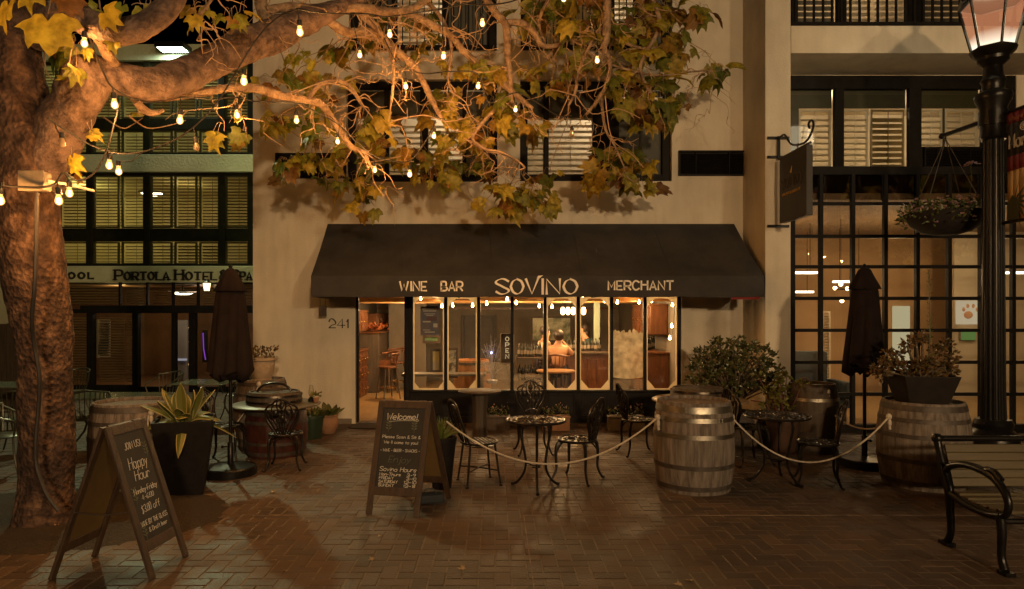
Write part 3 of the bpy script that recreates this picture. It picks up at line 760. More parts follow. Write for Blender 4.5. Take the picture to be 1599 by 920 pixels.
# ------------------------------------------------------------------ hotel across the side court
YH = 15.67
ho = thing('hotel_building', 'dark framed hotel with shuttered glazing and a lettered pale band', 'building', (XP(240,YH), YH, 0))
HX0, HX1 = XP(-75,YH), XP(425,YH)
bands = [(416,441,'sign_band'),(243,270,'floor_band'),(72,97,'roof_band')]
for a, b, nm in bands:
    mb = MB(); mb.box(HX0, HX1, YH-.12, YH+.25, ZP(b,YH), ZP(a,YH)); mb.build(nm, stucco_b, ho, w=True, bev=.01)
bk = MB(); bk.quad((HX0,YH+.24,ZP(72,YH)),(HX1,YH+.24,ZP(72,YH)),(HX1,21,ZP(72,YH)),(HX0,21,ZP(72,YH)))
bk.quad((HX0,YH,0),(HX0,21,0),(HX0,21,8.05),(HX0,YH,8.05)); bk.quad((HX1,YH,0),(HX1,YH,8.05),(HX1,21,8.05),(HX1,21,0)); bk.quad((HX0,21,0),(HX1,21,0),(HX1,21,8.05),(HX0,21,8.05))
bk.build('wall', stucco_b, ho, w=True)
heavy = [-60, 40, 141, 230, 347, 393]
thin = [-10, 90, 187.5, 270, 309]
def storey(pt, pb, psp0, psp1, rows):
    f = MB(); z0, z1 = ZP(pb,YH), ZP(pt,YH)
    for p in heavy: f.box(XP(p,YH)-.07, XP(p,YH)+.07, YH-.05, YH+.12, z0+.001, z1-.001)
    f.box(HX0+.01, HX1-.01, YH-.03, YH+.10, ZP(psp1,YH), ZP(psp0,YH))
    f.box(HX0+.01, HX1-.01, YH-.02, YH+.09, z1-.07, z1-.002); f.box(HX0+.01, HX1-.01, YH-.02, YH+.09, z0+.002, z0+.06)
    fo = f.build('window', darkgreen, ho, w=True, bev=.004)
    t = MB()
    edges = sorted(heavy+thin)
    for a, b in zip(edges, edges[1:]):
        x0 = XP(a,YH)+(.072 if a in heavy else .03); x1 = XP(b,YH)-(.072 if b in heavy else .03)
        for (ra, rb_) in rows: frame_bars(t, x0, x1, ZP(rb_,YH), ZP(ra,YH), YH+.0, .032, .06)
    t.build('casement', olive, fo, w=True)
    gl = MB(); gl.quad((HX0+.02,YH+.03,z0+.03),(HX1-.02,YH+.03,z0+.03),(HX1-.02,YH+.03,z1-.03),(HX0+.02,YH+.03,z1-.03)); gl.build('pane', win_glass, fo, w=True)
    sh = MB()
    for a, b in zip(edges, edges[1:]):
        x0 = XP(a,YH)+.045; x1 = XP(b,YH)-.045; xm = (x0+x1)/2
        for (ra, rb_) in rows:
            za, zb = ZP(rb_,YH)+.035, ZP(ra,YH)-.035
            slats(sh, x0, x1, za, zb, YH+.17, .072, .05, .010, (-.12 if a < 230 else -.35)+random.uniform(-.25,.12)); sh.box(xm-.006, xm+.006, YH+.13, YH+.138, za, zb)
    sh.build('shutter', slat_brown, fo, w=True)
    roombox('room_lining', ho, HX0+.1, HX1-.1, YH+.24, YH+3.6, z0-.05, z1+.05, roomwall)
storey(270, 416, 357, 377, [(274,356),(378,413)])
storey(97, 243, 186, 203, [(100,185),(204,240)])
def disc_light(px, py, Y, r, par, zc):
    m = MB(); x = XP(px,Y); z = ZP(py,Y); m.lathe([(.001,-.06),(r*.6,-.05),(r*.95,-.015),(r,0)], 20, (x,Y,z), cap1=True); m.build('ceiling_light', EM('ceiling_dish', (1,.86,.55), 9), par, w=True)
    m = MB(); m.lathe([(r*1.02,.002),(r*1.25,.02),(r*1.25,.03),(.03,.032),(.03,max(.05,zc-z))], 20, (x,Y,z)); m.build('light_rim', olive, par, w=True)
disc_light(237, 302, 17.0, .25, ho, ZP(270,YH))
disc_light(285, 457, 17.2, .27, ho, ZP(441,YH))
lamp('room_light', (XP(120,17.3), 17.3, ZP(290,YH)), 34, (.95,.90,.26), .2, ho)
lamp('room_light', (XP(300,17.6), 17.2, ZP(300,YH)), 12, (.98,.80,.26), .2, ho)
lamp('room_light', (XP(130,17.3), 17.3, ZP(115,YH)), 22, (.85,.95,.34), .2, ho)
lamp('room_light', (XP(310,17.6), 17.2, ZP(120,YH)), 14, (.85,1,.45), .2, ho)
# ground floor: transom, header, doors
f = MB(); zc = ZP(441,YH)
f.box(XP(130,YH), HX1-.01, YH-.12, YH+.12, ZP(489,YH), ZP(477,YH)); f.box(HX0+.01, XP(130,YH)-.002, YH-.06, YH+.08, ZP(489,YH), ZP(483,YH))
for a, b in ((137,147),(208,217),(269,275),(296,306),(343,350),(60,66)): f.box(XP(a,YH), XP(b,YH), YH-.05, YH+.09, .001, ZP(489,YH)-.001)
for p in (187,230,270,309,347): f.box(XP(p,YH)-.02, XP(p,YH)+.02, YH-.02, YH+.07, ZP(477,YH)+.001, zc-.001)
f.box(XP(147,YH)+.001, XP(208,YH)-.001, YH-.03, YH+.07, .001, .16); f.box(XP(217,YH)+.001, XP(269,YH)-.001, YH-.03, YH+.07, .001, .12); f.box(HX0+.01, XP(137,YH)-.001, YH-.03, YH+.07, .001, .16)
f.box(XP(306,YH)+.001, HX1-.01, YH-.03, YH+.07, .001, .12)
e_ = f.build('entrance_frame', blackframe, ho, w=True, bev=.004)
gl = MB(); gl.quad((HX0+.02,YH+.02,.1),(HX1-.02,YH+.02,.1),(HX1-.02,YH+.02,zc),(HX0+.02,YH+.02,zc)); gl.build('pane', win_glass, e_, w=True)
sh = MB()
for a, b in ((-60,60),(70,135),(149,188),(192,207)):
    slats(sh, XP(a,YH), XP(b,YH), .2, ZP(490,YH)-.02, YH+.16, .062, .045, .008, -.5)
for a, b in ((70,186),(189,229),(231,268),(272,308),(311,345),(349,392)):
    slats(sh, XP(a,YH)+.03, XP(b,YH)-.03, ZP(477,YH)+.02, zc-.02, YH+.16, .062, .045, .008, -.45)
sh.build('shutter', slat_brown, e_, w=True)
pk = MB()
pk.box(XP(152,YH+.4), XP(173,YH+.4), YH+.36, YH+.39, ZP(559,YH+.4), ZP(499,YH+.4)); pic = pk.build('framed_print', M('print_frame', (.45,.38,.28), rough=.5), ho, w=True)
pk = MB(); pk.box(XP(154,YH+.35), XP(170,YH+.35), YH+.33, YH+.352, ZP(554,YH+.35), ZP(505,YH+.35)); pk.build('print', M('print_ink', (.30,.24,.15), (.05,.05,.05), scale=2.6, lo=.45, hi=.52), pic, w=True)
lob = M('lobby_red', (.16,.075,.03), (.11,.05,.022), scale=1.3, rough=.6)
roombox('lobby_lining', ho, HX0+.1, HX1-.1, YH+.5, YH+4.2, .01, zc-.02, lob)
gd = MB(); Yg = 18.2; gd.box(XP(275,Yg), XP(293,Yg), Yg, Yg+.06, .02, ZP(500,Yg)); gdo = gd.build('inner_door', M('grey_door', (.18,.17,.19), rough=.4), ho, w=True)
gd = MB(); gd.box(XP(276,Yg), XP(292,Yg), Yg-.06, Yg-.001, ZP(563,Yg), ZP(560,Yg)); gd.build('push_bar', EM('bar_glint', (.7,.66,.75), .35), gdo, w=True)  # glint on the bar is a faint glow put into its material
fy = MB(); random.seed(4)
for i in range(46): fy.ball((XP(295+random.uniform(0,4.5),17.6), 17.6+random.uniform(-.03,.03), ZP(random.uniform(496,590),17.6)), .009, 5, 4)
fl_ = thing('fairy_light_garland', 'vertical garland of tiny warm sparkling lights beside the hotel inner door', 'fairy lights', (XP(297,17.6), 17.6, ZP(545,17.6)))
fy.build('bulb', EM('fairy', (1,.55,.2), 2.2), fl_, w=True)
fw = MB(); fw.tube([P(297,492,17.62), P(298,540,17.62), P(296,596,17.62)], .008, 5); fw.build('cord', darkgreen, fl_, w=True)
tn = thing('neon_tube', 'thin violet neon tube glowing in the hotel lobby beside the closed umbrella', 'neon light', (XP(319,18), 18, 1.2))
m = MB(); m.tube([P(317,520,18), P(318,545,18), P(321,562,18)], .014, 6); m.build('tube', EM('violet', (.35,.08,.7), .6), tn, w=True)
m = MB(); m.box(XP(315,18), XP(323,18), 18.03, 18.06, ZP(566,18), ZP(516,18)); m.build('backing', blackframe, tn, w=True)
lamp('room_light', (XP(180,17.2), 17.2, zc-.25), 34, (1,.66,.22), .2, ho)
lamp('room_light', (XP(300,17.3), 17.4, zc-.3), 20, (1,.70,.45), .2, ho)
# hotel lettering
yt = YH-.125
def hot(s, px0, px1, py0, py1, wid, **k):
    m = MB(); text(m, s, (XP(px0,yt), yt, ZP(py1,yt)), (1,0,0), (0,0,1), (py1-py0)*yt/F, wid, width=(px1-px0)*yt/F, thick=.02, **k)
    return m.build('lettering', M('letter_black', (.015,.013,.012), rough=.5), ho, w=True)
hot('Portola', 180, 264, 422, 437, .055, serif=True, pen=.5, smallcap=.78, gap=2.0)
hot('Hotel', 274, 338, 422, 437, .055, serif=True, pen=.5, smallcap=.78, gap=2.0)
hot('& Spa', 344, 393, 422, 437, .055, serif=True, pen=.5, smallcap=.8)
hot('POOL', 92, 146, 426, 435, .05, pen=.2, gap=4)
# floodlight under the roof band
fd = thing('floodlight', 'square white floodlight shining from the roof edge of the hotel', 'floodlight', (XP(270,15.3), 15.3, ZP(80,15.3)))
m = MB(); m.box(-.34,.34,-.20,.22,.03,.16); m.build('housing', blackmetal, fd, bev=.02)
m = MB(); m.add([(-.28,-.16,.027),(.28,-.16,.027),(.28,.14,.027),(-.28,.14,.027)], [[0,3,2,1]])
m.build('lens', EM('flood_white', (.80,1,.80), 60), fd)
m = MB(); m.tube([(0,.22,.1),(0,.4,.1)], .03, 8); m.build('bracket', blackmetal, fd)
_d = Vector((XP(270,15.3), 15.0, ZP(80,15.3)-.1))
lamp('flood_beam', _d, 1000, (.95,1,.52), .10, fd, 'SPOT', rot=(Vector((-2.6,6.3,0))-_d).to_track_quat('-Z','Y').to_euler(), spot=math.radians(120), blend=.5)
# small wall lantern by the hotel sign band
wl_ = thing('wall_lantern', 'small lit lantern hanging under the hotel band beside the closed umbrella', 'lantern', (XP(323,15.4), 15.4, ZP(448,15.4)))
m = MB(); m.lathe([(.06,-.09),(.09,.08)], 6, smooth=False); m.build('shade', EM('lantern_glow', (1,.75,.35), 3), wl_)
m = MB(); m.lathe([(.11,.082),(.05,.15),(.015,.17)], 6, smooth=False); m.tube([(0,0,.16),(0,.15,.16)], .012, 6); m.build('cap', blackmetal, wl_)
m = MB(); m.lathe([(.03,-.12),(.065,-.092)], 6, smooth=False); m.build('lantern_base', blackmetal, wl_)

# pale wall and fence at the far side of the court
cw = thing('court_wall', 'pale rendered wall tinted with greenish light behind the tree trunk', 'wall', (XP(-100,13.2), 13.2, 0))
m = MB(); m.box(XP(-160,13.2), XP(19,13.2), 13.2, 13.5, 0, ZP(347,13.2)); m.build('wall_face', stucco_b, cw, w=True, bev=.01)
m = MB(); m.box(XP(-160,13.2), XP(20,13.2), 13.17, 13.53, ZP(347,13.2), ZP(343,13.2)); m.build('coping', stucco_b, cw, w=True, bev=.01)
ff = thing('board_fence', 'dark vertical board fence in front of the pale court wall', 'fence', (XP(-60,12.6), 12.6, 0))
m = MB(); x = XP(-160,12.6)
while x < XP(24,12.6):
    m.box(x, x+.12, 12.6, 12.625, .03, ZP(505,12.6)+random.uniform(-.01,.01)); x += .128
m.build('boards', oakdark, ff, w=True)
m = MB(); m.box(XP(-160,12.6), XP(24,12.6), 12.63, 12.68, .3, .38); m.box(XP(-160,12.6), XP(24,12.6), 12.63, 12.68, 1.3, 1.38); m.build('rail', oakdark, ff, w=True)
# ------------------------------------------------------------------ plane tree
random.seed(21)
bark = bpy.data.materials.new('bark'); bark.use_nodes = True
_nt = bark.node_tree; N_ = _nt.nodes; L_ = _nt.links; _b = N_['Principled BSDF']; _b.inputs['Roughness'].default_value = .85
_tc = N_.new('ShaderNodeTexCoord'); _mp = N_.new('ShaderNodeMapping'); _mp.inputs['Scale'].default_value = (1,1,.8); L_.new(_tc.outputs['Object'], _mp.inputs[0])
_n1 = N_.new('ShaderNodeTexNoise'); _n1.inputs['Scale'].default_value = 9; _n1.inputs['Detail'].default_value = 8; _n1.inputs['Distortion'].default_value = .6; L_.new(_mp.outputs[0], _n1.inputs['Vector'])
_cr = N_.new('ShaderNodeValToRGB'); L_.new(_n1.outputs['Fac'], _cr.inputs[0])
_el = _cr.color_ramp.elements; _el[0].position = .30; _el[0].color = (.026,.013,.009,1); _el[1].position = .72; _el[1].color = (.185,.105,.066,1)
_e = _el.new(.48); _e.color = (.056,.029,.019,1); _e = _el.new(.56); _e.color = (.095,.052,.032,1)
L_.new(_cr.outputs[0], _b.inputs['Base Color'])
_v = N_.new('ShaderNodeTexVoronoi'); _v.inputs['Scale'].default_value = 26; L_.new(_mp.outputs[0], _v.inputs['Vector'])
_n2 = N_.new('ShaderNodeTexNoise'); _n2.inputs['Scale'].default_value = 34; _n2.inputs['Detail'].default_value = 7; L_.new(_mp.outputs[0], _n2.inputs['Vector'])
_ad = N_.new('ShaderNodeMath'); _ad.operation = 'ADD'; L_.new(_v.outputs['Distance'], _ad.inputs[0]); L_.new(_n2.outputs['Fac'], _ad.inputs[1])
_bp = N_.new('ShaderNodeBump'); _bp.inputs['Strength'].default_value = .8; _bp.inputs['Distance'].default_value = .03; L_.new(_ad.outputs[0], _bp.inputs['Height']); L_.new(_bp.outputs[0], _b.inputs['Normal'])

YT = 5.94
limb_bark = M('limb_bark', (.19,.125,.095), (.06,.036,.028), scale=9, rough=.85, bump=1.0, bscale=22, bdist=.045, lo=.38, hi=.64)
pale_bark = M('pale_limb_bark', (.36,.25,.155), (.17,.105,.065), scale=9, rough=.85, bump=1.0, bscale=30, bdist=.03, lo=.4, hi=.62)
tree = thing('plane_tree', 'big gnarled plane tree with autumn leaves spreading over the wine bar front', 'tree', (XP(75,YT), YT, 0))
def pp_(l):      # (px, py, Y[, half width px]) -> points, radii
    return [P(a[0],a[1],a[2]) for a in l], [a[3]*a[2]/F for a in l]
knots = [(P(88,598,YT-.40), .16), (P(92,548,YT-.42), .15), (P(60,702,YT-.38), .12), (P(20,400,YT-.3), .2), (P(98,420,YT-.3), .18), (P(100,520,YT-.2), .11), (P(36,560,YT-.3), .10), (P(75,640,YT-.4), .1), (P(50,520,YT-.4),.1)]
def wob_trunk(p, d, i):
    q = p+d*.35
    v = .95+.09*noise.noise(Vector((q.x*2.3, q.y*2.3, q.z*1.7)))+.055*noise.noise(Vector((q.x*6, q.y*6, q.z*6.5)))
    v += .020*noise.noise(Vector((q.x*17, q.y*17, q.z*19)))+.012*noise.noise(Vector((q.x*40, q.y*40, q.z*30)))
    for c, r in knots:
        e = (p+d*.40-c).length
        if e < r*1.6: v += .12*math.exp(-(e/(r*.7))**2)*(1-.9*math.exp(-(e/(r*.28))**2))
    if p.z < .3: v += .25*(.3-p.z)/.3*(1+.6*math.sin(3*math.atan2(d.y,d.x)+1))
    return v
trunk_pts = [(75,835,YT,40),(75,808,YT,40),(73,760,YT,39),(72,700,YT,41),(71,620,YT,40),(70,560,YT,40),(66,500,YT,45),(56,440,YT,48),(50,390,YT,46),(47,340,YT,43),(45,290,YT,46),(40,230,YT,47),(34,170,YT,40),(28,110,YT,36),(26,50,YT+.05,38),(34,-10,YT+.1,38),(48,-90,YT+.2,36),(54,-200,YT+.3,34)]
p_, r_ = pp_(trunk_pts)
tm = MB(); sp = spline(p_, 16); tm.tube(sp, lerpl(r_, len(sp)), 72, wob=wob_trunk)
tm.build('trunk', bark, tree, w=True, sharp=80)
BR = []          # every branch polyline, for hanging twigs and leaves
def wob_limb(p, d, i):
    q = p+d*.15
    return 1+.15*noise.noise(q*3.1)+.10*noise.noise(q*10)+.05*noise.noise(q*24)
def limb(l, seg=28, n=10, name='branch', wob=wob_limb):
    p_, r_ = pp_(l); sp = spline(p_, n); rr = lerpl(r_, len(sp))
    thin = l[0][3] < 20; rr = [q*.82 for q in rr] if thin else rr
    m = MB(); m.tube(sp, rr, seg, wob=wob); BR.append((sp, rr))
    return m.build(name, pale_bark if thin else limb_bark, tree, w=True, sharp=80)
limb([(52,300,5.95,36),(75,240,5.95,36),(100,190,5.95,36),(126,145,5.9,36),(140,118,5.9,32),(162,116,5.95,27),(200,126,6.05,26),(245,130,6.2,25),(295,114,6.5,25),(340,92,6.8,25),(390,68,7.1,26),(440,50,7.35,25),(480,32,7.6,20),(525,14,7.8,13),(570,-6,8.0,9),(610,-40,8.2,7)], 44, 12)
limb([(60,60,5.9,24),(100,22,5.7,24),(140,36,5.6,21),(185,48,5.6,21),(230,36,5.65,20),(262,10,5.7,18),(285,-30,5.8,16),(300,-90,5.9,14)], 32)
limb([(150,55,5.75,10),(168,85,5.8,10),(185,106,5.95,9)], 14)
limb([(430,50,7.3,14),(412,20,7.35,13),(405,-15,7.4,12),(400,-60,7.4,11)], 20)
limb([(205,150,6.1,9),(240,153,6.3,8.5),(300,147,6.6,8),(350,139,6.9,8),(400,138,7.2,8),(440,150,7.5,8),(478,156,7.7,7),(500,162,7.9,7),(520,188,8.1,6.5),(545,226,8.3,5.5),(572,240,8.4,4)], 16)
limb([(212,158,6.1,7),(225,172,6.2,8),(240,177,6.25,6),(256,172,6.3,3)], 12)
limb([(480,155,7.7,5),(500,132,7.9,5),(528,127,8.1,4.5),(548,138,8.3,4),(566,165,8.5,3)], 10)
limb([(505,24,7.7,9),(530,45,7.9,9),(552,52,8.1,9),(578,50,8.2,8),(612,75,8.4,8),(645,102,8.5,7),(662,130,8.6,6),(676,160,8.6,5),(690,185,8.6,4)], 16)
limb([(556,18,8.0,5),(580,38,8.1,5),(603,62,8.2,4.5),(612,92,8.2,4),(615,118,8.2,3.5),(611,160,8.2,2.5)], 10)
limb([(415,16,7.3,8),(450,12,7.45,9),(500,14,7.7,9),(560,12,7.9,8),(600,18,8.1,8),(640,14,8.3,7),(668,-2,8.4,6),(700,-30,8.5,5)], 16)
limb([(600,18,8.1,6),(640,22,8.3,7),(680,42,8.5,7),(706,58,8.7,7),(722,78,8.8,6.5),(762,112,8.9,6),(792,137,9.0,6),(815,156,9.1,5),(832,170,9.1,3.5)], 14)
limb([(752,-10,8.8,7),(775,22,8.8,7),(790,42,8.8,7.5),(793,90,8.9,6),(797,130,9.0,5.5),(799,162,9.0,4)], 14)
limb([(788,36,8.8,6),(815,36,8.9,7),(833,50,9.0,6.5),(848,72,9.1,5),(875,68,9.2,4),(890,50,9.2,3),(896,0,9.2,3)], 12)
limb([(948,-30,9.1,8),(948,20,9.1,8),(946,60,9.15,8),(943,76,9.15,6),(952,95,9.2,4),(950,122,9.2,4),(938,150,9.2,3),(915,180,9.2,2.5)], 12)
limb([(933,48,9.1,3.5),(915,85,9.15,3.2),(902,118,9.2,3),(899,142,9.2,2.8),(888,165,9.2,2)], 8)
limb([(938,145,9.2,3),(945,200,9.3,2.6),(960,228,9.3,2),(975,262,9.35,1.6)], 8)
limb([(795,150,9.0,3),(760,185,8.9,3.6),(738,215,8.8,3.5),(755,232,8.8,3.4),(780,238,8.8,3),(806,250,8.9,2.4),(820,262,8.9,1.8)], 8)
limb([(300,30,6.2,3),(318,16,6.3,3),(336,-10,6.3,3)], 8)
limb([(860,-40,9.0,5),(858,-5,9.0,4),(842,30,9.0,3),(846,60,9.1,3)], 8)
limb([(640,-60,8.6,5),(650,-20,8.6,4.5),(690,30,8.7,4),(705,75,8.7,3),(700,120,8.7,2.6),(706,145,8.7,2)], 8)
limb([(1010,-60,9.2,5),(1015,-10,9.2,4.5),(1030,40,9.3,4),(1000,105,9.3,3.2),(1020,150,9.4,2.4)], 8)
limb([(960,60,9.2,3),(1000,75,9.3,2.6),(1040,70,9.5,2.2),(1065,45,9.6,2)], 8)
limb([(950,100,9.2,2.6),(985,110,9.3,2.4),(1030,118,9.4,2),(1080,112,9.6,1.5),(1110,110,9.7,1.2)], 8)

def nearest(p):
    best = None
    for sp, rr in BR:
        for q in sp[::2]:
            d = (q-p).length
            if q.z < p.z-.15: d *= 1.6
            if best is None or d < best[0]: best = (d, q)
    return best[1]
tw = MB()
def crook(a, b, amp, n=5, droop=0.0):
    pts = [a]; d = b-a; L = d.length
    for i in range(1, n):
        t = i/n; pts.append(a+d*t+Vector((random.uniform(-1,1), random.uniform(-1,1), random.uniform(-1,1)))*amp*L+Vector((0,0,droop*math.sin(PI*t)*L)))
    pts.append(b)
    return pts
TW = []
def twig(a, b, r, amp=.10, droop=0.0, n=5, seg=5):
    sp = spline(crook(a, b, amp, n, droop), 3)
    tw.tube(sp, [r, r*.35], seg); TW.append(sp); return sp
# bare tangled twigs along the outer limbs
for bi, (sp, rr) in enumerate(list(BR)):
    for k in range(len(sp)):
        if rr[k] > .085 or sp[k].x < -2.9: continue
        if random.random() < .21:
            a = sp[k]; L = random.uniform(.25,.95)
            d = Vector((random.gauss(.25,.6), random.gauss(.15,.5), random.gauss(-.35,.6))).normalized()
            b = a+d*L
            s_ = twig(a, b, random.uniform(.005,.010), .13, random.uniform(-.2,.1))
            for q in range(random.randint(1,3)):
                a2 = random.choice(s_[3:]); d2 = (d+Vector((random.gauss(0,.7), random.gauss(0,.7), random.gauss(-.2,.6)))).normalized()
                twig(a2, a2+d2*random.uniform(.12,.45), .0045, .14, 0, 4, 4)
# long pale hanging shoots seen against the wall
for l in ([(720,0),(716,25),(706,40),(735,55),(750,70),(760,78),(780,75)],[(745,20),(742,60),(735,85),(732,120),(728,160)],[(700,10),(692,60),(690,110),(700,118),(712,112)],
          [(905,145),(930,140),(945,130),(952,105)],[(900,150),(860,140),(845,150),(815,158)],[(900,150),(925,178),(965,170),(1000,185)],[(945,150),(955,215),(985,240),(1005,262)],
          [(200,180),(230,200),(268,195),(290,188)],[(160,182),(190,200),(205,196),(222,185)],[(888,150),(870,190),(862,215),(880,240)],[(430,60),(445,100),(452,140),(500,120)],
          [(520,60),(500,95),(470,105),(455,130)],[(400,150),(440,190),(470,215),(520,225)],[(560,120),(545,100),(560,75)],[(610,190),(660,180),(700,190),(740,180)],
          [(560,255),(600,250),(640,240)],[(885,180),(860,200),(835,200),(800,190)],[(1000,105),(980,130),(975,160),(990,185)]):
    Y = random.uniform(8.4,9.3) if l[0][0] > 380 else 6.5
    pts = [P(a,b,Y+random.uniform(-.1,.1)) for a,b in l]; sp = spline(pts, 4); tw.tube(sp, [.0085,.004], 5); TW.append(sp)

# lobed leaf outline (tip along +y, stalk at the origin)
LEAF = []
for a, r in ((-90,.02),(-62,.34),(-44,.50),(-26,.52),(-10,.72),(6,.90),(14,.74),(26,.66),(38,.72),(46,.86),(55,1.0),(63,.82),(74,.78),(80,.92),(90,1.14)):
    LEAF.append((a, r))
OUT = [(r*math.cos(math.radians(a)), r*math.sin(math.radians(a))+.30) for a, r in LEAF]
OUT = OUT+[(-x, y) for x, y in reversed(OUT[1:-1])]
lv = MB()
def leaf(c, size, nrm, tipdir, curl):
    n = nrm.normalized(); t = (tipdir-n*tipdir.dot(n)); t = t.normalized() if t.length > 1e-3 else n.orthogonal().normalized(); s = t.cross(n)
    fold = random.uniform(-.05,.5); ph = random.uniform(0,6); bend = random.uniform(-.5,.5)
    k = size*.58; asym = random.uniform(.62,1.1)
    def q(x, y):
        rr = x*x+(y-.3)**2
        z = -curl*rr*.5+fold*abs(x)-.09*math.sin(x*7+y*5+ph)*min(1,rr)+bend*x*(y-.3)
        return c+(s*(x*asym)+t*(y-.0)+n*z)*k
    m = len(OUT); rg = [q(0,.30)]+[q(x*.52, .30+(y-.30)*.52) for x,y in OUT]+[q(x*random.uniform(.94,1.05), y) for x,y in OUT]
    fs = []
    for i in range(m):
        j = (i+1) % m
        fs += [[0,1+i,1+j],[1+i,1+m+i,1+m+j,1+j]]
    lv.add(rg, fs, True)
def cluster(px, py, Y, rx, ry, n, s0=.20, s1=.34, dY=.35, stem=True):
    if px > 420: Y += (10.45-Y)*(.62 if py > 232 else .22)
    c = P(px,py,Y); base = None
    if stem:
        a = nearest(c+Vector((0,0,.2)))
        if (a-c).length < 3.2: base = twig(a, c, .009, .09, random.uniform(-.05,.12))
    for i in range(n):
        rr = math.sqrt(random.random()); an = random.uniform(0,2*PI)
        p = P(px+rx*rr*math.cos(an), py+ry*rr*math.sin(an), Y+random.uniform(-dY,dY))
        out = (p-c); out = out.normalized() if out.length > .01 else Vector((1,0,0))
        tip = Vector((out.x*.8+random.gauss(0,.4), random.gauss(0,.45), -.75+random.gauss(0,.45)))
        nr = Vector((random.gauss(0,.55), -1+random.gauss(0,.55), .55+random.gauss(0,.5)))
        s_ = s0+(s1-s0)*random.random()**1.35
        leaf(p, s_, nr, tip, random.uniform(.3,1.5))
        st = c+(p-c)*random.uniform(.1,.5)+Vector((0,0,.08))
        tw.tube(spline([st, (st+p)/2+Vector((0,0,.05)), p], 3), [.0032,.0022], 4)
CL = [
 (905,25,8.9,50,35,18),(985,25,9.2,45,35,16),(1035,45,9.3,35,40,13),(1045,8,9.4,40,20,8),(1095,15,9.5,25,14,4),(950,80,9.2,35,40,12),(1005,100,9.3,35,30,12),(1050,85,9.5,22,25,6),(1070,80,9.5,12,10,2),
 (1110,112,9.7,25,14,5),(1030,140,9.4,40,28,13),(1055,165,9.4,28,22,8),(1000,170,9.2,25,26,8),(1025,185,9.3,22,14,5),(975,140,9.2,25,30,6),
 (960,245,9.3,30,18,8),(990,260,9.3,28,22,8),(945,272,9.25,26,14,7),(1000,288,9.4,25,12,6),(968,285,9.3,24,14,6),
 (800,300,9.1,32,20,9),(840,300,9.2,32,22,9),(790,325,9.1,20,12,5),(835,320,9.2,25,12,5),(770,285,9.0,20,10,3),(860,270,9.2,15,10,2),
 (745,112,8.7,36,24,7),(720,155,8.8,30,18,5),(770,165,8.9,30,25,8),(760,200,8.9,36,20,8),(712,215,8.8,26,24,8),(738,255,8.8,24,16,6),(700,262,8.8,20,20,7),(668,262,8.7,28,20,7),(648,238,8.6,25,16,5),
 (615,222,8.5,24,16,5),(585,245,8.4,22,8,3),(595,180,8.5,20,12,4),(690,150,8.6,24,16,4),(690,175,8.7,20,18,4),(560,205,8.4,18,14,3),(830,195,9.1,18,14,3),(822,170,9.0,14,10,2),
 (450,262,7.9,22,18,7),(485,250,8.0,22,15,6),(430,195,7.6,22,14,5),(500,205,8.0,22,14,5),(525,250,8.1,18,16,5),(545,280,8.3,24,12,6),(500,283,8.1,10,10,2),(545,225,8.2,14,12,3),(575,292,8.4,14,8,3),(470,190,7.9,18,10,3),
 (568,325,8.4,9,7,2),(585,322,8.4,6,5,1),(738,310,8.9,10,5,1),(758,313,8.9,8,7,1),
 (525,85,8.6,22,18,4),(505,140,8.5,40,25,8),(430,130,8.0,40,25,6),(470,100,8.3,22,30,5),(560,60,8.3,25,14,3),(590,20,8.4,30,14,4),(650,70,8.6,20,16,4),(700,100,8.7,16,14,3),(660,30,8.6,22,16,3),
 (850,110,9.1,30,25,6),(880,60,9.1,26,26,6),(830,20,9.0,25,18,5),(905,110,9.2,22,25,5),(860,20,9.0,22,20,5),
 (385,215,7.0,12,20,5),(350,205,6.8,18,10,3),(378,185,7.0,10,10,2),(320,15,6.3,26,14,6),(360,28,6.4,20,22,6),(290,20,6.2,18,14,4),(345,60,6.5,14,10,2),(385,12,6.6,16,12,3),(300,48,6.2,12,10,2),
 (142,205,5.9,16,8,3),(112,255,5.9,14,14,3),(215,178,6.2,8,6,1),(300,130,6.6,16,8,2),
 (120,85,5.8,30,20,9),(95,65,5.75,20,25,6),(140,100,5.8,18,14,4),(165,60,5.8,18,12,3),(110,120,5.8,16,10,3),(150,8,5.6,20,12,3),
 (205,8,5.6,18,8,3),(460,15,7.5,18,8,2),(100,150,6.2,20,30,5),
]
for c_ in CL: cluster(*c_[:5], max(1, int(c_[5]*(1.65 if c_[2] > 7 else .7))), .16 if c_[2] > 7 else .13, .42 if c_[2] > 7 else .26)
# big leaves hanging close in front of the trunk top
for (px, py, Y, s_, nx) in ((75,35,4.6,.40,.2),(15,14,4.7,.32,-.5),(108,8,4.9,.24,.4),(48,-20,4.7,.34,0)):
    leaf(P(px,py-14,Y), s_, Vector((nx,-1,.35)), Vector((.12,0,-1)), .35)
    tw.tube(spline([P(px,py-14,Y), P(px+6,py-50,Y+.2), P(px+10,py-120,Y+.7)], 4), .004, 5)
tw.build('twigs', M('twig_bark', (.42,.29,.18), (.28,.18,.11), scale=12, rough=.8), tree, w=True)
leafm = ISL('autumn_leaf', [(0,(.09,.125,.018)),(.18,(.20,.21,.025)),(.4,(.35,.30,.034)),(.64,(.50,.38,.04)),(.8,(.38,.25,.03)),(.92,(.32,.15,.03)),(1,(.16,.08,.026))],
            rough=.55, transl=.45, bump=.25, bscale=60, nscale=16, dark=.55)
lv.build('crown', leafm, tree, w=True, sharp=180)

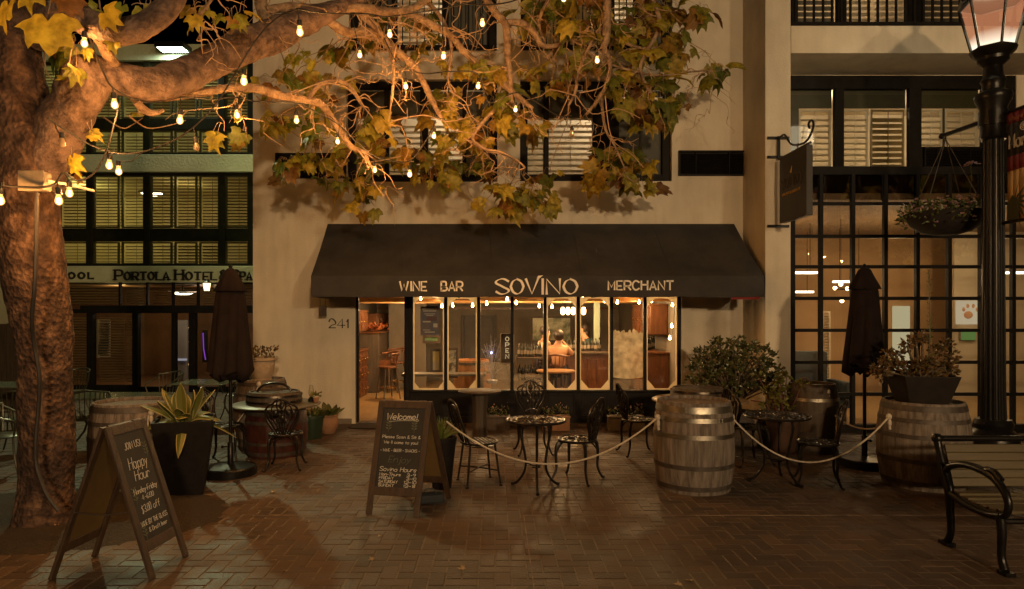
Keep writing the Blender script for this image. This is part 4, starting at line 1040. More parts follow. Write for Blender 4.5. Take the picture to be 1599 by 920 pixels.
# ------------------------------------------------------------------ things fixed to the trunk
jb = thing('junction_box', 'weathered pale junction box strapped to the tree trunk', 'electrical box', P(56,284,5.36))
m = MB(); m.box(-.098,.098,-.05,.05,-.075,.075); m.build('housing', plastic_w, jb, bev=.012)
m = MB(); m.box(-.103,.103,-.062,-.051,-.08,.08); m.build('lid', plastic_w, jb, bev=.008)
m = MB(); m.tube([(-.11,-.02,.0),(-.2,.12,.0),(-.3,.3,.01)], .012, 6); m.tube([(.11,-.02,0),(.2,.12,0),(.22,.4,0)], .012, 6); m.build('strap', ropem, jb)
cd = thing('conduit', 'grey conduit pipe running down the tree trunk from the junction box', 'conduit', G(95,795))
m = MB(); pts = [P(58,300,5.36),P(57,350,5.36),P(56,400,5.33),P(54,450,5.32),P(50,500,5.36),P(54,540,5.42),P(62,590,5.43),P(60,640,5.45),P(56,690,5.45),P(58,730,5.45),P(72,770,5.42),P(92,798,5.42)]
m.tube(spline(pts, 8), .016, 8); m.build('pipe', M('conduit_grey', (.035,.028,.024), (.025,.02,.017), scale=20, rough=.5), cd, w=True)

# ------------------------------------------------------------------ string lights
bulb_on = bpy.data.materials.new('bulb_glow'); bulb_on.use_nodes = True       # frosted glowing glass that lets its filament lamp shine out
_n = bulb_on.node_tree; _n.nodes.clear(); _o = _n.nodes.new('ShaderNodeOutputMaterial'); _e = _n.nodes.new('ShaderNodeEmission'); _t = _n.nodes.new('ShaderNodeBsdfTransparent'); _m = _n.nodes.new('ShaderNodeMixShader')
_e.inputs['Color'].default_value = (1,.50,.13,1); _e.inputs['Strength'].default_value = 2.6; _m.inputs[0].default_value = .42
_n.links.new(_t.outputs[0], _m.inputs[1]); _n.links.new(_e.outputs[0], _m.inputs[2]); _n.links.new(_m.outputs[0], _o.inputs['Surface'])
BULBL = bpy.data.lights.new('bulb_light', 'POINT'); BULBL.energy = 46; BULBL.color = (1,.43,.11); BULBL.shadow_soft_size = .022; bulb_off = GLASS('bulb_clear', (.85,.78,.66), film=.5, filmcol=(.75,.62,.45))
cabm = M('cable_black', (.015,.013,.012), rough=.5)
mb = MB(); mb.lathe([(.008,.045),(.02,.040),(.023,.0),(.020,-.008)], 12); _sock = mb.build('socket', cabm)
mb = MB(); mb.lathe([(.013,-.006),(.017,-.02),(.026,-.046),(.028,-.060),(.022,-.076),(.010,-.086),(.001,-.088)], 14, cap0=False); mb.ball((0,0,-.055), .0175, 10, 7, (.85,.85,1.35)); _bon = mb.build('bulb', bulb_on)
_bon.data.materials.append(EM('filament_glow', (1,.74,.40), 26))
_nf = 10*2+10*5
for q_ in list(_bon.data.polygons)[-_nf:]: q_.material_index = 1
_boff = bpy.data.objects.new('bulb', _bon.data.copy()); COL.objects.link(_boff); _boff.data.materials.clear(); _boff.data.materials.append(bulb_off)
first = [True, True]
def strand(label, cable, bulbs):
    """cable: (px,py,Y); bulbs: (px,py,Y,lit) with py at the middle of the glass"""
    a = P(*cable[0]); t = thing('string_light', label, 'string lights', a, group='strings of bulbs in the tree')
    sp = spline([P(*c) for c in cable], 8); m = MB(); m.tube(sp, .0085, 6)
    for (px, py, Y, lit) in bulbs:
        c = P(px, py, Y)+Vector((0,0,.055))
        q = min(sp, key=lambda s: (s.x-c.x)**2+(s.y-c.y)**2*.3+((s.z-c.z-.12)**2)*.4)
        m.tube(spline([q, (q+c)/2+Vector((0,0,-.02 if q.z > c.z+.1 else .06)), c+Vector((0,0,.04))], 4), .005, 5)
        s_ = _sock if first[0] else _sock.copy()
        if not first[0]: COL.objects.link(s_)
        first[0] = False
        s_.parent = t; s_.location = c-a
        proto = _bon if lit else _boff
        k = 1 if lit else 2
        if (lit, 'used') in used: b = proto.copy(); COL.objects.link(b)
        else: b = proto; used.add((lit,'used'))
        b.parent = s_; b.location = (0,0,0)
        sz = random.uniform(.92,1.08); s_.scale = (sz,sz,sz); s_.rotation_euler = (random.uniform(-.12,.12), random.uniform(-.12,.12), random.uniform(0,6))
        if not lit: b['label'] = 'clear unlit bulb'
        else:
            lo = bpy.data.objects.new('bulb_light', BULBL); COL.objects.link(lo); lo.parent = b; lo.location = (0,0,-.06)
    m.build('cable', cabm, t, w=True)
used = set()
strand('light string from the junction box, hung under the thick limb, with two unlit bulbs',
  [(75,185,5.5),(110,208,5.7),(150,230,5.9),(190,240,6.0),(235,234,6.1),(290,208,6.3),(335,165,6.5),(370,110,6.6),(400,62,6.7),(430,30,6.7),(465,14,6.6)],
  [(97,225,5.45,0),(171,258,5.8,1),(185,269,5.5,1),(306,231,6.2,0),(381,127,5.6,1),(468,50,5.7,1)])
strand('short light string around the trunk beside the pale junction box',
  [(-25,285,5.2),(30,292,5.25),(80,290,5.3),(100,270,5.4),(120,282,5.5),(145,272,5.6),(165,240,5.7),(178,195,5.8),(187,160,5.85)],
  [(0,313,5.15,1),(91,313,5.2,1),(108,302,5.3,1)])
strand('light string climbing past the sawn limb in front of the hotel windows',
  [(125,20,5.6),(140,60,5.7),(160,110,5.75),(180,140,5.8),(230,160,6.2),(282,152,6.4),(330,155,6.7),(366,152,6.9),(395,158,7.0)],
  [(132,68,5.5,1),(178,163,5.7,1),(282,188,6.0,1),(369,180,6.7,1)])
strand('light string along the low leafy branch above the wine bar corner',
  [(395,158,7.0),(430,160,7.2),(465,162,7.4),(500,178,7.7),(530,196,7.8),(560,225,8.1),(587,245,8.3),(615,252,8.4),(642,250,8.4),(665,220,8.5),(680,188,8.5)],
  [(463,188,7.3,1),(527,222,7.6,1),(585,266,8.2,1),(640,272,8.0,1),(678,213,8.3,1)])
strand('light string draped along the top limbs near the upper balcony window',
  [(465,14,6.6),(500,20,7.0),(540,22,7.4),(575,22,7.6),(605,26,7.6),(650,20,7.8),(690,14,7.9),(730,6,7.8),(755,8,7.7),(800,2,8.2),(850,-20,8.4),(880,-30,8.4),(910,0,8.2),(932,60,7.9)],
  [(562,87,7.4,1),(608,55,6.6,1),(693,88,7.7,1),(753,37,7.0,1),(881,-2,8.0,1),(932,95,7.4,1)])
strand('light string crossing in front of the second floor windows with one unlit bulb',
  [(600,60,8.0),(618,95,8.1),(635,108,8.2),(665,115,8.3),(700,112,8.4),(745,115,8.4),(757,150,8.5),(770,160,8.5),(805,145,8.6),(835,158,8.7),(870,180,8.8),(893,180,8.8)],
  [(633,135,8.0,1),(747,135,8.2,1),(805,172,8.4,1),(893,210,7.8,0)])

# another plane tree with its bulbs grows on the plaza behind the viewer and mirrors in the gridded window
t2 = dup(tree, (tree.location.x+13.2, tree.location.y-10.2, 0), None, 'second plane tree growing on the plaza behind the viewer, opposite the gridded window')
for k_, o_ in enumerate([o for o in bpy.data.objects if o.get('category') == 'string lights' and o.parent is None]):
    if k_ in (3, 5): dup(o_, o_.location+Vector((13.2,-10.2,0)), None, ['','','','light string on the lower branch of the second plane tree','','light string on the outer branch of the second plane tree'][k_])
# ------------------------------------------------------------------ barrels
def barrel(name, label, loc, rb, rt, h, wood, hoops, group='wine barrels', rz=0.0, bung=False):
    """rb bilge radius, rt head radius, hoops: (height fraction, width, material)"""
    t = thing(name, label, 'barrel', loc, rz, group)
    def rad(z): u = (z/h-.5)*2; return rb-(rb-rt)*u*u
    nst = 22; seg = nst*4
    def groove(k, z): return 1-(.012 if k % 4 == 0 else 0)
    m = MB(); m.lathe([(rad(z)*1.0, z) for z in [h*i/14 for i in range(15)]]+[(rad(h)-.022, h)]+[(rad(h)-.026, h-.035)], seg, fn=groove, cap0=True, cap1=False)
    st = m.build('staves', wood, t, sharp=18)
    m = MB(); m.lathe([(rad(h)-.024, h-.036), (.001, h-.034)], 32, smooth=False, cap0=False); m.build('head', wood, t)
    for f, w_, mt in hoops:
        z0, z1 = h*f-w_/2, h*f+w_/2
        m = MB(); m.lathe([(rad(z0)+.001, z0), (rad(z0)+.005, z0), (rad(z1)+.005, z1), (rad(z1)+.001, z1)], 56, cap0=False, cap1=False)
        a = random.uniform(-2.2,-1.0); r_ = rad(h*f)+.006
        for q in (-.05,.05):
            for zz in (-.25,.25): m.ball((r_*math.cos(a+q), r_*math.sin(a+q), h*f+zz*w_), .006, 6, 4)
        m.build('hoop', mt, t)
    if bung:
        m = MB(); zz = h*.5; m.tube([(0,-rad(zz)+.01,zz),(0,-rad(zz)-.006,zz)], .028, 12); m.build('bung', cabm, t)
    return t
B1 = Vector((XP(1083,7.13), 7.13, 0))
barrel('wine_barrel', 'big weathered wine barrel with three shiny upper hoops tied to both ropes', B1, .415, .372, .93, oakgrey,
       [(.925,.065,steel),(.815,.045,steel),(.635,.045,steel),(.30,.045,rusthoop),(.07,.05,rusthoop)])
B2 = Vector((XP(1441,7.26), 7.26, 0))
barrel('wine_barrel', 'weathered wine barrel carrying the square jade plant pot', B2, .445, .385, .905, oakgrey,
       [(.94,.06,rusthoop),(.80,.045,rusthoop),(.62,.045,rusthoop),(.34,.045,rusthoop),(.08,.05,rusthoop)], rz=1.2)
bg = MB(); 
barrel('wine_barrel', 'pale wine barrel standing behind the tall dark agave planter', (XP(208,7.25), 7.25, 0), .43, .385, .90, oakgrey,
       [(.94,.06,rusthoop),(.78,.045,rusthoop),(.6,.045,rusthoop),(.34,.045,rusthoop),(.08,.05,rusthoop)], rz=2.2)
B4 = Vector((XP(409,9.5), 9.5, 0))
barrel('wine_barrel', 'wine barrel near the stucco wall with a clay flowerpot on top', B4, .38, .31, .92, oakgrey,
       [(.94,.05,rusthoop),(.78,.04,rusthoop),(.55,.04,rusthoop),(.1,.04,rusthoop)], rz=.5)
B5 = Vector((XP(1268,9.0), 9.0, 0))
barrel('wine_barrel', 'dim wine barrel against the gridded window next to the pilaster', B5, .34, .285, .91, oakdark,
       [(.93,.05,rusthoop),(.78,.04,steel),(.6,.04,rusthoop),(.3,.04,rusthoop),(.08,.05,rusthoop)])
RB = Vector((XP(432,8.8), 8.8, 0))
t = barrel('barrel_table', 'low red stained barrel under a round tabletop beside the cast iron chair', RB, .40, .35, .63, oakred,
       [(.9,.05,rusthoop),(.72,.04,rusthoop),(.3,.04,rusthoop),(.09,.05,rusthoop)], group='barrels used as tables')
t['category'] = 'table'
topm = M('table_slate', (.10,.09,.065), (.14,.12,.09), scale=5, rough=.4)
m = MB(); m.lathe([(.001,.632),(.53,.632),(.565,.645),(.565,.655),(.55,.665),(.001,.667)], 48); m.build('tabletop', topm, t)
RT = Vector((XP(1092,8.85), 8.85, 0))
t = barrel('barrel_table', 'round topped barrel table behind the big barrel with shiny hoops', RT, .38, .33, .68, oakdark, [(.9,.05,rusthoop),(.7,.04,rusthoop),(.3,.04,rusthoop),(.09,.05,rusthoop)], group='barrels used as tables')
t['category'] = 'table'
m = MB(); m.lathe([(.001,.682),(.57,.682),(.61,.69),(.61,.705),(.59,.715),(.001,.717)], 48); m.build('tabletop', M('table_oak', (.32,.22,.12), (.22,.15,.08), scale=4, rough=.3), t)

def stave_caddy(label, loc, r, h, handle):
    t = thing('barrel_caddy', label, 'tray', loc, 0, 'barrel end caddies on the tables')
    m = MB(); m.lathe([(r,0),(r*1.03,h*.35),(r*.98,h*.8),(r*.92,h),(r*.86,h),(r*.86,h*.9),(.001,h*.9)], 72, fn=lambda k, z: 1-.015*(k % 4 == 0)); m.build('staves', oakdark, t, sharp=18)
    for z in (h*.22, h*.72):
        m = MB(); m.lathe([(r*1.03,z-.011),(r*1.04,z-.011),(r*1.03,z+.011),(r*1.02,z+.011)], 48, cap0=False, cap1=False); m.build('hoop', M('dark_hoop', (.10,.085,.07), (.06,.05,.04), scale=9, rough=.35, metal=1), t)
    if handle:
        m = MB(); m.tube(spline([(-.22,0,h*.9),(-.2,0,h+.03),(-.12,0,h+.085),(0,0,h+.10),(.12,0,h+.085),(.2,0,h+.03),(.22,0,h*.9)], 5), .016, 8); m.build('handle', iron, t)
    return t
stave_caddy('barrel end tray with an iron handle on the red barrel table', RB+Vector((-.03,0,.668)), .345, .155, True)
stave_caddy('barrel end tray without a handle on the table behind the big barrel', RT+Vector((-.02,0,.718)), .345, .15, False)

# ------------------------------------------------------------------ cast iron bistro set
def cast_chair(label, loc, rz, sc=1.0):
    """faces +y; seat at .45, back at -y"""
    t = thing('bistro_chair', label, 'chair', loc, rz, 'cast iron bistro chairs', sc)
    m = MB(); R = .205; zs = .45
    m.tube([(R*math.cos(a), R*math.sin(a)*1.0, zs) for a in [i*2*PI/36 for i in range(36)]], .014, 8, closed=True)
    m.tube([(R*.55*math.cos(a), R*.55*math.sin(a), zs+.004) for a in [i*2*PI/24 for i in range(24)]], .009, 6, closed=True)
    for i in range(12):
        a = i*PI/6; a2 = a+.26
        for e in (-.25,.25): m.tube(spline([(R*.1*math.cos(a),R*.1*math.sin(a),zs+.006),(R*.5*math.cos(a+e),R*.5*math.sin(a+e),zs+.004),(R*.98*math.cos(a),R*.98*math.sin(a),zs)], 3), .0085, 5)
        m.lathe([(.022,zs-.004),(.022,zs+.006)], 8, (R*.78*math.cos(a2),R*.78*math.sin(a2),0))
    m.lathe([(.03,zs-.004),(.03,zs+.01)], 12)
    m.build('seat', iron, t)
    m = MB()
    def bk(u, v):        # back surface: u across -1..1, v height 0..1
        return Vector((.205*u, -.185-.10*v-.03*(1-u*u)+.03, .45+.47*v))
    outline = [(-.42,.02),(-.62,.22),(-.92,.45),(-1.0,.66),(-.80,.82),(-.52,.88),(-.30,.97),(0,1.0),(.30,.97),(.52,.88),(.80,.82),(1.0,.66),(.92,.45),(.62,.22),(.42,.02)]
    m.tube(spline([bk(*p) for p in outline], 5), .0125, 8)
    for l in ([(0,.03),(0,.35),(0,.75),(0,.98)],[(-.12,.03),(-.35,.3),(-.62,.55),(-.55,.8),(-.3,.82),(-.18,.6),(-.15,.3),(-.05,.05)],[(.12,.03),(.35,.3),(.62,.55),(.55,.8),(.3,.82),(.18,.6),(.15,.3),(.05,.05)],
              [(-.3,.05),(-.55,.28),(-.85,.5),(-.93,.66)],[(.3,.05),(.55,.28),(.85,.5),(.93,.66)],[(-.2,.97),(-.28,.8),(0,.62),(.28,.8),(.2,.97)],[(-.42,.16),(0,.22),(.42,.16)]):
        m.tube(spline([bk(*p) for p in l], 5), .0095, 6)
    for p in ((0,.5),(-.4,.64),(.4,.64),(-.2,.42),(.2,.42),(0,.82),(-.68,.64),(.68,.64)):
        c = bk(*p); m.ball(c, .030, 8, 5, (1.1,.3,1.3))
    m.build('backrest', iron, t)
    for sx, sy in ((-1,-1),(1,-1),(-1,1),(1,1)):
        m = MB(); a = Vector((sx*.125, sy*.13, .44))
        m.tube(spline([a, (sx*.165,sy*.165,.40),(sx*.178,sy*.175,.28),(sx*.172,sy*.172,.14),(sx*.205,sy*.205,.035),(sx*.228,sy*.228,.016)], 5), [.020,.021,.017,.014,.013,.016], 8)
        m.tube(spline([(sx*.03,sy*.12,.43),(sx*.09,sy*.15,.40),(sx*.168,sy*.168,.33)], 4), .009, 6)
        m.build('leg', iron, t)
    return t
def wire_chair(label, loc, rz):
    t = thing('wire_chair', label, 'chair', loc, rz)
    m = MB(); R = .2; m.tube([(R*math.cos(a), R*math.sin(a), .45) for a in [i*2*PI/36 for i in range(36)]], .012, 8, closed=True)
    for k in range(9):
        x = -.16+k*.04; y = math.sqrt(max(0,R*R-x*x)); m.tube([(x,-y,.452),(x,y,.452)], .006, 5); m.tube([(-y,x,.456),(y,x,.456)], .006, 5)
    m.lathe([(.196,.44),(.196,.447)], 32); m.build('seat', iron, t)
    m = MB(); m.tube(spline([(-.14,-.15,.45),(-.20,-.21,.58),(-.205,-.27,.74),(-.15,-.30,.87),(0,-.315,.915),(.15,-.30,.87),(.205,-.27,.74),(.20,-.21,.58),(.14,-.15,.45)], 6), .0125, 8)
    m.tube(spline([(-.09,-.17,.46),(-.14,-.235,.66),(-.10,-.285,.82),(0,-.30,.86),(.10,-.285,.82),(.14,-.235,.66),(.09,-.17,.46)], 6), .009, 6)
    m.tube(spline([(-.03,-.18,.46),(-.06,-.25,.66),(0,-.29,.78),(.06,-.25,.66),(.03,-.18,.46)], 6), .008, 6)
    m.build('backrest', iron, t)
    for sx, sy in ((-1,-1),(1,-1),(-1,1),(1,1)):
        m = MB(); m.tube([(sx*.135,sy*.135,.45),(sx*.16,sy*.16,.22),(sx*.185,sy*.185,.02)], [.013,.012,.011], 8); m.lathe([(.02,0),(.018,.02)], 10, (sx*.187,sy*.187,0)); m.build('leg', iron, t)
    m = MB(); m.tube([(-.168,-.168,.16),(0,0,.17),(.168,.168,.16)], .008, 6); m.tube([(.168,-.168,.16),(0,0,.172),(-.168,.168,.16)], .008, 6); m.build('stretcher', iron, t)
    return t
def bistro_table(label, loc, rz, R, h=.72):
    t = thing('bistro_table', label, 'table', loc, rz, 'cast iron bistro tables')
    m = MB(); m.tube([(R*math.cos(a), R*math.sin(a), h) for a in [i*2*PI/56 for i in range(56)]], .015, 8, closed=True)
    for q in (.36,.70): m.tube([(R*q*math.cos(a), R*q*math.sin(a), h+.002) for a in [i*2*PI/36 for i in range(36)]], .010, 6, closed=True)
    for i in range(18):
        a = i*2*PI/18
        for e in (-.17,.17):
            m.tube(spline([(R*.06*math.cos(a),R*.06*math.sin(a),h+.004),(R*.40*math.cos(a+e*1.6),R*.40*math.sin(a+e*1.6),h+.004),(R*.70*math.cos(a-e),R*.70*math.sin(a-e),h+.003),(R*.99*math.cos(a+e*.4),R*.99*math.sin(a+e*.4),h)], 3), .0095, 5)
        m.lathe([(.020,h-.004),(.020,h+.008)], 8, (R*.84*math.cos(a+.17),R*.84*math.sin(a+.17),0)); m.lathe([(.016,h-.004),(.016,h+.008)], 8, (R*.54*math.cos(a),R*.54*math.sin(a),0))
    m.lathe([(.035,h-.006),(.035,h+.01)], 12)
    m.build('tabletop', iron, t)
    for k in range(3):
        a = -PI/2+k*2*PI/3; c, s_ = math.cos(a), math.sin(a)
        m = MB(); m.tube(spline([(q*c, q*s_, z) for q, z in ((.55*R,h-.01),(.62*R,h-.10),(.50*R,h-.28),(.40*R,h-.44),(.46*R,.16),(.72*R,.05),(.95*R,.016))], 5), [.016,.017,.014,.013,.013,.014,.018], 8)
        m.tube(spline([(.06*R*c,.06*R*s_,.23),(.25*R*c,.25*R*s_,.25),(.42*R*c,.42*R*s_,.26)], 4), .008, 6); m.build('leg', iron, t)
    m = MB(); m.tube([(.15*R*math.cos(a), .15*R*math.sin(a), .232) for a in [i*2*PI/20 for i in range(20)]], .008, 6, closed=True); m.build('brace_ring', iron, t)
    return t
bistro_table('lacy round cast iron table between the wire chair and a bistro chair', (XP(837,7.06), 7.06, 0), 0, .305)
bistro_table('lacy round cast iron table beside the yellowish leafy pot plant', (XP(1213,7.35), 7.35, 0), .5, .335)
wire_chair('round backed wire chair with straight legs facing the bistro table', (XP(748,7.3), 7.3, 0), -1.25)
cast_chair('bistro chair facing the lacy table inside the longer rope', (XP(901,7.42), 7.42, 0), 1.05)
cast_chair('bistro chair behind the lacy table with its back at the shop window', (XP(833,8.85), 8.85, 0), PI+.1)
cast_chair('bistro chair seen side on beside the big barrel under the shop window', (XP(997,8.8), 8.8, 0), -1.45)
cast_chair('bistro chair facing the lacy table next to the closed umbrella', (XP(1277,7.25), 7.25, 0), 1.2)
cast_chair('bistro chair pushed up to the red barrel table', (XP(446,8.0), 8.0, 0), 0.1, .92)
cast_chair('bistro chair behind the umbrella pole with pale light on its seat', (XP(352,8.35), 8.35, 0), -1.5)
cast_chair('bistro chair half hidden between the lacy table and the jade bush', (XP(1168,8.25), 8.25, 0), -1.4)
# tall narrow pub table by the window
t = thing('pub_table', 'small dark round table standing against the shop window riser', 'table', (XP(749,9.4), 9.4, 0))
m = MB(); m.lathe([(.001,.735),(.29,.735),(.30,.745),(.30,.755),(.29,.762),(.001,.764)], 40); m.build('tabletop', oakdark, t)
m = MB(); m.lathe([(.11,.02),(.10,.2),(.105,.5),(.12,.733)], 12, smooth=False); m.build('pedestal', oakdark, t)
m = MB(); m.lathe([(.22,0),(.22,.012),(.1,.03)], 24); m.build('foot', iron, t)

# ------------------------------------------------------------------ hotel terrace furniture
patio = M('bronze_patio_metal', (.05,.05,.03), (.07,.07,.045), scale=10, rough=.35, metal=.4)
def patio_chair(label, loc, rz, arms=True):
    t = thing('patio_chair', label, 'chair', loc, rz, 'metal terrace chairs')
    m = MB(); m.lathe([(.001,.43),(.21,.43),(.225,.44),(.21,.452),(.001,.455)], 28); m.build('seat', patio, t)
    m = MB(); top = []; bot = []
    for i in range(13):
        a = PI+PI*.06+PI*.88*i/12
        bot.append((.215*math.cos(a), .215*math.sin(a), .46)); top.append((.27*math.cos(a), .29*math.sin(a), .84-.06*abs(i-6)/6))
    m.tube(spline(top, 3), .012, 6)
    for a, b in zip(bot, top): m.tube([a, ((a[0]+b[0])/2*1.05,(a[1]+b[1])/2*1.05,(a[2]+b[2])/2), b], .0065, 5)
    m.build('backrest', patio, t)
    for sx, sy in ((-1,-1),(1,-1),(-1,1),(1,1)):
        m = MB(); m.tube(spline([(sx*.15,sy*.15,.43),(sx*.16,sy*.17,.2),(sx*.21,sy*.22,.01)], 4), .011, 6); m.build('leg', patio, t)
    if arms:
        for sx in (-1,1): m = MB(); m.tube(spline([(sx*.26,-.10,.78),(sx*.29,.06,.68),(sx*.26,.19,.62),(sx*.20,.17,.45)], 5), .011, 6); m.build('armrest', patio, t)
    return t
def patio_table(label, loc, w, d, h=.72, rz=0):
    t = thing('patio_table', label, 'table', loc, rz, 'metal terrace tables')
    m = MB(); m.box(-w/2,w/2,-d/2,d/2,h-.02,h); m.build('tabletop', M('table_glass_green', (.12,.14,.10), rough=.12), t, bev=.006)
    for sx in (-1,1):
        for sy in (-1,1):
            m = MB(); m.tube(spline([(sx*w*.42,sy*d*.4,h-.021),(sx*w*.25,sy*d*.25,h*.5),(sx*w*.40,sy*d*.4,.01)], 4), .014, 6); m.build('leg', patio, t)
    return t
patio_table('long terrace table with a thin pale top beyond the barrel by the tree', (XP(185,9.2), 9.2, 0), 1.3, .7)
patio_table('terrace table behind the agave planter near the hotel door', (XP(322,11.0), 11.0, 0), .85, .8)
patio_chair('slatted terrace chair right beside the tree trunk', (XP(134,8.95), 8.95, 0), .5)
patio_chair('terrace chair in front of the hotel glass door behind the long table', (XP(258,11.4), 11.4, 0), 2.6)
patio_chair('terrace chair behind the closed umbrella canopy by the hotel', (XP(372,11.6), 11.6, 0), 2.4)
patio_chair('terrace chair nearest the hotel side light, half behind the tree', (XP(112,12.0), 12.0, 0), 2.9, False)
patio_chair('terrace chair cut by the picture edge close to the tree pit', (XP(2,7.7), 7.7, 0), -1.2)
patio_chair('terrace chair behind another one at the picture edge beside the trunk', (XP(28,8.9), 8.9, 0), .4)
patio_table('dim terrace table in front of the dark board fence', (XP(8,10.6), 10.6, 0), .9, .8)

# ------------------------------------------------------------------ closed umbrellas
def umbrella(label, loc, topz, botz, rz):
    t = thing('closed_umbrella', label, 'umbrella', loc, rz, 'closed market umbrellas')
    m = MB(); m.lathe([(.285,0),(.285,.085),(.27,.10),(.12,.112),(.06,.125),(.001,.126)], 40); m.build('base_weight', blackmetal, t)
    m = MB(); m.lathe([(.034,.12),(.034,.36),(.030,.365),(.030,.12)], 14); m.tube([(-.03,0,.32),(-.075,0,.32)], .009, 6); m.ball((-.085,0,.32), .018, 8, 5); m.build('stem_socket', blackmetal, t)
    m = MB(); m.tube([(0,0,.13),(0,0,topz-.03)], .020, 10); m.build('pole', blackmetal, t)
    H = topz-botz; nf = 8; seg = 96; random.seed(int(topz*1000)); ph = [random.uniform(-.25,.25) for _ in range(nf)]; am = [random.uniform(.75,1.25) for _ in range(nf)]
    def fold(a, z):
        f = (topz-z)/H; k = a/(2*PI)*nf; i = int(k) % nf; u = k-int(k)
        w = math.sin(PI*(u**(1+ph[i])))
        return 1+(.30*f*am[i])*(w-.55)
    def rad(z): 
        f = (topz-z)/H
        return .02+.115*min(1,f*4.5)+.10*f-.02*math.sin(f*PI)*0
    m = MB(); zs = [topz-.02-(H-.02)*i/26 for i in range(27)]; vs = []; fs = []
    for j, z in enumerate(zs):
        for k in range(seg):
            a = 2*PI*k/seg; tw_ = .35*(topz-z)/H; zz = z
            if j >= 25: zz = z+.05*math.sin(a*nf/2+1)+.02*math.sin(a*5)
            q = rad(z)*fold((a+tw_) % (2*PI), z)
            if j == 26: q *= .62
            vs.append((q*math.cos(a), q*math.sin(a)*.86, zz))
    for j in range(len(zs)-1):
        for k in range(seg): l = (k+1) % seg; fs.append([j*seg+k, j*seg+l, (j+1)*seg+l, (j+1)*seg+k])
    m.add(vs, fs, True); m.build('canopy', fabricdk, t, sharp=70)
    m = MB(); m.lathe([(.20,botz+.055),(.16,botz-.01),(.06,botz+.0),(.04,botz+.06)], 64, fn=lambda k, z: 1+.16*math.sin(k*.9)+.08*math.sin(k*2.3+z*60)); m.build('canopy_hem', fabricdk, t, sharp=70)
    m = MB(); m.lathe([(.028,topz-.005),(.07,topz-.04),(.105,topz-.12),(.175,topz-.265),(.17,topz-.272)], 64, cap1=False, fn=lambda k, z: 1+.07*math.sin(k*2*PI*8/64)*(topz-z)/.27); m.build('wind_vent', fabricdk, t, sharp=70)
    m = MB(); m.lathe([(.012,topz-.03),(.018,topz),(.024,topz+.015),(.012,topz+.035),(.001,topz+.04)], 12); m.build('finial', blackmetal, t)
    return t
umbrella('closed dark umbrella on a round base beside the agave planter', (XP(360,7.68), 7.68, 0), 2.36, 1.10, .3)
umbrella('closed dark umbrella before the gridded window next to the planter barrel', (XP(1350,8.1), 8.1, 0), 2.40, 1.14, 1.9)

# ------------------------------------------------------------------ planters and plants
foliage = ISL('broad_green_leaf', [(0,(.05,.075,.016)),(.4,(.085,.105,.024)),(.75,(.12,.12,.03)),(1,(.06,.06,.02))], rough=.42, transl=.12)
jade = ISL('jade_leaf', [(0,(.045,.06,.018)),(.5,(.075,.085,.026)),(.85,(.10,.095,.03)),(1,(.12,.07,.03))], rough=.32, transl=.05)
jadered = ISL('red_tipped_jade_leaf', [(0,(.09,.08,.025)),(.4,(.13,.085,.03)),(.7,(.16,.07,.03)),(1,(.08,.06,.02))], rough=.32, transl=.05)
yellowg = ISL('yellow_green_leaf', [(0,(.11,.12,.02)),(.5,(.19,.18,.03)),(1,(.13,.12,.03))], rough=.4, transl=.25)
stemm = M('plant_stem', (.13,.09,.05), (.09,.06,.035), scale=20, rough=.7)
flowerm = ISL('small_flower', [(0,(.45,.30,.33)),(.4,(.30,.20,.28)),(.7,(.50,.22,.10)),(1,(.55,.45,.35))], rough=.6, transl=.3)
def fleshy(mb, c, d, L, w):
    d = d.normalized(); s = d.orthogonal().normalized(); s = Matrix.Rotation(random.uniform(0,6.28),3,d) @ s; n = d.cross(s)
    pts = [c, c+d*L*.45+s*w*.5+n*w*.08, c+d*L, c+d*L*.45-s*w*.5+n*w*.08]
    b = c+d*L*.5-n*w*.22; a = c+d*L*.5+n*w*.22
    mb.add(pts+[a,b], [[0,1,4],[1,2,4],[2,3,4],[3,0,4],[1,0,5],[2,1,5],[3,2,5],[0,3,5]], True)
def jade_crown(lm, sm_, base, height, spread, n, L=.05, w=.035, flat=.85):
    """forking fleshy shrub: stems from base, rosettes of leaves at the tips"""
    tips = []
    for i in range(n):
        a = random.uniform(0,2*PI); rr = math.sqrt(random.random())*spread; h = height*(.35+.65*random.random())*(1-.30*(rr/spread)**2)
        e = base+Vector((rr*math.cos(a), rr*math.sin(a)*flat, h)); k = base+Vector((rr*.3*math.cos(a), rr*.3*math.sin(a), h*.55))
        if i % 3 == 0: sm_.tube(spline([base+Vector((rr*.08*math.cos(a),rr*.08*math.sin(a),0)), k, e], 4), [.018,.011,.006], 6)
        tips.append(e)
    for e in tips:
        for q in range(random.randint(11,17)):
            d = Vector((random.gauss(0,1),random.gauss(0,1),random.gauss(.45,.8)))
            fleshy(lm, e+d.normalized()*random.uniform(0,.045), d, L*random.uniform(.7,1.3), w*random.uniform(.8,1.2))
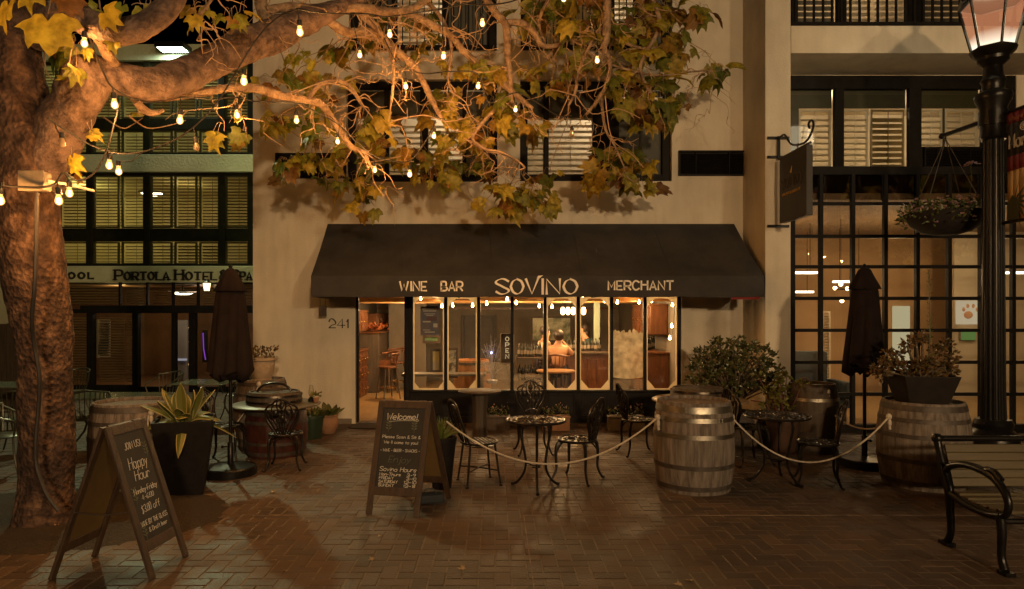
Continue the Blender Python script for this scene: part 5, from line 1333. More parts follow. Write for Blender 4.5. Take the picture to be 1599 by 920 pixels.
# tall tapered planter with variegated agave
ap = thing('agave_planter', 'tall tapered dark planter holding a variegated agave', 'planter', (XP(289,6.95), 6.95, 0), .34)
m = MB(); b_, t_, hz = .185, .285, .76
vs = [(-b_,-b_,0),(b_,-b_,0),(b_,b_,0),(-b_,b_,0),(-t_,-t_,hz),(t_,-t_,hz),(t_,t_,hz),(-t_,t_,hz)]
i_ = t_-.03; vs += [(-i_,-i_,hz),(i_,-i_,hz),(i_,i_,hz),(-i_,i_,hz),(-i_,-i_,hz-.06),(i_,-i_,hz-.06),(i_,i_,hz-.06),(-i_,i_,hz-.06)]
m.add(vs, [[3,2,1,0]]+[[k,(k+1)%4,4+(k+1)%4,4+k] for k in range(4)]+[[4+k,4+(k+1)%4,8+(k+1)%4,8+k] for k in range(4)]+[[8+k,8+(k+1)%4,12+(k+1)%4,12+k] for k in range(4)])
m.build('pot', resin, ap, bev=.008)
m = MB(); m.add([(-i_,-i_,hz-.05),(i_,-i_,hz-.05),(i_,i_,hz-.05),(-i_,i_,hz-.05)], [[0,1,2,3]]); m.build('soil_bed', soil, ap)
def strap_leaf(mb, me, base, az, lean, L, w, droop):
    """long blade: mb the green middle, me the pale margins"""
    d0 = Vector((math.cos(az)*math.sin(lean), math.sin(az)*math.sin(lean), math.cos(lean))); side = Vector((-math.sin(az), math.cos(az), 0)); n = 9
    pts = []; 
    for i in range(n+1):
        f = i/n; p = base+d0*L*f+Vector((math.cos(az)*droop*.5*f*f, math.sin(az)*droop*.5*f*f, -droop*f*f)); ww = w*(.65+1.1*f)*(1-f**3.2)*1.1
        up = side.cross(d0).normalized(); pts.append((p, ww, up))
    def strip(mm, lo, hi, off):
        vs = []
        for p, ww, up in pts:
            for e in (lo, hi): vs.append(p+side*ww*e+up*(abs(e)*ww*.55+off))
        for p, ww, up in pts:
            for e in (lo, hi): vs.append(p+side*ww*e+up*(abs(e)*ww*.55+off-.006))
        m_ = 2*(n+1); fs = []
        for i in range(n):
            a = 2*i; fs += [[a,a+1,a+3,a+2],[m_+a+2,m_+a+3,m_+a+1,m_+a],[a+2,m_+a+2,m_+a,a],[a+1,m_+a+1,m_+a+3,a+3]]
        mm.add(vs, fs, True)
    strip(mb, -.41, 0, 0); strip(mb, 0, .41, 0); strip(me, -.5, -.412, 0); strip(me, .412, .5, 0)
random.seed(9)
m = MB(); e = MB()
for k in range(24):
    az = k*2.399+random.uniform(-.35,.35); ln = max(.05, .06+.042*k+random.uniform(-.15,.15)); strap_leaf(m, e, Vector((.05*math.cos(az), .05*math.sin(az), hz-.05)), az, ln, random.uniform(.34,.56)*(1-.012*k), random.uniform(.075,.115), .03+random.uniform(.006,.016)*k)
agv = m.build('leaves', ISL('agave_leaf', [(0,(.06,.085,.018)),(.5,(.11,.13,.026)),(1,(.15,.15,.03))], rough=.4, transl=.1), ap)
e.build('leaf_margin', M('agave_margin', (.36,.31,.13), (.28,.24,.10), scale=20, rough=.45), ap)
# jade bush in half barrel
jb_ = thing('jade_bush', 'big bushy dark green jade shrub in a tub beside the shop window', 'shrub', (XP(1146,9.55), 9.55, 0))
m = MB(); m.lathe([(.30,0),(.36,.22),(.38,.44),(.35,.44),(.34,.39),(.001,.39)], 64, fn=lambda k, z: 1-.012*(k % 4 == 0)); m.build('tub', oakdark, jb_, sharp=18)
for z in (.1,.36): m = MB(); m.lathe([(.335+z*.1,z-.02),(.345+z*.1,z-.02),(.35+z*.1,z+.02),(.335+z*.1,z+.02)], 48, cap0=False, cap1=False); m.build('hoop', rusthoop, jb_)
random.seed(12); l_ = MB(); s_ = MB(); jade_crown(l_, s_, Vector((0,0,.40)), 1.12, .66, 210, .055, .042, .55); s_.build('stems', stemm, jb_); l_.build('crown', jade, jb_)
# yellowish kalanchoe
kp = thing('kalanchoe_pot', 'yellow green leafy succulent in a brown pot against the pilaster', 'potted plant', (XP(1222,8.95), 8.95, 0))
m = MB(); m.lathe([(.15,0),(.20,.30),(.215,.42),(.23,.42),(.23,.46),(.19,.46),(.18,.41),(.001,.41)], 32); m.build('pot', M('brown_glaze', (.11,.06,.04), (.08,.045,.03), scale=6, rough=.4), kp)
l_ = MB(); s_ = MB(); random.seed(31)
for i in range(34):
    a = random.uniform(0,2*PI); rr = math.sqrt(random.random())*.33; e = Vector((rr*math.cos(a), rr*math.sin(a)*.6, .50+random.random()*.52)); s_.tube(spline([(0,0,.41),(rr*.6*math.cos(a),rr*.5*math.sin(a),e.z*.75),e], 4), [.012,.006], 6)
    for q in range(10):
        d = Vector((random.gauss(0,1),random.gauss(0,1),random.gauss(.3,.6))); fleshy(l_, e+d*.02, d, random.uniform(.05,.09), .055)
for l in ([(-.05,0,.41),(-.2,0,.62),(-.42,.0,.68)],[(.1,0,.41),(.15,0,.85),(.30,.02,.98),(.38,.0,.9)]): s_.tube(spline(l, 5), .012, 6)
s_.build('stems', M('red_stem', (.13,.05,.03), rough=.5), kp); l_.build('crown', yellowg, kp)
tp = thing('terracotta_pot', 'plain pale terracotta pot between the jade tub and the brown pot', 'flowerpot', (XP(1183,9.35), 9.35, 0))
m = MB(); m.lathe([(.13,0),(.17,.36),(.185,.36),(.19,.44),(.16,.44),(.15,.38),(.001,.38)], 28); m.build('pot', stonepot, tp)
m = MB(); random.seed(8)
for i in range(24): a = random.uniform(0,6.28); fleshy(m, Vector((.09*math.cos(a),.09*math.sin(a),.40)), Vector((math.cos(a),math.sin(a),1.2)), .12, .04)
m.build('sprouts', foliage, tp)
# square pot with jade on the barrel
sp_ = thing('square_jade_pot', 'reddish jade plant with a tall flower spike in a square dark pot', 'potted plant', B2+Vector((-.02,0,.872)), -.16)
m = MB(); b_, t_, hz = .19, .275, .31; i_ = t_-.025
vs = [(-b_,-b_,0),(b_,-b_,0),(b_,b_,0),(-b_,b_,0),(-t_,-t_,hz),(t_,-t_,hz),(t_,t_,hz),(-t_,t_,hz),(-i_,-i_,hz),(i_,-i_,hz),(i_,i_,hz),(-i_,i_,hz),(-i_,-i_,hz-.04),(i_,-i_,hz-.04),(i_,i_,hz-.04),(-i_,i_,hz-.04)]
m.add(vs, [[3,2,1,0]]+[[k,(k+1)%4,4+(k+1)%4,4+k] for k in range(4)]+[[4+k,4+(k+1)%4,8+(k+1)%4,8+k] for k in range(4)]+[[8+k,8+(k+1)%4,12+(k+1)%4,12+k] for k in range(4)]+[[12,13,14,15]])
m.build('pot', M('slate_pot', (.026,.02,.017), (.018,.014,.012), scale=9, rough=.6, spec=.15), sp_, bev=.008)
l_ = MB(); s_ = MB(); random.seed(17)
arms_ = [(-.36,.0,.44),(-.30,.05,.52),(-.18,.1,.52),(-.05,.0,.68),(.06,.1,.70),(.16,0,.56),(.26,.05,.62),(.22,-.05,.42),(-.38,0,.30),(-.22,-.05,.40),(.05,-.1,.45),(.27,-.05,.34),(-.08,-.1,.42),(.12,.1,.44),(-.14,0,.62),(.30,0,.5),(-.28,.1,.36),(-.46,0,.36)]
for e in arms_:
    e = Vector(e); s_.tube(spline([(e.x*.2,e.y*.2,.27),(e.x*.55,e.y*.5,.27+(e.z-.27)*.45),e], 5), [.024,.014,.010], 7)
    for q in range(46):
        d = Vector((random.gauss(0,1),random.gauss(0,1),random.gauss(.2,.8))); fleshy(l_, e+d.normalized()*random.uniform(.01,.07), d, random.uniform(.035,.055), .034)
for q in range(120): a = random.uniform(0,6.28); r_ = random.uniform(.05,.22); fleshy(l_, Vector((r_*math.cos(a),r_*math.sin(a),.28+random.random()*.1)), Vector((math.cos(a),math.sin(a),1)), .05, .034)
s_.build('stems', stemm, sp_); l_.build('crown', jadered, sp_)
m = MB(); m.tube([(.08,.02,.3),(.10,.02,.75),(.085,.02,1.44)], [.009,.004], 6)
for i in range(46): z = .62+i*.018; a = i*2.4; fleshy(m, Vector((.10-.01*(z-.75),.02,z)), Vector((math.cos(a),math.sin(a),.5)), .055*(1.15-.5*(z-.6)), .010)
m.build('flower_spike', foliage, sp_)
# clay pot on the barrel by the wall
fp = thing('clay_flowerpot', 'rimmed clay flowerpot with small red green succulents on the barrel', 'potted plant', B4+Vector((.0,0,.888)))
m = MB(); m.lathe([(.13,0),(.14,.02),(.125,.03),(.165,.12),(.18,.28),(.21,.29),(.215,.33),(.18,.33),(.17,.27),(.001,.27)], 40); m.build('pot', stonepot, fp)
l_ = MB(); random.seed(41)
for i in range(150): a = random.uniform(0,6.28); r_ = math.sqrt(random.random())*.21; fleshy(l_, Vector((r_*math.cos(a),r_*math.sin(a),.30+random.random()*.17)), Vector((math.cos(a)*.5,math.sin(a)*.5,random.gauss(.7,.5))), .05, .034)
l_.build('sprouts', jadered, fp)
# small pots by the red barrel
gp = thing('green_pot', 'dark green glazed pot by the wall behind the red barrel table', 'flowerpot', (XP(487,9.9), 9.9, 0))
m = MB(); m.lathe([(.14,0),(.17,.30),(.185,.30),(.185,.34),(.155,.34),(.15,.29),(.001,.29)], 28); m.build('pot', M('green_glaze', (.02,.04,.025), (.03,.05,.03), scale=6, rough=.3), gp)
l_ = MB()
for i in range(40): a = random.uniform(0,6.28); fleshy(l_, Vector((.1*math.cos(a),.1*math.sin(a),.32)), Vector((math.cos(a),math.sin(a),random.uniform(.2,1.6))), .16, .05)
l_.build('sprouts', foliage, gp)
bp_ = thing('round_pot', 'low round terracotta pot with broad leaves beside the shop doorway', 'potted plant', (XP(513,10.3), 10.3, 0))
m = MB(); m.lathe([(.09,0),(.14,.10),(.15,.20),(.135,.26),(.15,.27),(.15,.29),(.12,.29),(.12,.25),(.001,.25)], 28); m.build('pot', terracotta, bp_)
l_ = MB(); e = MB()
for k in range(12): strap_leaf(l_, e, Vector((0,0,.25)), k*2.4, .3+.07*k, random.uniform(.2,.36), .09, .06)
l_.build('leaves', foliage, bp_); e.build('leaf_margin', foliage, bp_)
# spiky grass pot behind the centre chalkboard
gpz = thing('grass_pot', 'spiky bright green grass in a dark pot behind the welcome board', 'potted plant', (XP(690,7.1), 7.1, 0))
m = MB(); m.lathe([(.10,0),(.15,.5),(.16,.5),(.16,.54),(.13,.54),(.13,.5),(.001,.5)], 24); m.build('pot', resin, gpz)
l_ = MB(); random.seed(6)
for i in range(110):
    a = random.uniform(0,6.28); ln = random.uniform(.05,1.1); L = random.uniform(.16,.27); d = Vector((math.cos(a)*math.sin(ln),math.sin(a)*math.sin(ln),math.cos(ln)))
    l_.tube(spline([(0,0,.5), Vector((0,0,.5))+d*L*.6, Vector((0,0,.5))+d*L+Vector((0,0,-.04*ln))], 3), [.005,.004,.001], 4)
l_.build('leaves', ISL('grass_blade', [(0,(.13,.17,.03)),(1,(.22,.25,.05))], rough=.5, transl=.2), gpz)
# planter troughs along the riser
def trough(label, px, w, mt):
    t = thing('planter_trough', label, 'planter', (XP(px,10.6), 10.6, 0), 0, 'planter troughs under the shop window')
    m = MB(); m.box(-w/2,w/2,-.11,.11,0,.20); m.box(-w/2-.012,w/2+.012,-.122,.122,.201,.225); m.build('trough', mt, t, bev=.008)
    l_ = MB(); f_ = MB()
    for i in range(int(w*170)):
        p = Vector((random.uniform(-w/2,w/2), random.uniform(-.1,.1), .22+random.random()*.12)); d = Vector((random.gauss(0,.7),random.gauss(0,.7),random.gauss(.6,.5)))
        fleshy(l_, p, d, random.uniform(.04,.08), .03)
        if i % 6 == 0: fleshy(f_, p+Vector((0,-.02,.08)), d, .03, .03)
    l_.build('greenery', foliage, t); f_.build('blossoms', flowerm, t); return t
trough('pale planter trough with tiny flowers under the window behind the rope', 977, .55, plastic_w)
trough('dark wicker planter trough below the small pub table', 775, .42, oakdark)
trough('brown wicker planter trough behind the lacy table legs', 868, .42, terracotta)

# glass oil lamp standing on the red barrel table
ol = thing('oil_lamp', 'small clear glass oil lamp standing on the red barrel tabletop', 'lamp', RB+Vector((.42,.12,.668)))
m = MB(); m.lathe([(.04,0),(.045,.03),(.02,.06),(.02,.075)], 16); m.build('base', iron, ol)
m = MB(); m.lathe([(.022,.076),(.038,.11),(.03,.16),(.022,.22)], 16, cap0=False, cap1=False); m.build('chimney', GLASS('lamp_glass', (.9,.88,.82), film=.2), ol)
hp = thing('herb_pot', 'tiny leafy herb plant on the red barrel tabletop', 'potted plant', RB+Vector((.50,.06,.668)))
m = MB(); m.lathe([(.03,0),(.04,.06),(.03,.06),(.001,.055)], 14); m.build('pot', terracotta, hp)
m = MB(); 
for i in range(40): d = Vector((random.gauss(0,1),random.gauss(0,1),random.gauss(.6,.6))); fleshy(m, Vector((0,0,.08))+d*.02, d, .04, .03)
m.build('sprouts', yellowg, hp)
# ------------------------------------------------------------------ chalkboard signs
def aframe(label, A, B, fA, fB, bA, bB, lines, loc, w=.055, strap=True):
    """A, B hinge ends; fA, fB feet of the written leaf; bA, bB feet of the rear leaf"""
    t = thing('chalkboard_sign', label, 'A-frame sign', loc, 0, 'folding chalkboard signs')
    A,B,fA,fB,bA,bB = map(Vector, (A,B,fA,fB,bA,bB))
    ax = (B-A).normalized()
    for (a, b, fa, fb, nm, front) in ((A,B,fA,fB,'written_leaf',True),(A,B,bA,bB,'rear_leaf',False)):
        n = (fa-a).cross(ax).normalized()
        mid = (bA+bB+fA+fB)/4
        if n.dot(mid-a) > 0: n = -n           # n points outward
        off = n*.012
        m = MB()
        m.bar(a+off+ax*w/2, fa+off+ax*w/2, w, .024, n); m.bar(b+off-ax*w/2, fb+off-ax*w/2, w, .024, n)
        dn = (fa-a).normalized(); L = (fa-a).length
        m.bar(a+off+ax*w+dn*.035, b+off-ax*w+dn*.035, .07, .023, n); m.bar(a+off+ax*w+dn*L*.80, b+off-ax*w+dn*L*.80, .075, .023, n)
        leafo = m.build(nm, frameoak, t, w=True, bev=.004)
        p0, p1 = .07, L*.80-.037
        q = [a+ax*w+dn*p0, b-ax*w+dn*p0, b-ax*w+dn*p1, a+ax*w+dn*p1]
        m = MB(); m.prism([x+n*.006 for x in q], n*.009)
        m.build('board', chalkboard if front else M('board_back', (.13,.078,.022), (.095,.055,.016), scale=3, rough=.6), leafo, w=True)
        if front:
            W = (q[1]-q[0]).length; Hh = p1-p0; right = ax; up = -dn
            if right.cross(up).dot(n) < 0: right = -ax
            o = (q[0] if right.dot(ax) > 0 else q[1])+n*.0165
            groups = {}
            for (s_, u, v, cap, wd, sl, al, kind, wid) in lines:
                mb = groups.setdefault((kind, s_+str(v)), MB()); wd *= .68; cap *= .94
                if s_ == '~vine':
                    base = o+right*W*u+dn*Hh*v
                    mb.tube(spline([base, base+up*.06+right*.01, base+up*.11-right*.006], 4), .0015, 4)
                    for k in range(4): 
                        c = base+up*(.025+.025*k)
                        for sg in (-1,1): mb.prism([c, c+right*sg*.022+up*.010, c+right*sg*.030+up*.022, c+right*sg*.010+up*.018], n*.0015)
                    continue
                if s_ == '~swash':
                    base = o+right*W*u+dn*Hh*v
                    mb.tube(spline([base, base+right*W*.3+up*.012, base+right*W*.62+up*.014], 6), .0022, 4)
                    mb.tube(spline([base+right*W*.62+up*.014, base+right*W*.66+up*.026, base+right*W*.71+up*.018, base+right*W*.66+up*.006, base+right*W*.62+up*.014], 4), .002, 4)
                    continue
                text(mb, s_, o+right*W*u+dn*Hh*v, right, up, cap, wd, slant=sl, align=al, thick=.0015, jit=.04, width=wid and wid*W, gap=1.7)
            for kind, mb in groups.items():
                mb.build('writing', {'c':chalk,'d':chalkdim}[kind[0]], leafo, w=True)
    for q_ in (A+ax*.09, B-ax*.09): m = MB(); m.tube([q_-ax*.035, q_+ax*.035], .012, 8); m.build('hinge', rusthoop, t, w=True)
    fm = (A+(fA-A)*.55); bm = (A+(bA-A)*.55)
    m = MB(); m.tube(spline([fm, (fm+bm)/2-Vector((0,0,.02)), bm], 4), .004, 5); m.build('chain', rusthoop, t, w=True)
    return t
random.seed(3)
C = 'c'
aframe('wooden chalkboard sign reading Join us happy hour by the tree', (-2.72,4.66,1.045), (-2.685,5.12,1.04), (-2.385,4.63,0), (-2.35,5.12,0), (-3.06,4.63,0), (-3.02,5.12,0), [
  ('JOIN US!', .5, .155, .052, .0055, .1, 'c', C, .52), ('Happy', .50, .345, .085, .0065, .25, 'c', C, .60), ('Hour', .52, .46, .075, .0065, .25, 'c', C, .48),
  ('Monday-Friday', .50, .575, .042, .0045, .2, 'c', C, .78), ('4-6:00', .5, .645, .038, .0045, .15, 'c', C, .40), ('$3.00 off', .5, .755, .055, .005, .15, 'c', C, .62),
  ('WINE BY THE GLASS', .5, .87, .036, .0045, .05, 'c', C, .90), ('& Draft beer', .55, .94, .032, .004, .15, 'c', C, .62), ('~vine', .88, .28, 0,0,0,'', 'd', None), ('~vine', .12, .66, 0,0,0,'', 'd', None), ('~vine', .1, .99, 0,0,0,'','d',None)],
  (-2.7,4.88,0))
fA = G(572,803); fB = G(655,808); v_ = fB-fA
bB = G(704,779); bA = bB-v_
top = lambda f, b, k: Vector(((f.x+b.x)/2+k, (f.y+b.y)/2, 1.0))
A_ = top(fA,bA,-.05); B_ = top(fB,bB,-.035)
aframe('wooden chalkboard sign reading Welcome standing in front of the shop doorway', A_, B_, fA, fB, bA, bB, [
  ('Welcome!', .46, .145, .062, .0095, .18, 'c', C, .72), ('~swash', .16, .175, 0,0,0,'',C,None), ('~vine', .17, .31, 0,0,0,'', 'd', None), ('~vine', .78, .31, 0,0,0,'', 'd', None),
  ('Please Scan & Sit &', .5, .385, .028, .0048, .05, 'c', C, .90), ("We'll come to you!", .5, .455, .028, .0045, .05, 'c', C, .80), ('- WINE - BEER - SNACKS -', .5, .555, .026, .0048, .05, 'c', C, .92),
  ('Enjoy', .5, .69, .06, .0062, .25, 'c', 'd', .50), ('Sovino Hours', .5, .80, .040, .0065, .2, 'c', C, .86), ('Mon-Thurs', .08, .855, .026, .0058, .1, 'l', C, .50), ('3-9', .92, .855, .026, .0058, .1, 'r', C, .20),
  ('FRIDAY', .08, .90, .025, .0058, .05, 'l', C, .34), ('3-10', .94, .90, .026, .0058, .05, 'r', C, .22), ('SATURDAY', .08, .945, .025, .0058, .05, 'l', C, .44), ('12-10', .95, .945, .026, .0058, .05, 'r', C, .28), ('SUNDAY', .08, .99, .025, .0058, .05, 'l', C, .36), ('12-8', .93, .99, .026, .0058, .05, 'r', C, .26)],
  (A_+B_)/2*Vector((1,1,0)) if False else Vector(((A_.x+B_.x)/2,(A_.y+B_.y)/2,0)))
wm = thing('sandbag', 'dark square weight lying between the leaves of the welcome board', 'weight', Vector((bB.x-.2, bB.y-.12, 0)), .2)
m = MB(); m.box(-.14,.14,-.08,.08,.0,.09); m.build('bag', M('navy_canvas', (.02,.024,.03), rough=.8), wm, bev=.025)
m = MB(); m.tube(spline([(-.06,0,.085),(-.04,0,.125),(.04,0,.125),(.06,0,.085)], 4), .008, 6); m.build('handle', cabm, wm)

# ------------------------------------------------------------------ hanging blade sign
XS = 4.30
hs = thing('hanging_sign', 'dark square wine bar sign hanging from an iron bracket on the pilaster', 'sign', (XS, 9.7, 3.7))
y0, y1, z0, z1 = 9.19, 10.06, ZP(349,10.06), ZP(248,10.06)
m = MB(); m.box(XS-.045, XS+.045, y0, y1, z0, z1); m.build('sign_panel', M('sign_slate', (.022,.018,.015), (.032,.026,.022), scale=3, rough=.5), hs, w=True, bev=.006)
m = MB(); text(m, 'SOVINO', (XS-.048, 9.67, 3.66), (0,-1,0), (0,0,1), .15, .020, align='c', width=.66, pen=.6, thick=.004, gap=1.5); m.build('lettering', M('sign_letter_dim', (.075,.062,.05), rough=.6), hs, w=True)
m = MB(); text(m, 'WINE BAR & MERCHANT', (XS-.048, 9.66, 3.565), (0,-1,0), (0,0,1), .032, .008, align='c', width=.58, thick=.004)
sg = M('sign_gold', (.55,.34,.07), rough=.5); m.build('strapline', sg, hs, w=True); m = MB()
m.prism([(XS-.048, 9.66, 3.85),(XS-.048,9.69,3.88),(XS-.048,9.63,3.95),(XS-.048,9.635,3.90)], (-.004,0,0)); m.build('leaf_mark', sg, hs, w=True)
m = MB()
for z, w_ in ((ZP(215,10.2),.33),(ZP(245,10.2),.33),(z0-.02,.33)): m = MB(); m.box(XS-.16, XS+.17, YR-.03, YR-.002, z-.02, z+.02); m.build('wall_bar', blackmetal, hs, w=True)
m = MB(); m.box(XS-.02, XS+.02, YR-.06, YR-.031, ZP(248,10.2), ZP(213,10.2))
m.tube(spline([(XS,YR-.05,z1+.33),(XS,YR-.25,z1+.34),(XS,9.75,z1+.14),(XS,9.4,z1+.06),(XS,9.2,z1+.10),(XS,9.08,z1+.22),(XS,9.13,z1+.31),(XS,9.22,z1+.29),(XS,9.2,z1+.22)], 6), .016, 8)
m.tube([(XS,YR-.05,z1+.02),(XS,9.16,z1+.02)], .016, 8); m.tube([(XS,9.55,z1+.02),(XS,9.55,z1+.10)], .01, 6)
m.build('bracket', blackmetal, hs, w=True)
# little plaque hanging under the awning
pq = thing('wooden_plaque', 'tiny square wooden plaque hanging on cords under the awning end', 'sign', P(504,486,10.9))
m = MB(); m.box(-.06,.06,-.015,.015,-.085,.085); m.build('panel', frameoak, pq, bev=.004)
m = MB(); m.tube([(-.04,0,.085),(-.045,0,.24)], .004, 5); m.tube([(.04,0,.085),(.045,0,.24)], .004, 5); m.build('cord', cabm, pq)
dm = thing('door_mat', 'dark curved door mat lying outside the open shop doorway', 'door mat', (XP(590,10.85), 10.85, .001))
m = MB(); m.prism([(-.46,.22,0),(-.46,-.10,0),(-.38,-.18,0),(-.2,-.22,0),(.2,-.22,0),(.38,-.18,0),(.46,-.10,0),(.46,.22,0)], (0,0,.018)); m.build('mat', M('coir_mat', (.06,.045,.03), (.03,.022,.016), scale=60, rough=.95, bump=.6, bscale=120), dm, bev=.004)
pg = MB()

# ------------------------------------------------------------------ street lamp, basket, banner
def street_lamp(label, loc, power, col, glow):
    t = thing('street_lamp', label, 'street lamp', loc, 0, 'old style street lamps')
    m = MB(); m.lathe([(.30,0),(.30,.10),(.27,.12),(.28,.30),(.26,.34),(.20,.40),(.22,.46),(.19,.52)], 24, smooth=True); m.build('base', blackmetal, t, sharp=30)
    m = MB(); m.lathe([(.140,.5),(.130,.9),(.122,2.4),(.112,4.05)], 64, fn=lambda k, z: 1-.075*(k % 4 in (0,1))); m.build('post', blackmetal, t, sharp=20)
    m = MB(); m.lathe([(.13,4.0),(.15,4.03),(.14,4.08),(.135,4.2),(.15,4.40),(.195,4.5),(.205,4.54),(.195,4.58),(.12,4.62),(.12,4.7),(.14,4.74),(.11,4.8),(.10,4.92),(.17,4.99),(.175,5.03),(.235,5.09),(.25,5.13),(.001,5.13)], 32); m.build('capital', blackmetal, t, sharp=30)
    N6 = 6; r0, r1, za, zb = .225, .36, 5.14, 5.72
    m = MB()
    for k in range(N6):
        a = 2*PI*k/N6+.26; m.tube([(r0*math.cos(a),r0*math.sin(a),za),(r1*math.cos(a),r1*math.sin(a),zb)], .017, 6)
    for r_, z in ((r0,za),(r1,zb)): m.tube([(r_*math.cos(2*PI*k/N6+.26), r_*math.sin(2*PI*k/N6+.26), z) for k in range(N6)], .018, 6, closed=True)
    m.lathe([(.39,zb+.01),(.41,zb+.04),(.30,zb+.14),(.16,zb+.27),(.06,zb+.33),(.05,zb+.38),(.07,zb+.41),(.02,zb+.50),(.001,zb+.51)], 6, smooth=False)
    lt = m.build('lantern', blackmetal, t)
    m = MB()
    for k in range(N6):
        a, b = 2*PI*k/N6+.26, 2*PI*(k+1)/N6+.26; q = .93
        m.quad((r0*q*math.cos(a),r0*q*math.sin(a),za+.01),(r0*q*math.cos(b),r0*q*math.sin(b),za+.01),(r1*q*math.cos(b),r1*q*math.sin(b),zb-.01),(r1*q*math.cos(a),r1*q*math.sin(a),zb-.01))
    m.build('lantern_glass', glow, lt)
    l = bpy.data.lights.new('lamp_light', 'POINT'); l.energy = power; l.color = col; l.shadow_soft_size = .4
    o = bpy.data.objects.new('lamp_light', l); COL.objects.link(o); o.parent = t; o.location = (0,0,5.42)
    return t
def lglass(name, c, s):
    """frosted lantern pane: glows itself and lets the lamp inside shine out"""
    m = bpy.data.materials.new(name); m.use_nodes = True; nt = m.node_tree; nt.nodes.clear(); N = nt.nodes; L = nt.links
    o = N.new('ShaderNodeOutputMaterial'); e = N.new('ShaderNodeEmission'); t = N.new('ShaderNodeBsdfTransparent'); mx = N.new('ShaderNodeMixShader'); mx.inputs[0].default_value = .5
    g = N.new('ShaderNodeTexCoord'); sp = N.new('ShaderNodeSeparateXYZ'); L.new(g.outputs['Object'], sp.inputs[0])
    mr = N.new('ShaderNodeMapRange'); mr.inputs['From Min'].default_value = 5.18; mr.inputs['From Max'].default_value = 5.34; L.new(sp.outputs['Z'], mr.inputs['Value'])
    r = N.new('ShaderNodeMix'); r.data_type = 'RGBA'; r.inputs['A'].default_value = (1.5,1.3,1.0,1); r.inputs['B'].default_value = (*c, 1); L.new(mr.outputs[0], r.inputs['Factor'])
    L.new(r.outputs['Result'], e.inputs['Color']); e.inputs['Strength'].default_value = s
    L.new(e.outputs[0], mx.inputs[2]); L.new(t.outputs[0], mx.inputs[1]); L.new(mx.outputs[0], o.inputs['Surface']); return m
LP = Vector((XP(1551,8.4), 8.4, 0))
lamp_glow = lglass('lantern_pane', (.42,.16,.075), 1.15); lamp_dim = lglass('lantern_pane_dim', (.42,.16,.075), .25)
sl = street_lamp('black fluted street lamp with six sided lantern, flower basket and banner', LP, 60, (1,.86,.55), lamp_glow)
m = MB(); za = 4.27
m.tube([(-.03,0,za),(-.09,.82,za)], .030, 10); m.ball((-.09,.83,za), .042, 10, 8); m.lathe([(.16,za-.09),(.16,za+.09)], 20); m.tube([(-.085,.76,za),(-.085,.76,za-.06)], .01, 6)
m.build('basket_arm', blackmetal, sl)
for z_ in (za+.02, za-1.32): m = MB(); m.tube([(0.03,0,z_),(.07,-.95,z_)], .022, 8); m.build('banner_arm', blackmetal, sl)
street_lamp('street lamp standing behind the viewer opposite the wine bar awning', (4.0,-13,0), 10800, (1,.655,.335), lamp_dim)
street_lamp('street lamp standing behind the viewer opposite the glazed building', (9.5,-12,0), 4800, (1,.72,.40), lamp_dim)
BK = LP+Vector((-.085,.76,0))
hb = thing('hanging_basket', 'round black hanging basket of mixed flowers under the lamp arm', 'flower basket', Vector((BK.x, BK.y, 2.9)))
m = MB(); R = .50; m.lathe([(.001,0),(.16,.01),(.30,.05),(.42,.14),(.49,.26),(R,.30),(.47,.30),(.001,.24)], 40, fn=lambda k, z: 1+.01*math.sin(k*5)); m.build('bowl', M('basket_black', (.012,.010,.009), (.025,.018,.015), scale=40, rough=.9, bump=.5), hb)
m = MB()
for k in range(4): a = k*PI/2+.5; m.tube([(.48*math.cos(a),.48*math.sin(a),.30),(0,0,za-2.9-.06)], .006, 5)
m.build('chain', rusthoop, hb)
l_ = MB(); f_ = MB(); random.seed(14)
for i in range(620):
    a = random.uniform(0,6.28); r_ = math.sqrt(random.random())*.55; z = .27+random.random()*.22*(1-r_*.6)-(.10 if r_ > .48 else 0)*random.random()*2.0
    p = Vector((r_*math.cos(a),r_*math.sin(a),z)); d = Vector((math.cos(a)*r_*1.5+random.gauss(0,.6),math.sin(a)*r_*1.5+random.gauss(0,.6),random.gauss(.4,.6)))
    fleshy(l_, p, d, random.uniform(.04,.09), .035)
    if i % 5 == 0: 
        for q in range(3): fleshy(f_, p+Vector((0,0,.05)), Vector((random.gauss(0,1),random.gauss(0,1),.7)), .035, .035)
for q in range(14): fleshy(f_, Vector((.20+random.gauss(0,.04),-.2+random.gauss(0,.04),.93+random.gauss(0,.015))), Vector((random.gauss(0,1),random.gauss(0,1),.4)), .05, .04)
l_.tube(spline([(.14,-.1,.3),(.2,-.2,.6),(.2,-.2,.92)], 5), .004, 5)
l_.build('greenery', foliage, hb); f_.build('blossoms', flowerm, hb)
bn = thing('street_banner', 'red and black street banner with white lettering on the lamp post', 'banner', LP+Vector((.05,-.5,3.6)))
xb = LP.x+.05; ya, yb = 8.4-.17, 8.4-.93; zt, zb = za+.0, za-1.30
def bpanel(z0, z1, mt, nm, off=0): 
    m = MB(); n = 8; 
    for i in range(n):
        f0, f1 = i/n, (i+1)/n; wv = lambda f: .012*math.sin(f*5+z0)
        m.add([(xb+wv(f0)-off, ya+(yb-ya)*f0, z0),(xb+wv(f1)-off, ya+(yb-ya)*f1, z0),(xb+wv(f1)-off, ya+(yb-ya)*f1, z1),(xb+wv(f0)-off, ya+(yb-ya)*f0, z1)], [[0,1,2,3]], True)
    o = m.build(nm, mt, bn, w=True); s = o.modifiers.new('s','SOLIDIFY'); s.thickness = .004; s.offset = 0; return o
red_b = M('banner_red', (.17,.02,.02), (.13,.015,.015), scale=4, rough=.8); blk_b = M('banner_black', (.022,.016,.014), rough=.8)
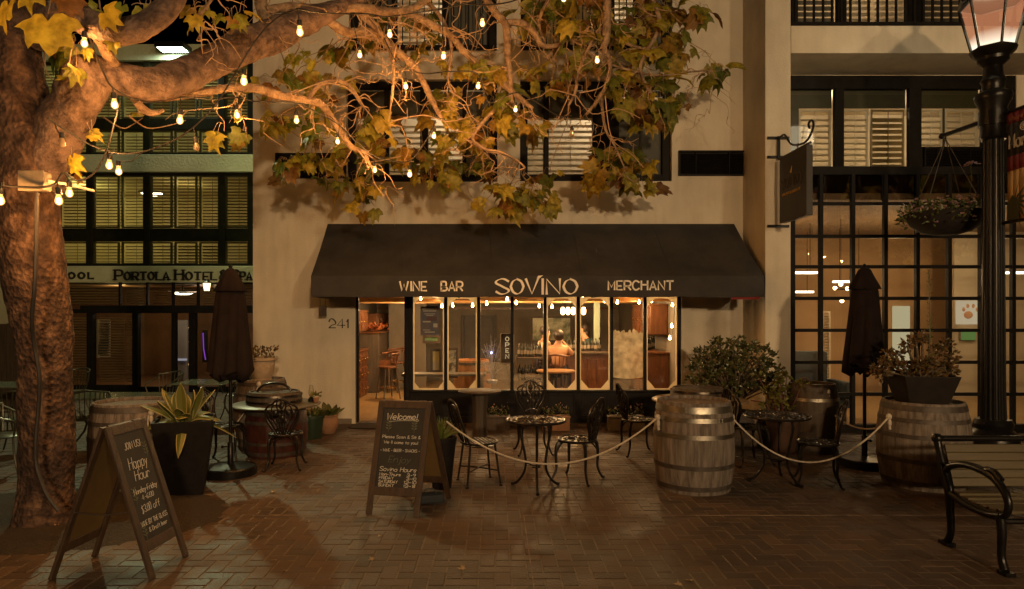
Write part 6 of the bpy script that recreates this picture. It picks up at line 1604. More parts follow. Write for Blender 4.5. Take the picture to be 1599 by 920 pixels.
bpanel(zt-.13, zt, red_b, 'top_stripe'); bpanel(zt-.52, zt-.131, blk_b, 'name_field'); bpanel(zt-.70, zt-.521, red_b, 'roof_stripe'); bpanel(zb, zt-.701, M('banner_ochre', (.50,.30,.11), (.40,.22,.07), scale=3, rough=.8), 'picture_field')
m = MB(); text(m, 'Where California', (xb-.022, ya-.05, zt-.10), (0,-1,0), (0,0,1), .05, .009, width=.62, thick=.003); m.build('lettering', M('banner_rose', (.36,.12,.07), rough=.8), bn, w=True)
m = MB(); text(m, 'Monterey', (xb-.024, ya-.06, zt-.43), (0,-1,0), (0,0,1), .155, .026, width=.68, thick=.003, pen=.3)
cc = Vector((xb-.024, ya-.30, zt-.21)); 
for rr, a0 in ((.07,0),(.045,1),(.02,2)): m.tube([cc+Vector((0,-rr*math.cos(a0+i*.5),rr*.75*math.sin(a0+i*.5))) for i in range(11)], .006, 5)
m.build('lettering', M('banner_white', (.62,.55,.45), rough=.8), bn, w=True)
m = MB(); m.box(xb-.03, xb-.02, ya-.55, ya-.30, zt-1.02, zt-.80); m.build('picture_window', M('banner_blue', (.10,.11,.20), rough=.8), bn, w=True)
m = MB(); m.box(xb-.034, xb-.031, ya-.56, ya-.29, zt-.915, zt-.905); m.box(xb-.0345, xb-.0315, ya-.43, ya-.42, zt-1.02, zt-.80); m.build('picture_bars', M('banner_white', (.62,.55,.45)), bn, w=True)
m = MB()
for k in range(7):
    a = .25+k*.42; c0 = Vector((xb-.03, ya-.14, zb+.2)); m.prism([c0, c0+Vector((0,-.18*math.sin(a),.18*math.cos(a)))*.55+Vector((0,0,.02)), c0+Vector((0,-.3*math.sin(a),.3*math.cos(a)-.05)), c0+Vector((0,-.18*math.sin(a),.18*math.cos(a)))*.55-Vector((0,0,.02))], (-.003,0,0))
m.prism([(xb-.033,ya-.03,zb),(xb-.033,ya-.22,zb),(xb-.033,ya-.20,zb+.22),(xb-.033,ya-.12,zb+.30),(xb-.033,ya-.04,zb+.2)], (-.003,0,0))
m.build('picture_palm', M('banner_green', (.05,.05,.015), rough=.8), bn, w=True)

# ------------------------------------------------------------------ bench
be = thing('park_bench', 'cast iron park bench with wooden slats and a looped armrest', 'bench', (4.55, 5.05, 0))
slatw = M('bench_slat', (.105,.078,.034), (.07,.052,.022), scale=5, rough=.5, stretch=(.6,5,5))
X0_, X1_ = 3.60, 5.55
def bx(x): return x-4.55
for xs in (X0_, X1_):
    x = bx(xs)
    side = MB()
    side.tube(spline([(x,.42,.815),(x,.40,.74),(x,.33,.55),(x,.28,.44),(x,.27,.30),(x,.26,.12),(x,.30,.03)], 6), [.030,.028,.034,.036,.030,.026,.030], 10)
    side.tube(spline([(x,-.26,.40),(x,-.275,.28),(x,-.27,.12),(x,-.30,.03)], 6), [.032,.030,.026,.030], 10)
    side.tube(spline([(x,.30,.43),(x,.1,.385),(x,-.12,.375),(x,-.27,.40)], 6), .030, 10)
    side.box(x-.035,x+.035,-.36,-.27,0,.028); side.box(x-.035,x+.035,.25,.36,0,.028)
    side.ball((x,.425,.825), .042, 10, 8)
    side.build('side_frame', blackmetal, be)
    arm = MB(); arm.tube(spline([(x,.345,.56),(x,.27,.63),(x,.12,.68),(x,-.06,.685),(x,-.20,.655),(x,-.30,.58),(x,-.335,.50),(x,-.315,.43),(x,-.27,.40)], 6), [.022,.026,.027,.030,.030,.028,.026,.024,.024], 10); arm.tube(spline([(x,-.12,.70),(x,-.2,.70),(x,-.27,.655)], 4), .022, 8)
    arm.build('armrest', blackmetal, be)
m = MB(); m.tube([(bx(X0_)-.02,.425,.825),(bx(X1_)+.02,.425,.825)], .024, 10); m.tube([(bx(X0_),-.26,.36),(bx(X1_),-.26,.36)], .02, 8); m.build('rail', blackmetal, be)
for i, f in enumerate((.08,.27,.46,.65,.84,)):
    y = .415-(.415-.30)*f; z = .80-(.80-.47)*f
    m = MB(); m.bar((bx(X0_)+.03,y-.03,z-.02),(bx(X1_)-.03,y-.03,z-.02), .022, .066, Vector((0,.32,.95))); m.build('slat', slatw, be, bev=.006)
for i in range(6):
    y = .24-.095*i; m = MB(); m.bar((bx(X0_)+.03,y,.425-.02*math.sin(i/5*PI)),(bx(X1_)-.03,y,.425-.02*math.sin(i/5*PI)), .075, .022); m.build('slat', slatw, be, bev=.006)

# ------------------------------------------------------------------ rope barriers
def rope(label, a, b, sag, knots=True, extra=()):
    t = thing('rope_barrier', label, 'rope', (Vector(a)+Vector(b))/2*Vector((1,1,0)) if False else ((a[0]+b[0])/2,(a[1]+b[1])/2,min(a[2],b[2])-sag), 0, 'white rope barriers')
    m = MB(); n = 60; a = Vector(a); b = Vector(b); pts = []
    for i in range(n+1):
        f = i/n; pts.append(a+(b-a)*f-Vector((0,0,sag*4*f*(1-f))))
    m.tube(pts, .009, 8, wob=lambda p, d, i: 1+.12*math.sin(i*2.6))
    m.build('rope', ropem, t, w=True)
    if knots:
        m = MB()
        for c in knots:
            c = Vector(c); m.ball(c, .03, 8, 6, (1,1,1.2)); m.ball(c+Vector((.005,-.005,-.06)), .02, 8, 6, (1,1,2)); m.tube([c+Vector((0,0,-.03)), c+Vector((.01,0,-.13))], [.011,.014], 6)
        m.build('knot', ropem, t, w=True)
    return t
r_b = .385
kL = P(1027,652,7.0); kR = P(1143,652,7.0)
rope('longer white rope sagging before the lacy table from barrel to welcome board', P(697,658,6.85), kL, .46, [kL])
k2 = P(1388,651,7.0); rope('white rope sagging between the shiny hooped barrel and planter barrel', kR, k2, .47, [kR, k2])
rope('short white rope low behind the closed umbrella by the gridded window', P(1300,645,8.75), P(1392,660,7.5), .13, [P(1293,612,8.72)])
rope('short rope end dangling from the red barrel table to the far barrel', P(404,602,9.17), P(366,664,8.9), .05, [P(404,600,9.17)])
rope('thin rope loop hanging on the pale barrel beside the agave planter', P(232,648,6.86), P(229,690,6.86), .0, [P(236,645,6.86)])

# fallen leaves
fm_ = ISL('fallen_leaf', [(0,(.30,.19,.09)),(.5,(.20,.11,.05)),(1,(.36,.25,.13))], rough=.7)
spots = [(720,891),(580,876),(445,892),(428,875),(424,770),(480,815),(590,838),(90,808),(88,826),(760,715),(735,700),(1058,915),(1075,906),(545,702),(700,760)]
LL = ['dry leaf on the bricks directly below the welcome board, nearest the viewer','dry leaf on the bricks below the welcome board, beyond the nearest one','dry leaf in front of the umbrella shadow, the outer of two','dry leaf close to the umbrella shadow, the inner of two',
 'dry leaf lying between the umbrella base and the straight joint','dry leaf on the bricks just over the straight joint','dry leaf lying near the foot of the welcome board','dry leaf on the earth beside the Join us board','second dry leaf on the earth at the rear leg of the Join us board',
 'dry leaf under the seat of the wire chair','dry leaf between the welcome board and the wire chair','dry leaf at the very front below the big hooped barrel','dry leaf at the front just beside the other one below the hooped barrel','dry leaf lying before the shop doorway mat','dry leaf beside the sandbag behind the welcome board']
proto = None; random.seed(77)
for i, (px, py) in enumerate(spots):
    g_ = G(px,py)
    if proto is None:
        lv = MB(); leaf(Vector((0,0,0)), .12, Vector((.2,.1,1)), Vector((0,1,0)), .9)
        lv.v = [(x, y, abs(z)*.8+.006) for x,y,z in lv.v]
        proto = lv.build('fallen_leaf', fm_); o = proto
    else: o = proto.copy(); COL.objects.link(o)
    o.location = (g_.x, g_.y, .003); o.rotation_euler = (0,0,random.uniform(0,6.28)); s = random.uniform(.35,.65); o.scale = (s,s*random.uniform(.4,.8),s*random.uniform(.6,1.4))
    tag(o, LL[i], 'leaf', 'dry leaves scattered over the bricks')
# ------------------------------------------------------------------ inside the wine bar
brass = M('brass', (.45,.28,.10), rough=.3, metal=1)
bottle_m = M('bottle_glass', (.012,.02,.012), (.03,.02,.015), scale=3, rough=.12)
label_m = M('bottle_label', (.22,.18,.13), rough=.7)
# cabinets along the inner wall by the door
def cabinet(nm, label, y0, y1, z0, z1, depth, nd, rows=1, slatted=False, cat='cabinet', side=-1):
    xw = IX0+.01 if side < 0 else IX1-.01
    t = thing(nm, label, cat, (xw, (y0+y1)/2, z0))
    xa, xb = (xw, xw+depth) if side < 0 else (xw-depth, xw)
    m = MB(); m.box(xa, xb, y0, y1, z0+.001, z1); m.build('carcass', redwood, t, w=True, bev=.006)
    xf = xb if side < 0 else xa; s = 1 if side < 0 else -1
    for r_ in range(rows):
        for k in range(nd):
            a = y0+(y1-y0)*k/nd+.02; b = y0+(y1-y0)*(k+1)/nd-.02; c = z0+(z1-z0)*r_/rows+.03; d = z0+(z1-z0)*(r_+1)/rows-.03
            x0, x1 = sorted((xf, xf+s*.02)); m = MB(); m.box(x0+.001*s, x1, a, b, c, d)
            x2, x3 = sorted((xf+s*.021, xf+s*.03))
            for q in range(3): m.box(x2, x3, a+.03, b-.03, c+.03+(d-c-.06)*q/3, c+.03+(d-c-.06)*(q+.75)/3)
            dr = m.build('drawer' if rows > 1 else 'door', redwood, t, w=True, bev=.004)
            m = MB(); m.ball((xf+s*.045, (a+b)/2, (c+d)/2), .02, 8, 5); m.build('knob', brass, dr, w=True)
    m = MB(); x0, x1 = (xa, xb+.03) if side < 0 else (xa-.03, xb); m.box(x0, x1, y0-.02, y1+.02, z1+.001, z1+.04); m.build('cornice', redwood, t, w=True, bev=.01)
    return t
cabinet('wall_cabinet', 'reddish wall cabinet with tall doors nearest the open shop doorway', 13.6, 15.2, 1.44, 1.86, .30, 4)
cabinet('wall_cabinet', 'reddish wall cabinet hung deeper inside beyond the piano', 16.3, 17.9, 1.36, 1.78, .34, 5)
cabinet('drawer_chest', 'tall cherry drawer chest inside the shop doorway', 13.6, 15.2, .012, 1.0, .30, 5, 3, cat='chest of drawers')
cabinet('wall_cabinet', 'reddish wall cabinet above the cherry side cabinet', 13.0, 14.6, 1.42, 1.98, .34, 4, side=1)
cabinet('wine_shelf_cabinet', 'cherry side cabinet behind the last shop window pane with drawers', 12.9, 14.6, .012, 1.05, .42, 3, 2, cat='cabinet', side=1)
pn = thing('piano', 'dark upright piano against the inner wall past the drawer chest', 'piano', (IX0+.40, 16.0, .01))
m = MB(); m.box(-.33,.15,-.62,.62,.0,1.36); m.build('case', oakdark, pn, bev=.015)
m = MB(); m.box(.151,.40,-.62,.62,.62,.74); m.build('keyboard', redwood, pn, bev=.01)
m = MB(); m.box(-.34,.19,-.65,.65,1.361,1.39); m.build('lid', redwood, pn, bev=.006)
for sy in (-.58,.58): m = MB(); m.lathe([(.03,0),(.045,.1),(.03,.3),(.05,.5),(.03,.62)], 12, (.36,sy,0)); m.build('leg', oakdark, pn)
gd_ = thing('red_garland', 'reddish dried garland lying on top of the piano', 'garland', (IX0+.38, 15.95, 1.41))
m = MB(); random.seed(2)
for i in range(120): fleshy(m, Vector((random.uniform(-.2,.2),random.uniform(-.55,.5),.02+random.random()*.12)), Vector((random.gauss(0,1),random.gauss(0,1),.6)), .10, .05)
m.build('dried_leaves', ISL('garland_leaf', [(0,(.30,.06,.02)),(1,(.40,.14,.04))], rough=.6), gd_)
def stool(label, loc, rz):
    t = thing('bar_chair', label, 'bar chair', loc, rz, 'bar chairs inside the wine bar')
    m = MB(); m.lathe([(.001,.66),(.19,.66),(.21,.68),(.20,.70),(.001,.69)], 24); m.build('seat', redwood, t)
    m = MB(); m.tube(spline([(-.22,.05,.96),(-.21,-.14,.97),(0,-.24,1.0),(.21,-.14,.97),(.22,.05,.96)], 6), .022, 8)
    for q in range(7): a = PI*1.1+PI*.8*q/6; m.tube([(.17*math.cos(a),.17*math.sin(a),.69),(.215*math.cos(a),.215*math.sin(a),.97)], .009, 6)
    m.build('backrest', redwood, t)
    for sx, sy in ((-1,-1),(1,-1),(-1,1),(1,1)): m = MB(); m.tube([(sx*.12,sy*.12,.67),(sx*.19,sy*.19,0)], [.018,.014], 8); m.build('leg', oakdark, t)
    m = MB(); m.tube([(.17*math.cos(i*PI/8),.17*math.sin(i*PI/8),.25) for i in range(16)], .011, 6, closed=True); m.build('foot_ring', brass, t)
    return t
stool('wooden bar chair with spindle back near the open door leaf', (XP(606,14.3), 14.3, .01), 2.2)
stool('wooden bar chair standing behind the first one by the inner wall', (XP(619,15.6), 15.6, .01), 2.6)
# bar counter with bottles
bc = thing('bar_counter', 'dark red wooden bar counter seen through the shop window', 'bar counter', (XP(900,14.1), 14.1, .01))
m = MB(); m.box(XP(868,14.1), XP(946,14.1), 13.9, 14.5, .012, .98); m.build('front', redwood, bc, w=True, bev=.01)
m = MB()
for k in range(5): a = XP(870+15*k,14.1); m.box(a, a+.17, 13.885, 13.899, .12, .88)
m.build('panel', redwood, bc, w=True, bev=.004)
m = MB(); m.box(XP(863,14.1), XP(950,14.1), 13.82, 14.55, .981, 1.03); m.build('countertop', oakdark, bc, w=True, bev=.01)
bottle_p = None; random.seed(19)
def bottle(px, Y, z, lab, tall=.30):
    global bottle_p
    x = XP(px,Y)
    if bottle_p is None:
        t = thing('wine_bottle', lab, 'bottle', (x,Y,z), 0, lab[9:])
        m = MB(); m.lathe([(.037,0),(.038,.02),(.038,.18),(.03,.215),(.015,.24),(.014,.30),(.001,.30)], 14); m.build('glass', bottle_m, t)
        m = MB(); m.lathe([(.0385,.06),(.0388,.14)], 14, cap0=False, cap1=False); m.build('label', label_m, t)
        bottle_p = t; return t
    t = dup(bottle_p, (x,Y,z), None, lab, lab[9:]); t.scale = (1,1,random.uniform(.85,1.1)); return t
for i in range(11): bottle(880+i*5.6, 14.3+random.uniform(-.1,.15), 1.031, 'dark wine bottle lined up on the bar counter')
wr_ = thing('wine_rack', 'low dark shelf of wine bottles behind the fourth shop window pane', 'shelf', (XP(826,13.6), 13.6, .01))
m = MB(); xa, xb = XP(808,13.6), XP(846,13.6)
for z in (.02,.45,.92): m.box(xa, xb, 13.45, 13.75, z, z+.03)
m.build('shelf', oakdark, wr_, w=True, bev=.004)
m = MB(); m.box(xa-.03, xa-.001, 13.45, 13.75, .01, .98); m.box(xb+.001, xb+.03, 13.45, 13.75, .01, .98); m.build('side_panel', oakdark, wr_, w=True)
for i in range(8): bottle(811+i*4.6, 13.6, .951, 'dark wine bottle on the top board of the low wine shelf'); bottle(811+i*4.6, 13.58, .481, 'dark wine bottle on the middle board of the low wine shelf')
for i in range(5): bottle(1008+i*3.2, 13.3+i*.2, 1.091, 'dark wine bottle on the cherry side cabinet')
# paintings and notices
def framed(nm, label, px0, px1, py0, py1, Y, m1, m2, sc, cat, fm=oakdark):
    t = thing(nm, label, cat, ((XP(px0,Y)+XP(px1,Y))/2, Y, (ZP(py0,Y)+ZP(py1,Y))/2)); w_ = XP(px1,Y)-XP(px0,Y); h_ = ZP(py0,Y)-ZP(py1,Y)
    m = MB(); frame_bars(m, -w_/2, w_/2, -h_/2, h_/2, -.02, .045, .04); m.build('frame', fm, t)
    m = MB(); m.box(-w_/2+.03, w_/2-.03, -.006, .012, -h_/2+.03, h_/2-.03); m.build('picture', M(nm+'_'+label[:6], m1, m2, scale=sc, lo=.42, hi=.58, rough=.6), t); return t
framed('painting', 'wide landscape painting of pale hills and trees on the bar back wall', 829, 893, 494, 534, 16.9, (.50,.50,.38), (.12,.15,.09), 2.4, 'painting')
framed('painting', 'small green landscape picture hung inside the first shop window pane', 660, 687, 523, 536, 13.0, (.18,.30,.10), (.05,.12,.08), 3.0, 'painting')
m1 = framed('menu_board', 'yellow menu sheet in a tall frame inside the first shop window pane', 672, 690, 545, 582, 12.4, (.60,.48,.10), (.40,.36,.26), 2.0, 'menu')
m1.rotation_euler = (-.15,0,.1)
m2 = framed('menu_board', 'white certificate in a dark frame inside the second shop window pane', 696, 716, 543, 590, 12.5, (.55,.52,.42), (.10,.09,.07), 7.0, 'menu')
m2.rotation_euler = (-.2,0,-.15)
Yw = YM+.115
po = thing('event_poster', 'blue grey event poster taped inside the first shop window pane', 'poster', (XP(671,Yw), Yw, ZP(501,Yw)))
m = MB(); m.box(-.155,.155,0,.003,-.245,.245); m.build('sheet', M('poster_blue', (.13,.14,.19), (.20,.16,.17), scale=7, lo=.42, hi=.6, rough=.7), po)
m = MB(); ink = M('poster_ink', (.62,.57,.48), rough=.8)
for i, (z, w_, hh) in enumerate(((.20,.25,.026),(.165,.22,.018),(-.015,.13,.024),(-.19,.17,.018),(-.155,.12,.012),(.115,.18,.010),(.09,.12,.010))): m.box(-w_/2-(.05 if i in (2,4) else 0), w_/2-(.05 if i in (2,4) else 0), -.003, -.001, z-hh/2, z+hh/2)
m.box(.06,.13,-.003,-.001,-.11,-.045); m.build('text_blocks', ink, po)
m = MB(); m.box(-.05,.12,-.003,-.001,.0,.07); m.build('photo_block', M('poster_red', (.22,.06,.05), (.10,.1,.12), scale=20), po)
Yn = YM+.13
op = thing('open_sign', 'vertical outlined OPEN sign hanging inside the third shop window pane', 'sign', (XP(792,Yn), Yn, ZP(544,Yn)))
m = MB()
for i, ch_ in enumerate('OPEN'): text(m, ch_, (0,-.012,.125-.098*i), (1,0,0), (0,0,1), .066, .013, align='c', thick=.006)
m.build('lettering', EM('open_letters', (.95,.70,.36), .55), op)
m = MB(); c_ = [(-.095,-.25),(.095,-.25),(.11,-.23),(.11,.23),(.095,.25),(-.095,.25),(-.11,.23),(-.11,-.23)]
m.tube([(x,-.012,z) for x,z in c_], .005, 5, closed=True); m.build('outline', M('open_outline', (.40,.34,.26), rough=.4), op)
m = MB(); m.box(-.105,.105,-.004,.006,-.245,.245); m.build('panel', GLASS('smoky_panel', (.55,.5,.48)), op)
m = MB(); m.tube([(-.06,0,.25),(.0,0,.62),(.06,0,.25)], .003, 4); m.build('cord', cabm, op)
tw_ = thing('white_twig_tree', 'bare white twig tree glowing bluish inside the third shop window pane', 'ornament', (XP(768,11.9), 11.9, .62))
m = MB(); random.seed(23); wt = M('white_twig', (.55,.55,.62), rough=.6)
for i in range(26):
    a = random.uniform(0,6.28); e = Vector((.20*math.cos(a)*random.random(), .12*math.sin(a), random.uniform(.2,.86))); m.tube(spline([(0,0,0),(e.x*.3,e.y*.3,e.z*.5),e], 4), [.006,.003], 4)
    for q in range(3): s_ = e*random.uniform(.5,.9); m.tube([s_, s_+Vector((random.gauss(0,.06),random.gauss(0,.05),random.uniform(.03,.12)))], .0025, 4)
m.build('twigs', wt, tw_)
m = MB(); m.lathe([(.09,-.02),(.10,.03),(.03,.05),(.001,.05)], 14); m.build('pot', wt, tw_)
bz = MB(); bz.ball((-.01,-.05,.52), .016); bz.build('bulb', EM('blue_led', (.45,.5,1), 14), tw_)
sh_ = thing('window_shelf', 'grey topped shelf table added for a reflection behind the first two shop window panes', 'table', (XP(694,12.1), 12.1, 0))
m = MB(); m.box(-.75,.75,-.22,.22,.72,.76); m.build('tabletop', topm, sh_, bev=.006)  # added table stands in for a grey reflection in the panes
for sx in (-.68,.68): m = MB(); m.box(sx-.03,sx+.03,-.18,.18,0,.719); m.build('leg', oakdark, sh_)
barrel('wine_barrel', 'orange brown oak barrel inside the second shop window pane', (XP(738,13.0), 13.0, .01), .36, .31, .93, M('honey_oak', (.40,.20,.08), (.28,.13,.05), scale=3, rough=.5, stretch=(6,6,.6)), [(.93,.05,rusthoop),(.75,.04,rusthoop),(.3,.04,rusthoop)])
rt_ = thing('round_table', 'small round wooden table near the seated customers', 'table', (XP(868,12.9), 12.9, .01))
m = MB(); m.lathe([(.001,.70),(.36,.70),(.37,.72),(.36,.735),(.001,.735)], 32); m.build('tabletop', M('table_honey', (.40,.22,.09), (.30,.16,.06), scale=4, rough=.35), rt_)
m = MB(); m.tube([(0,0,.02),(0,0,.70)], .03, 10); m.build('pedestal', iron, rt_)
m = MB(); m.lathe([(.24,0),(.23,.02),(.05,.04)], 24); m.build('foot', iron, rt_)
# pendant lamp over the bar
pd = thing('pendant_lamp', 'row of glowing glass pendants over the bar counter', 'pendant lamp', (XP(895,14.2), 14.2, 2.1))
m = MB(); m.box(-.30,.34,-.03,.03,-.02,.02); m.build('bar', brass, pd)
glow = EM('pendant_glow', (1,.58,.22), 11)
for k in range(5):
    x = -.22+.11*k; m = MB(); m.lathe([(.02,-.30),(.045,-.27),(.05,-.20),(.03,-.14)], 12, (x,0,.0)); s_ = m.build('shade', glow, pd)
    m = MB(); m.tube([(x,0,-.14),(x,0,-.02)], .006, 5); m.build('cord', cabm, s_)
# indoor bulb string along the shop window
ib = thing('indoor_string_light', 'string of bulbs along the ceiling just inside the shop window', 'string lights', (XP(850,12.0), 12.0, 2.05))
bl_ = [(657,466,11.6),(690,478,12.4),(707,477,12.3),(738,477,12.2),(760,474,12.0),(792,467,11.6),(806,473,11.8),(842,478,12.3),(862,479,12.4),(895,470,11.7),(910,466,11.6),(944,470,11.8),(964,472,12.0),(998,472,11.9),(1017,470,11.7),(1050,476,11.6),(1049,509,11.6),(1046,528,11.7)]
m = MB(); m.tube(spline([P(px,py-9,Y) for px,py,Y in bl_[:16]]+[P(1052,500,11.62),P(1050,522,11.7)], 4), .006, 5); m.build('cable', cabm, ib, w=True)
bm2 = EM('bulb_indoor', (1,.60,.24), 40); bp0 = None
for px,py,Y in bl_:
    c_ = P(px,py,Y)
    m = MB(); m.lathe([(.010,.045),(.011,.02),(.020,.0),(.022,-.014),(.014,-.028),(.001,-.032)], 10) if bp0 is None else None
    if bp0 is None: o = m.build('bulb', bm2, ib); bp0 = o
    else: o = bp0.copy(); COL.objects.link(o)
    o.parent = ib; o.location = c_-Vector(ib.location)
for x, y, p_ in ((-2.0,14.6,85),(-1.0,12.6,50),(.2,13.4,95),(1.6,13.6,95),(2.6,12.6,55)): lamp('room_light', (x,y,2.02), p_, (1,.64,.29), .10, bld)
lamp('room_light', (XP(890,14.2), 14.0, 1.75), 18, (1,.60,.25), .10, bld)

# ------------------------------------------------------------------ people inside the bar
def person(label, loc, rz, J, top_col, hair='short', hairlen=.0, sc=1.0, trouser=(.03,.03,.04)):
    """J: joint positions; one continuous skinned body, clothing and hair are its children"""
    E = [('pelvis','spine'),('spine','chest'),('chest','neck'),('neck','head'),('head','crown'),('chest','shL'),('shL','elL'),('elL','haL'),('chest','shR'),('shR','elR'),('elR','haR'),
         ('pelvis','hipL'),('hipL','knL'),('knL','anL'),('anL','toL'),('pelvis','hipR'),('hipR','knR'),('knR','anR'),('anR','toR'),('head','nose')]
    R = dict(pelvis=.13,spine=.125,chest=.135,neck=.052,head=.082,crown=.075,shL=.065,elL=.042,haL=.03,shR=.065,elR=.042,haR=.03,hipL=.09,knL=.06,anL=.04,toL=.035,hipR=.09,knR=.06,anR=.04,toR=.035,nose=.014)
    J = {k: Vector(v) for k, v in J.items()}
    for s in 'LR':                                   # five fingers from each palm
        w_ = J['ha'+s]; d = (w_-J['el'+s]).normalized(); side = d.cross(Vector((0,0,1))); side = side.normalized() if side.length > .1 else Vector((1,0,0))
        J['pa'+s] = w_+d*.06; R['pa'+s] = .026; E.append(('ha'+s,'pa'+s))
        for q, (o, L) in enumerate(((-.026,.07),(-.009,.08),(.009,.077),(.026,.06),(.03,.045))):
            a = 'f%s%d' % (s,q); root = J['pa'+s] if q < 4 else w_
            J[a] = root+side*o*.7+d*(.03 if q < 4 else .02); J[a+'t'] = root+side*o*(1.1 if q < 4 else 1.9)+d*L+Vector((0,0,-.02)); R[a] = .010; R[a+'t'] = .008
            E += [('pa'+s if q < 4 else 'ha'+s, a), (a, a+'t')]
    t = thing('person', label, 'person', loc, rz, None, sc)
    def sk(nm, names, mat, k=1.0, add=0.0, sub=2):
        nn = [n for n in J if n in names] if names else list(J); ix = {n:i for i, n in enumerate(nn)}
        me = bpy.data.meshes.new(nm); me.from_pydata([J[n] for n in nn], [(ix[a],ix[b]) for a,b in E if a in ix and b in ix], []); me.materials.append(mat)
        o = bpy.data.objects.new(nm, me); COL.objects.link(o); o.parent = t
        md = o.modifiers.new('skin','SKIN'); md.use_smooth_shade = True
        for n, i in ix.items():
            v = me.skin_vertices[0].data[i]; r = R[n]*k+add; v.radius = (r, r); v.use_root = (i == 0)
        if sub: s2 = o.modifiers.new('sub','SUBSURF'); s2.levels = sub; s2.render_levels = sub
        return o
    sk('body', None, skin)
    sk('shirt', ['chest','spine','pelvis','shL','shR','elL','elR'], M('shirt_%02d%02d' % (int(top_col[0]*99), int(top_col[2]*99)), top_col, tuple(c*.8 for c in top_col), scale=6, rough=.9), 1.0, .018)
    sk('trousers', ['pelvis','hipL','hipR','knL','knR','anL','anR'], M('trouser_cloth', trouser, rough=.9), 1.0, .015)
    hd, cr = J['head'], J['crown']; c = (hd+cr)/2; f = (J['nose']-hd); f.z = 0; f.normalize()
    m = MB(); m.ball(c-f*.02+Vector((0,0,.025)), .108, 16, 10, (1,1,1.05))
    if hair == 'long':
        m.ball(c-f*.055+Vector((0,0,-.08)), .088, 14, 8, (1,.8,1.5))
    if hair == 'bun': m.ball(c-f*.10+Vector((0,0,.03)), .06, 10, 7); m.ball(c-f*.03+Vector((0,0,.04)), .112, 14, 8)
    m.v = [tuple(Vector(v)-f*(max(0, (Vector(v)-c).dot(f)-.035)*.9 if Vector(v).z < c.z+.06 else 0)) for v in m.v]
    m.build('hair', hairdk, t)
    m = MB(); sd = f.cross(Vector((0,0,1)))
    for s in (-1,1): m.ball(hd+f*.074+sd*s*.03+Vector((0,0,.03)), .011, 8, 5)
    m.build('eyes', M('eye', (.03,.02,.015), rough=.2), t)
    m = MB(); m.tube([hd+f*.079-sd*.022+Vector((0,0,-.038)), hd+f*.086+Vector((0,0,-.040)), hd+f*.079+sd*.022+Vector((0,0,-.038))], .006, 6); m.build('mouth', M('lips', (.30,.10,.08), rough=.5), t)
    return t
def sitting(seat=.62, lean=.06, arms='table', head_dz=0):
    """faces +y"""
    z = seat; J = dict(pelvis=(0,0,z+.10),spine=(0,.02+lean*.4,z+.28),chest=(0,lean,z+.46),neck=(0,lean*1.2+.01,z+.60),head=(0,lean*1.3+.03,z+.70),crown=(0,lean*1.3+.015,z+.79),nose=(0,lean*1.3+.125,z+.705),
      shL=(-.17,lean,z+.50),shR=(.17,lean,z+.50),hipL=(-.10,.04,z+.06),hipR=(.10,.04,z+.06),knL=(-.12,.44,z+.04),knR=(.12,.44,z+.04),anL=(-.12,.40,.28 if z > .55 else .08),anR=(.12,.40,.28 if z > .55 else .08))
    J['toL'] = (-.12,.53,J['anL'][2]-.05); J['toR'] = (.12,.53,J['anR'][2]-.05)
    if arms == 'table': J.update(elL=(-.22,.14,z+.26),haL=(-.12,.36,z+.34),elR=(.22,.14,z+.26),haR=(.12,.36,z+.34))
    elif arms == 'chin': J.update(elL=(-.22,.14,z+.26),haL=(-.12,.36,z+.34),elR=(.24,.26,z+.38),haR=(.10,.24,z+.58))
    return J
person('man in a light shirt sitting in profile at the bar', (XP(846,13.9), 13.9, .01), -1.25, sitting(.70,.05), (.52,.42,.29))
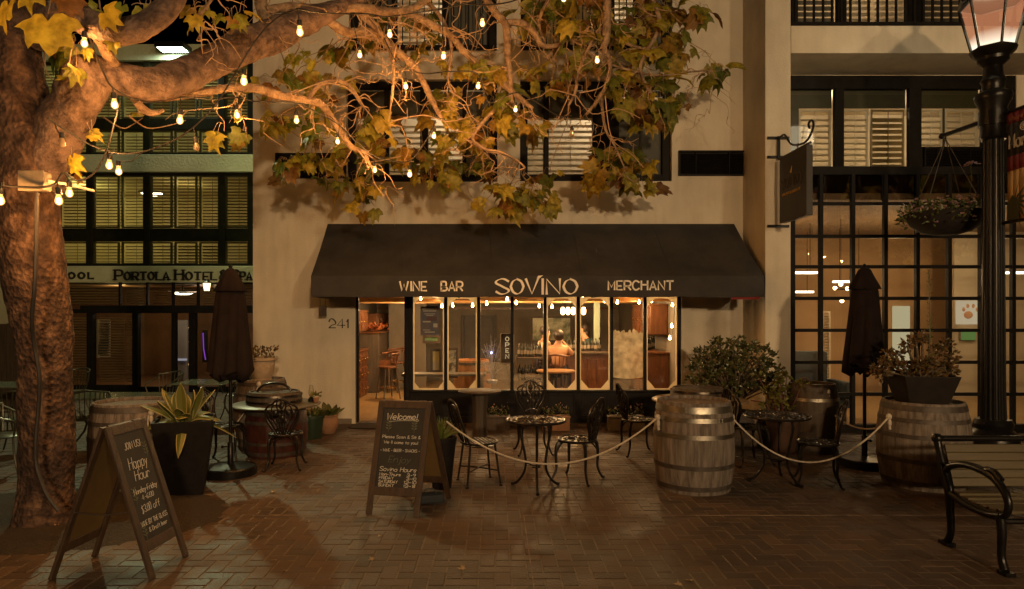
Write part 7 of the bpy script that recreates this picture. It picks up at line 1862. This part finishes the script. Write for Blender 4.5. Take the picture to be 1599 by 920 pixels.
person('dark haired customer in a peach top resting chin on hand at the bar', (XP(871,13.55), 13.55, .01), -.35, sitting(.60,.06,'chin'), (.55,.30,.17), 'bun')
Jb = sitting(.72,.05); Jb.update(knL=(-.10,.05,.50),knR=(.10,.05,.50),anL=(-.10,.0,.09),anR=(.10,.0,.09),toL=(-.10,.13,.05),toR=(.10,.13,.05),elL=(-.23,.06,.96),haL=(-.16,.30,1.03),elR=(.23,.06,.96),haR=(.16,.30,1.03))
person('bartender with dark hair and teal top standing behind the bar counter', (XP(917,14.95), 14.95, .01), 1.9, Jb, (.02,.06,.06), 'long', sc=1.0)
stool('bar chair under the man in the light shirt', (XP(846,13.9), 13.9, .01), -1.25+PI*0)
stool('bar chair under the customer in the peach top', (XP(871,13.55), 13.55, .01), -.35)

# ------------------------------------------------------------------ camera, sky, render look
cam = bpy.data.cameras.new('camera'); co_ = bpy.data.objects.new('camera', cam); COL.objects.link(co_)
co_.location = (0,0,EYE); co_.rotation_euler = (PI/2,0,0)
cam.sensor_width = 36; cam.lens = 36*F/1599; cam.shift_x = (799.5-CX)/1599; cam.shift_y = (CY-460)/1599
cam.clip_start = .05; cam.clip_end = 400
SC.camera = co_
w = bpy.data.worlds.new('World'); SC.world = w; w.use_nodes = True
nt = w.node_tree; bgn = nt.nodes['Background']
sky = nt.nodes.new('ShaderNodeTexSky'); sky.sky_type = 'NISHITA'; sky.sun_disc = False; sky.sun_elevation = math.radians(-5); sky.sun_rotation = math.radians(200)
nt.links.new(sky.outputs[0], bgn.inputs['Color']); bgn.inputs['Strength'].default_value = .012
SC.view_settings.view_transform = 'Standard'; SC.view_settings.look = 'None'; SC.view_settings.exposure = .15; SC.view_settings.gamma = 1
cy = SC.cycles
cy.use_light_tree = True; cy.max_bounces = 6; cy.diffuse_bounces = 3; cy.glossy_bounces = 3; cy.transparent_max_bounces = 12; cy.transmission_bounces = 4
cy.sample_clamp_indirect = 4; cy.sample_clamp_direct = 0; cy.caustics_reflective = False; cy.caustics_refractive = False
cy.use_denoising = True
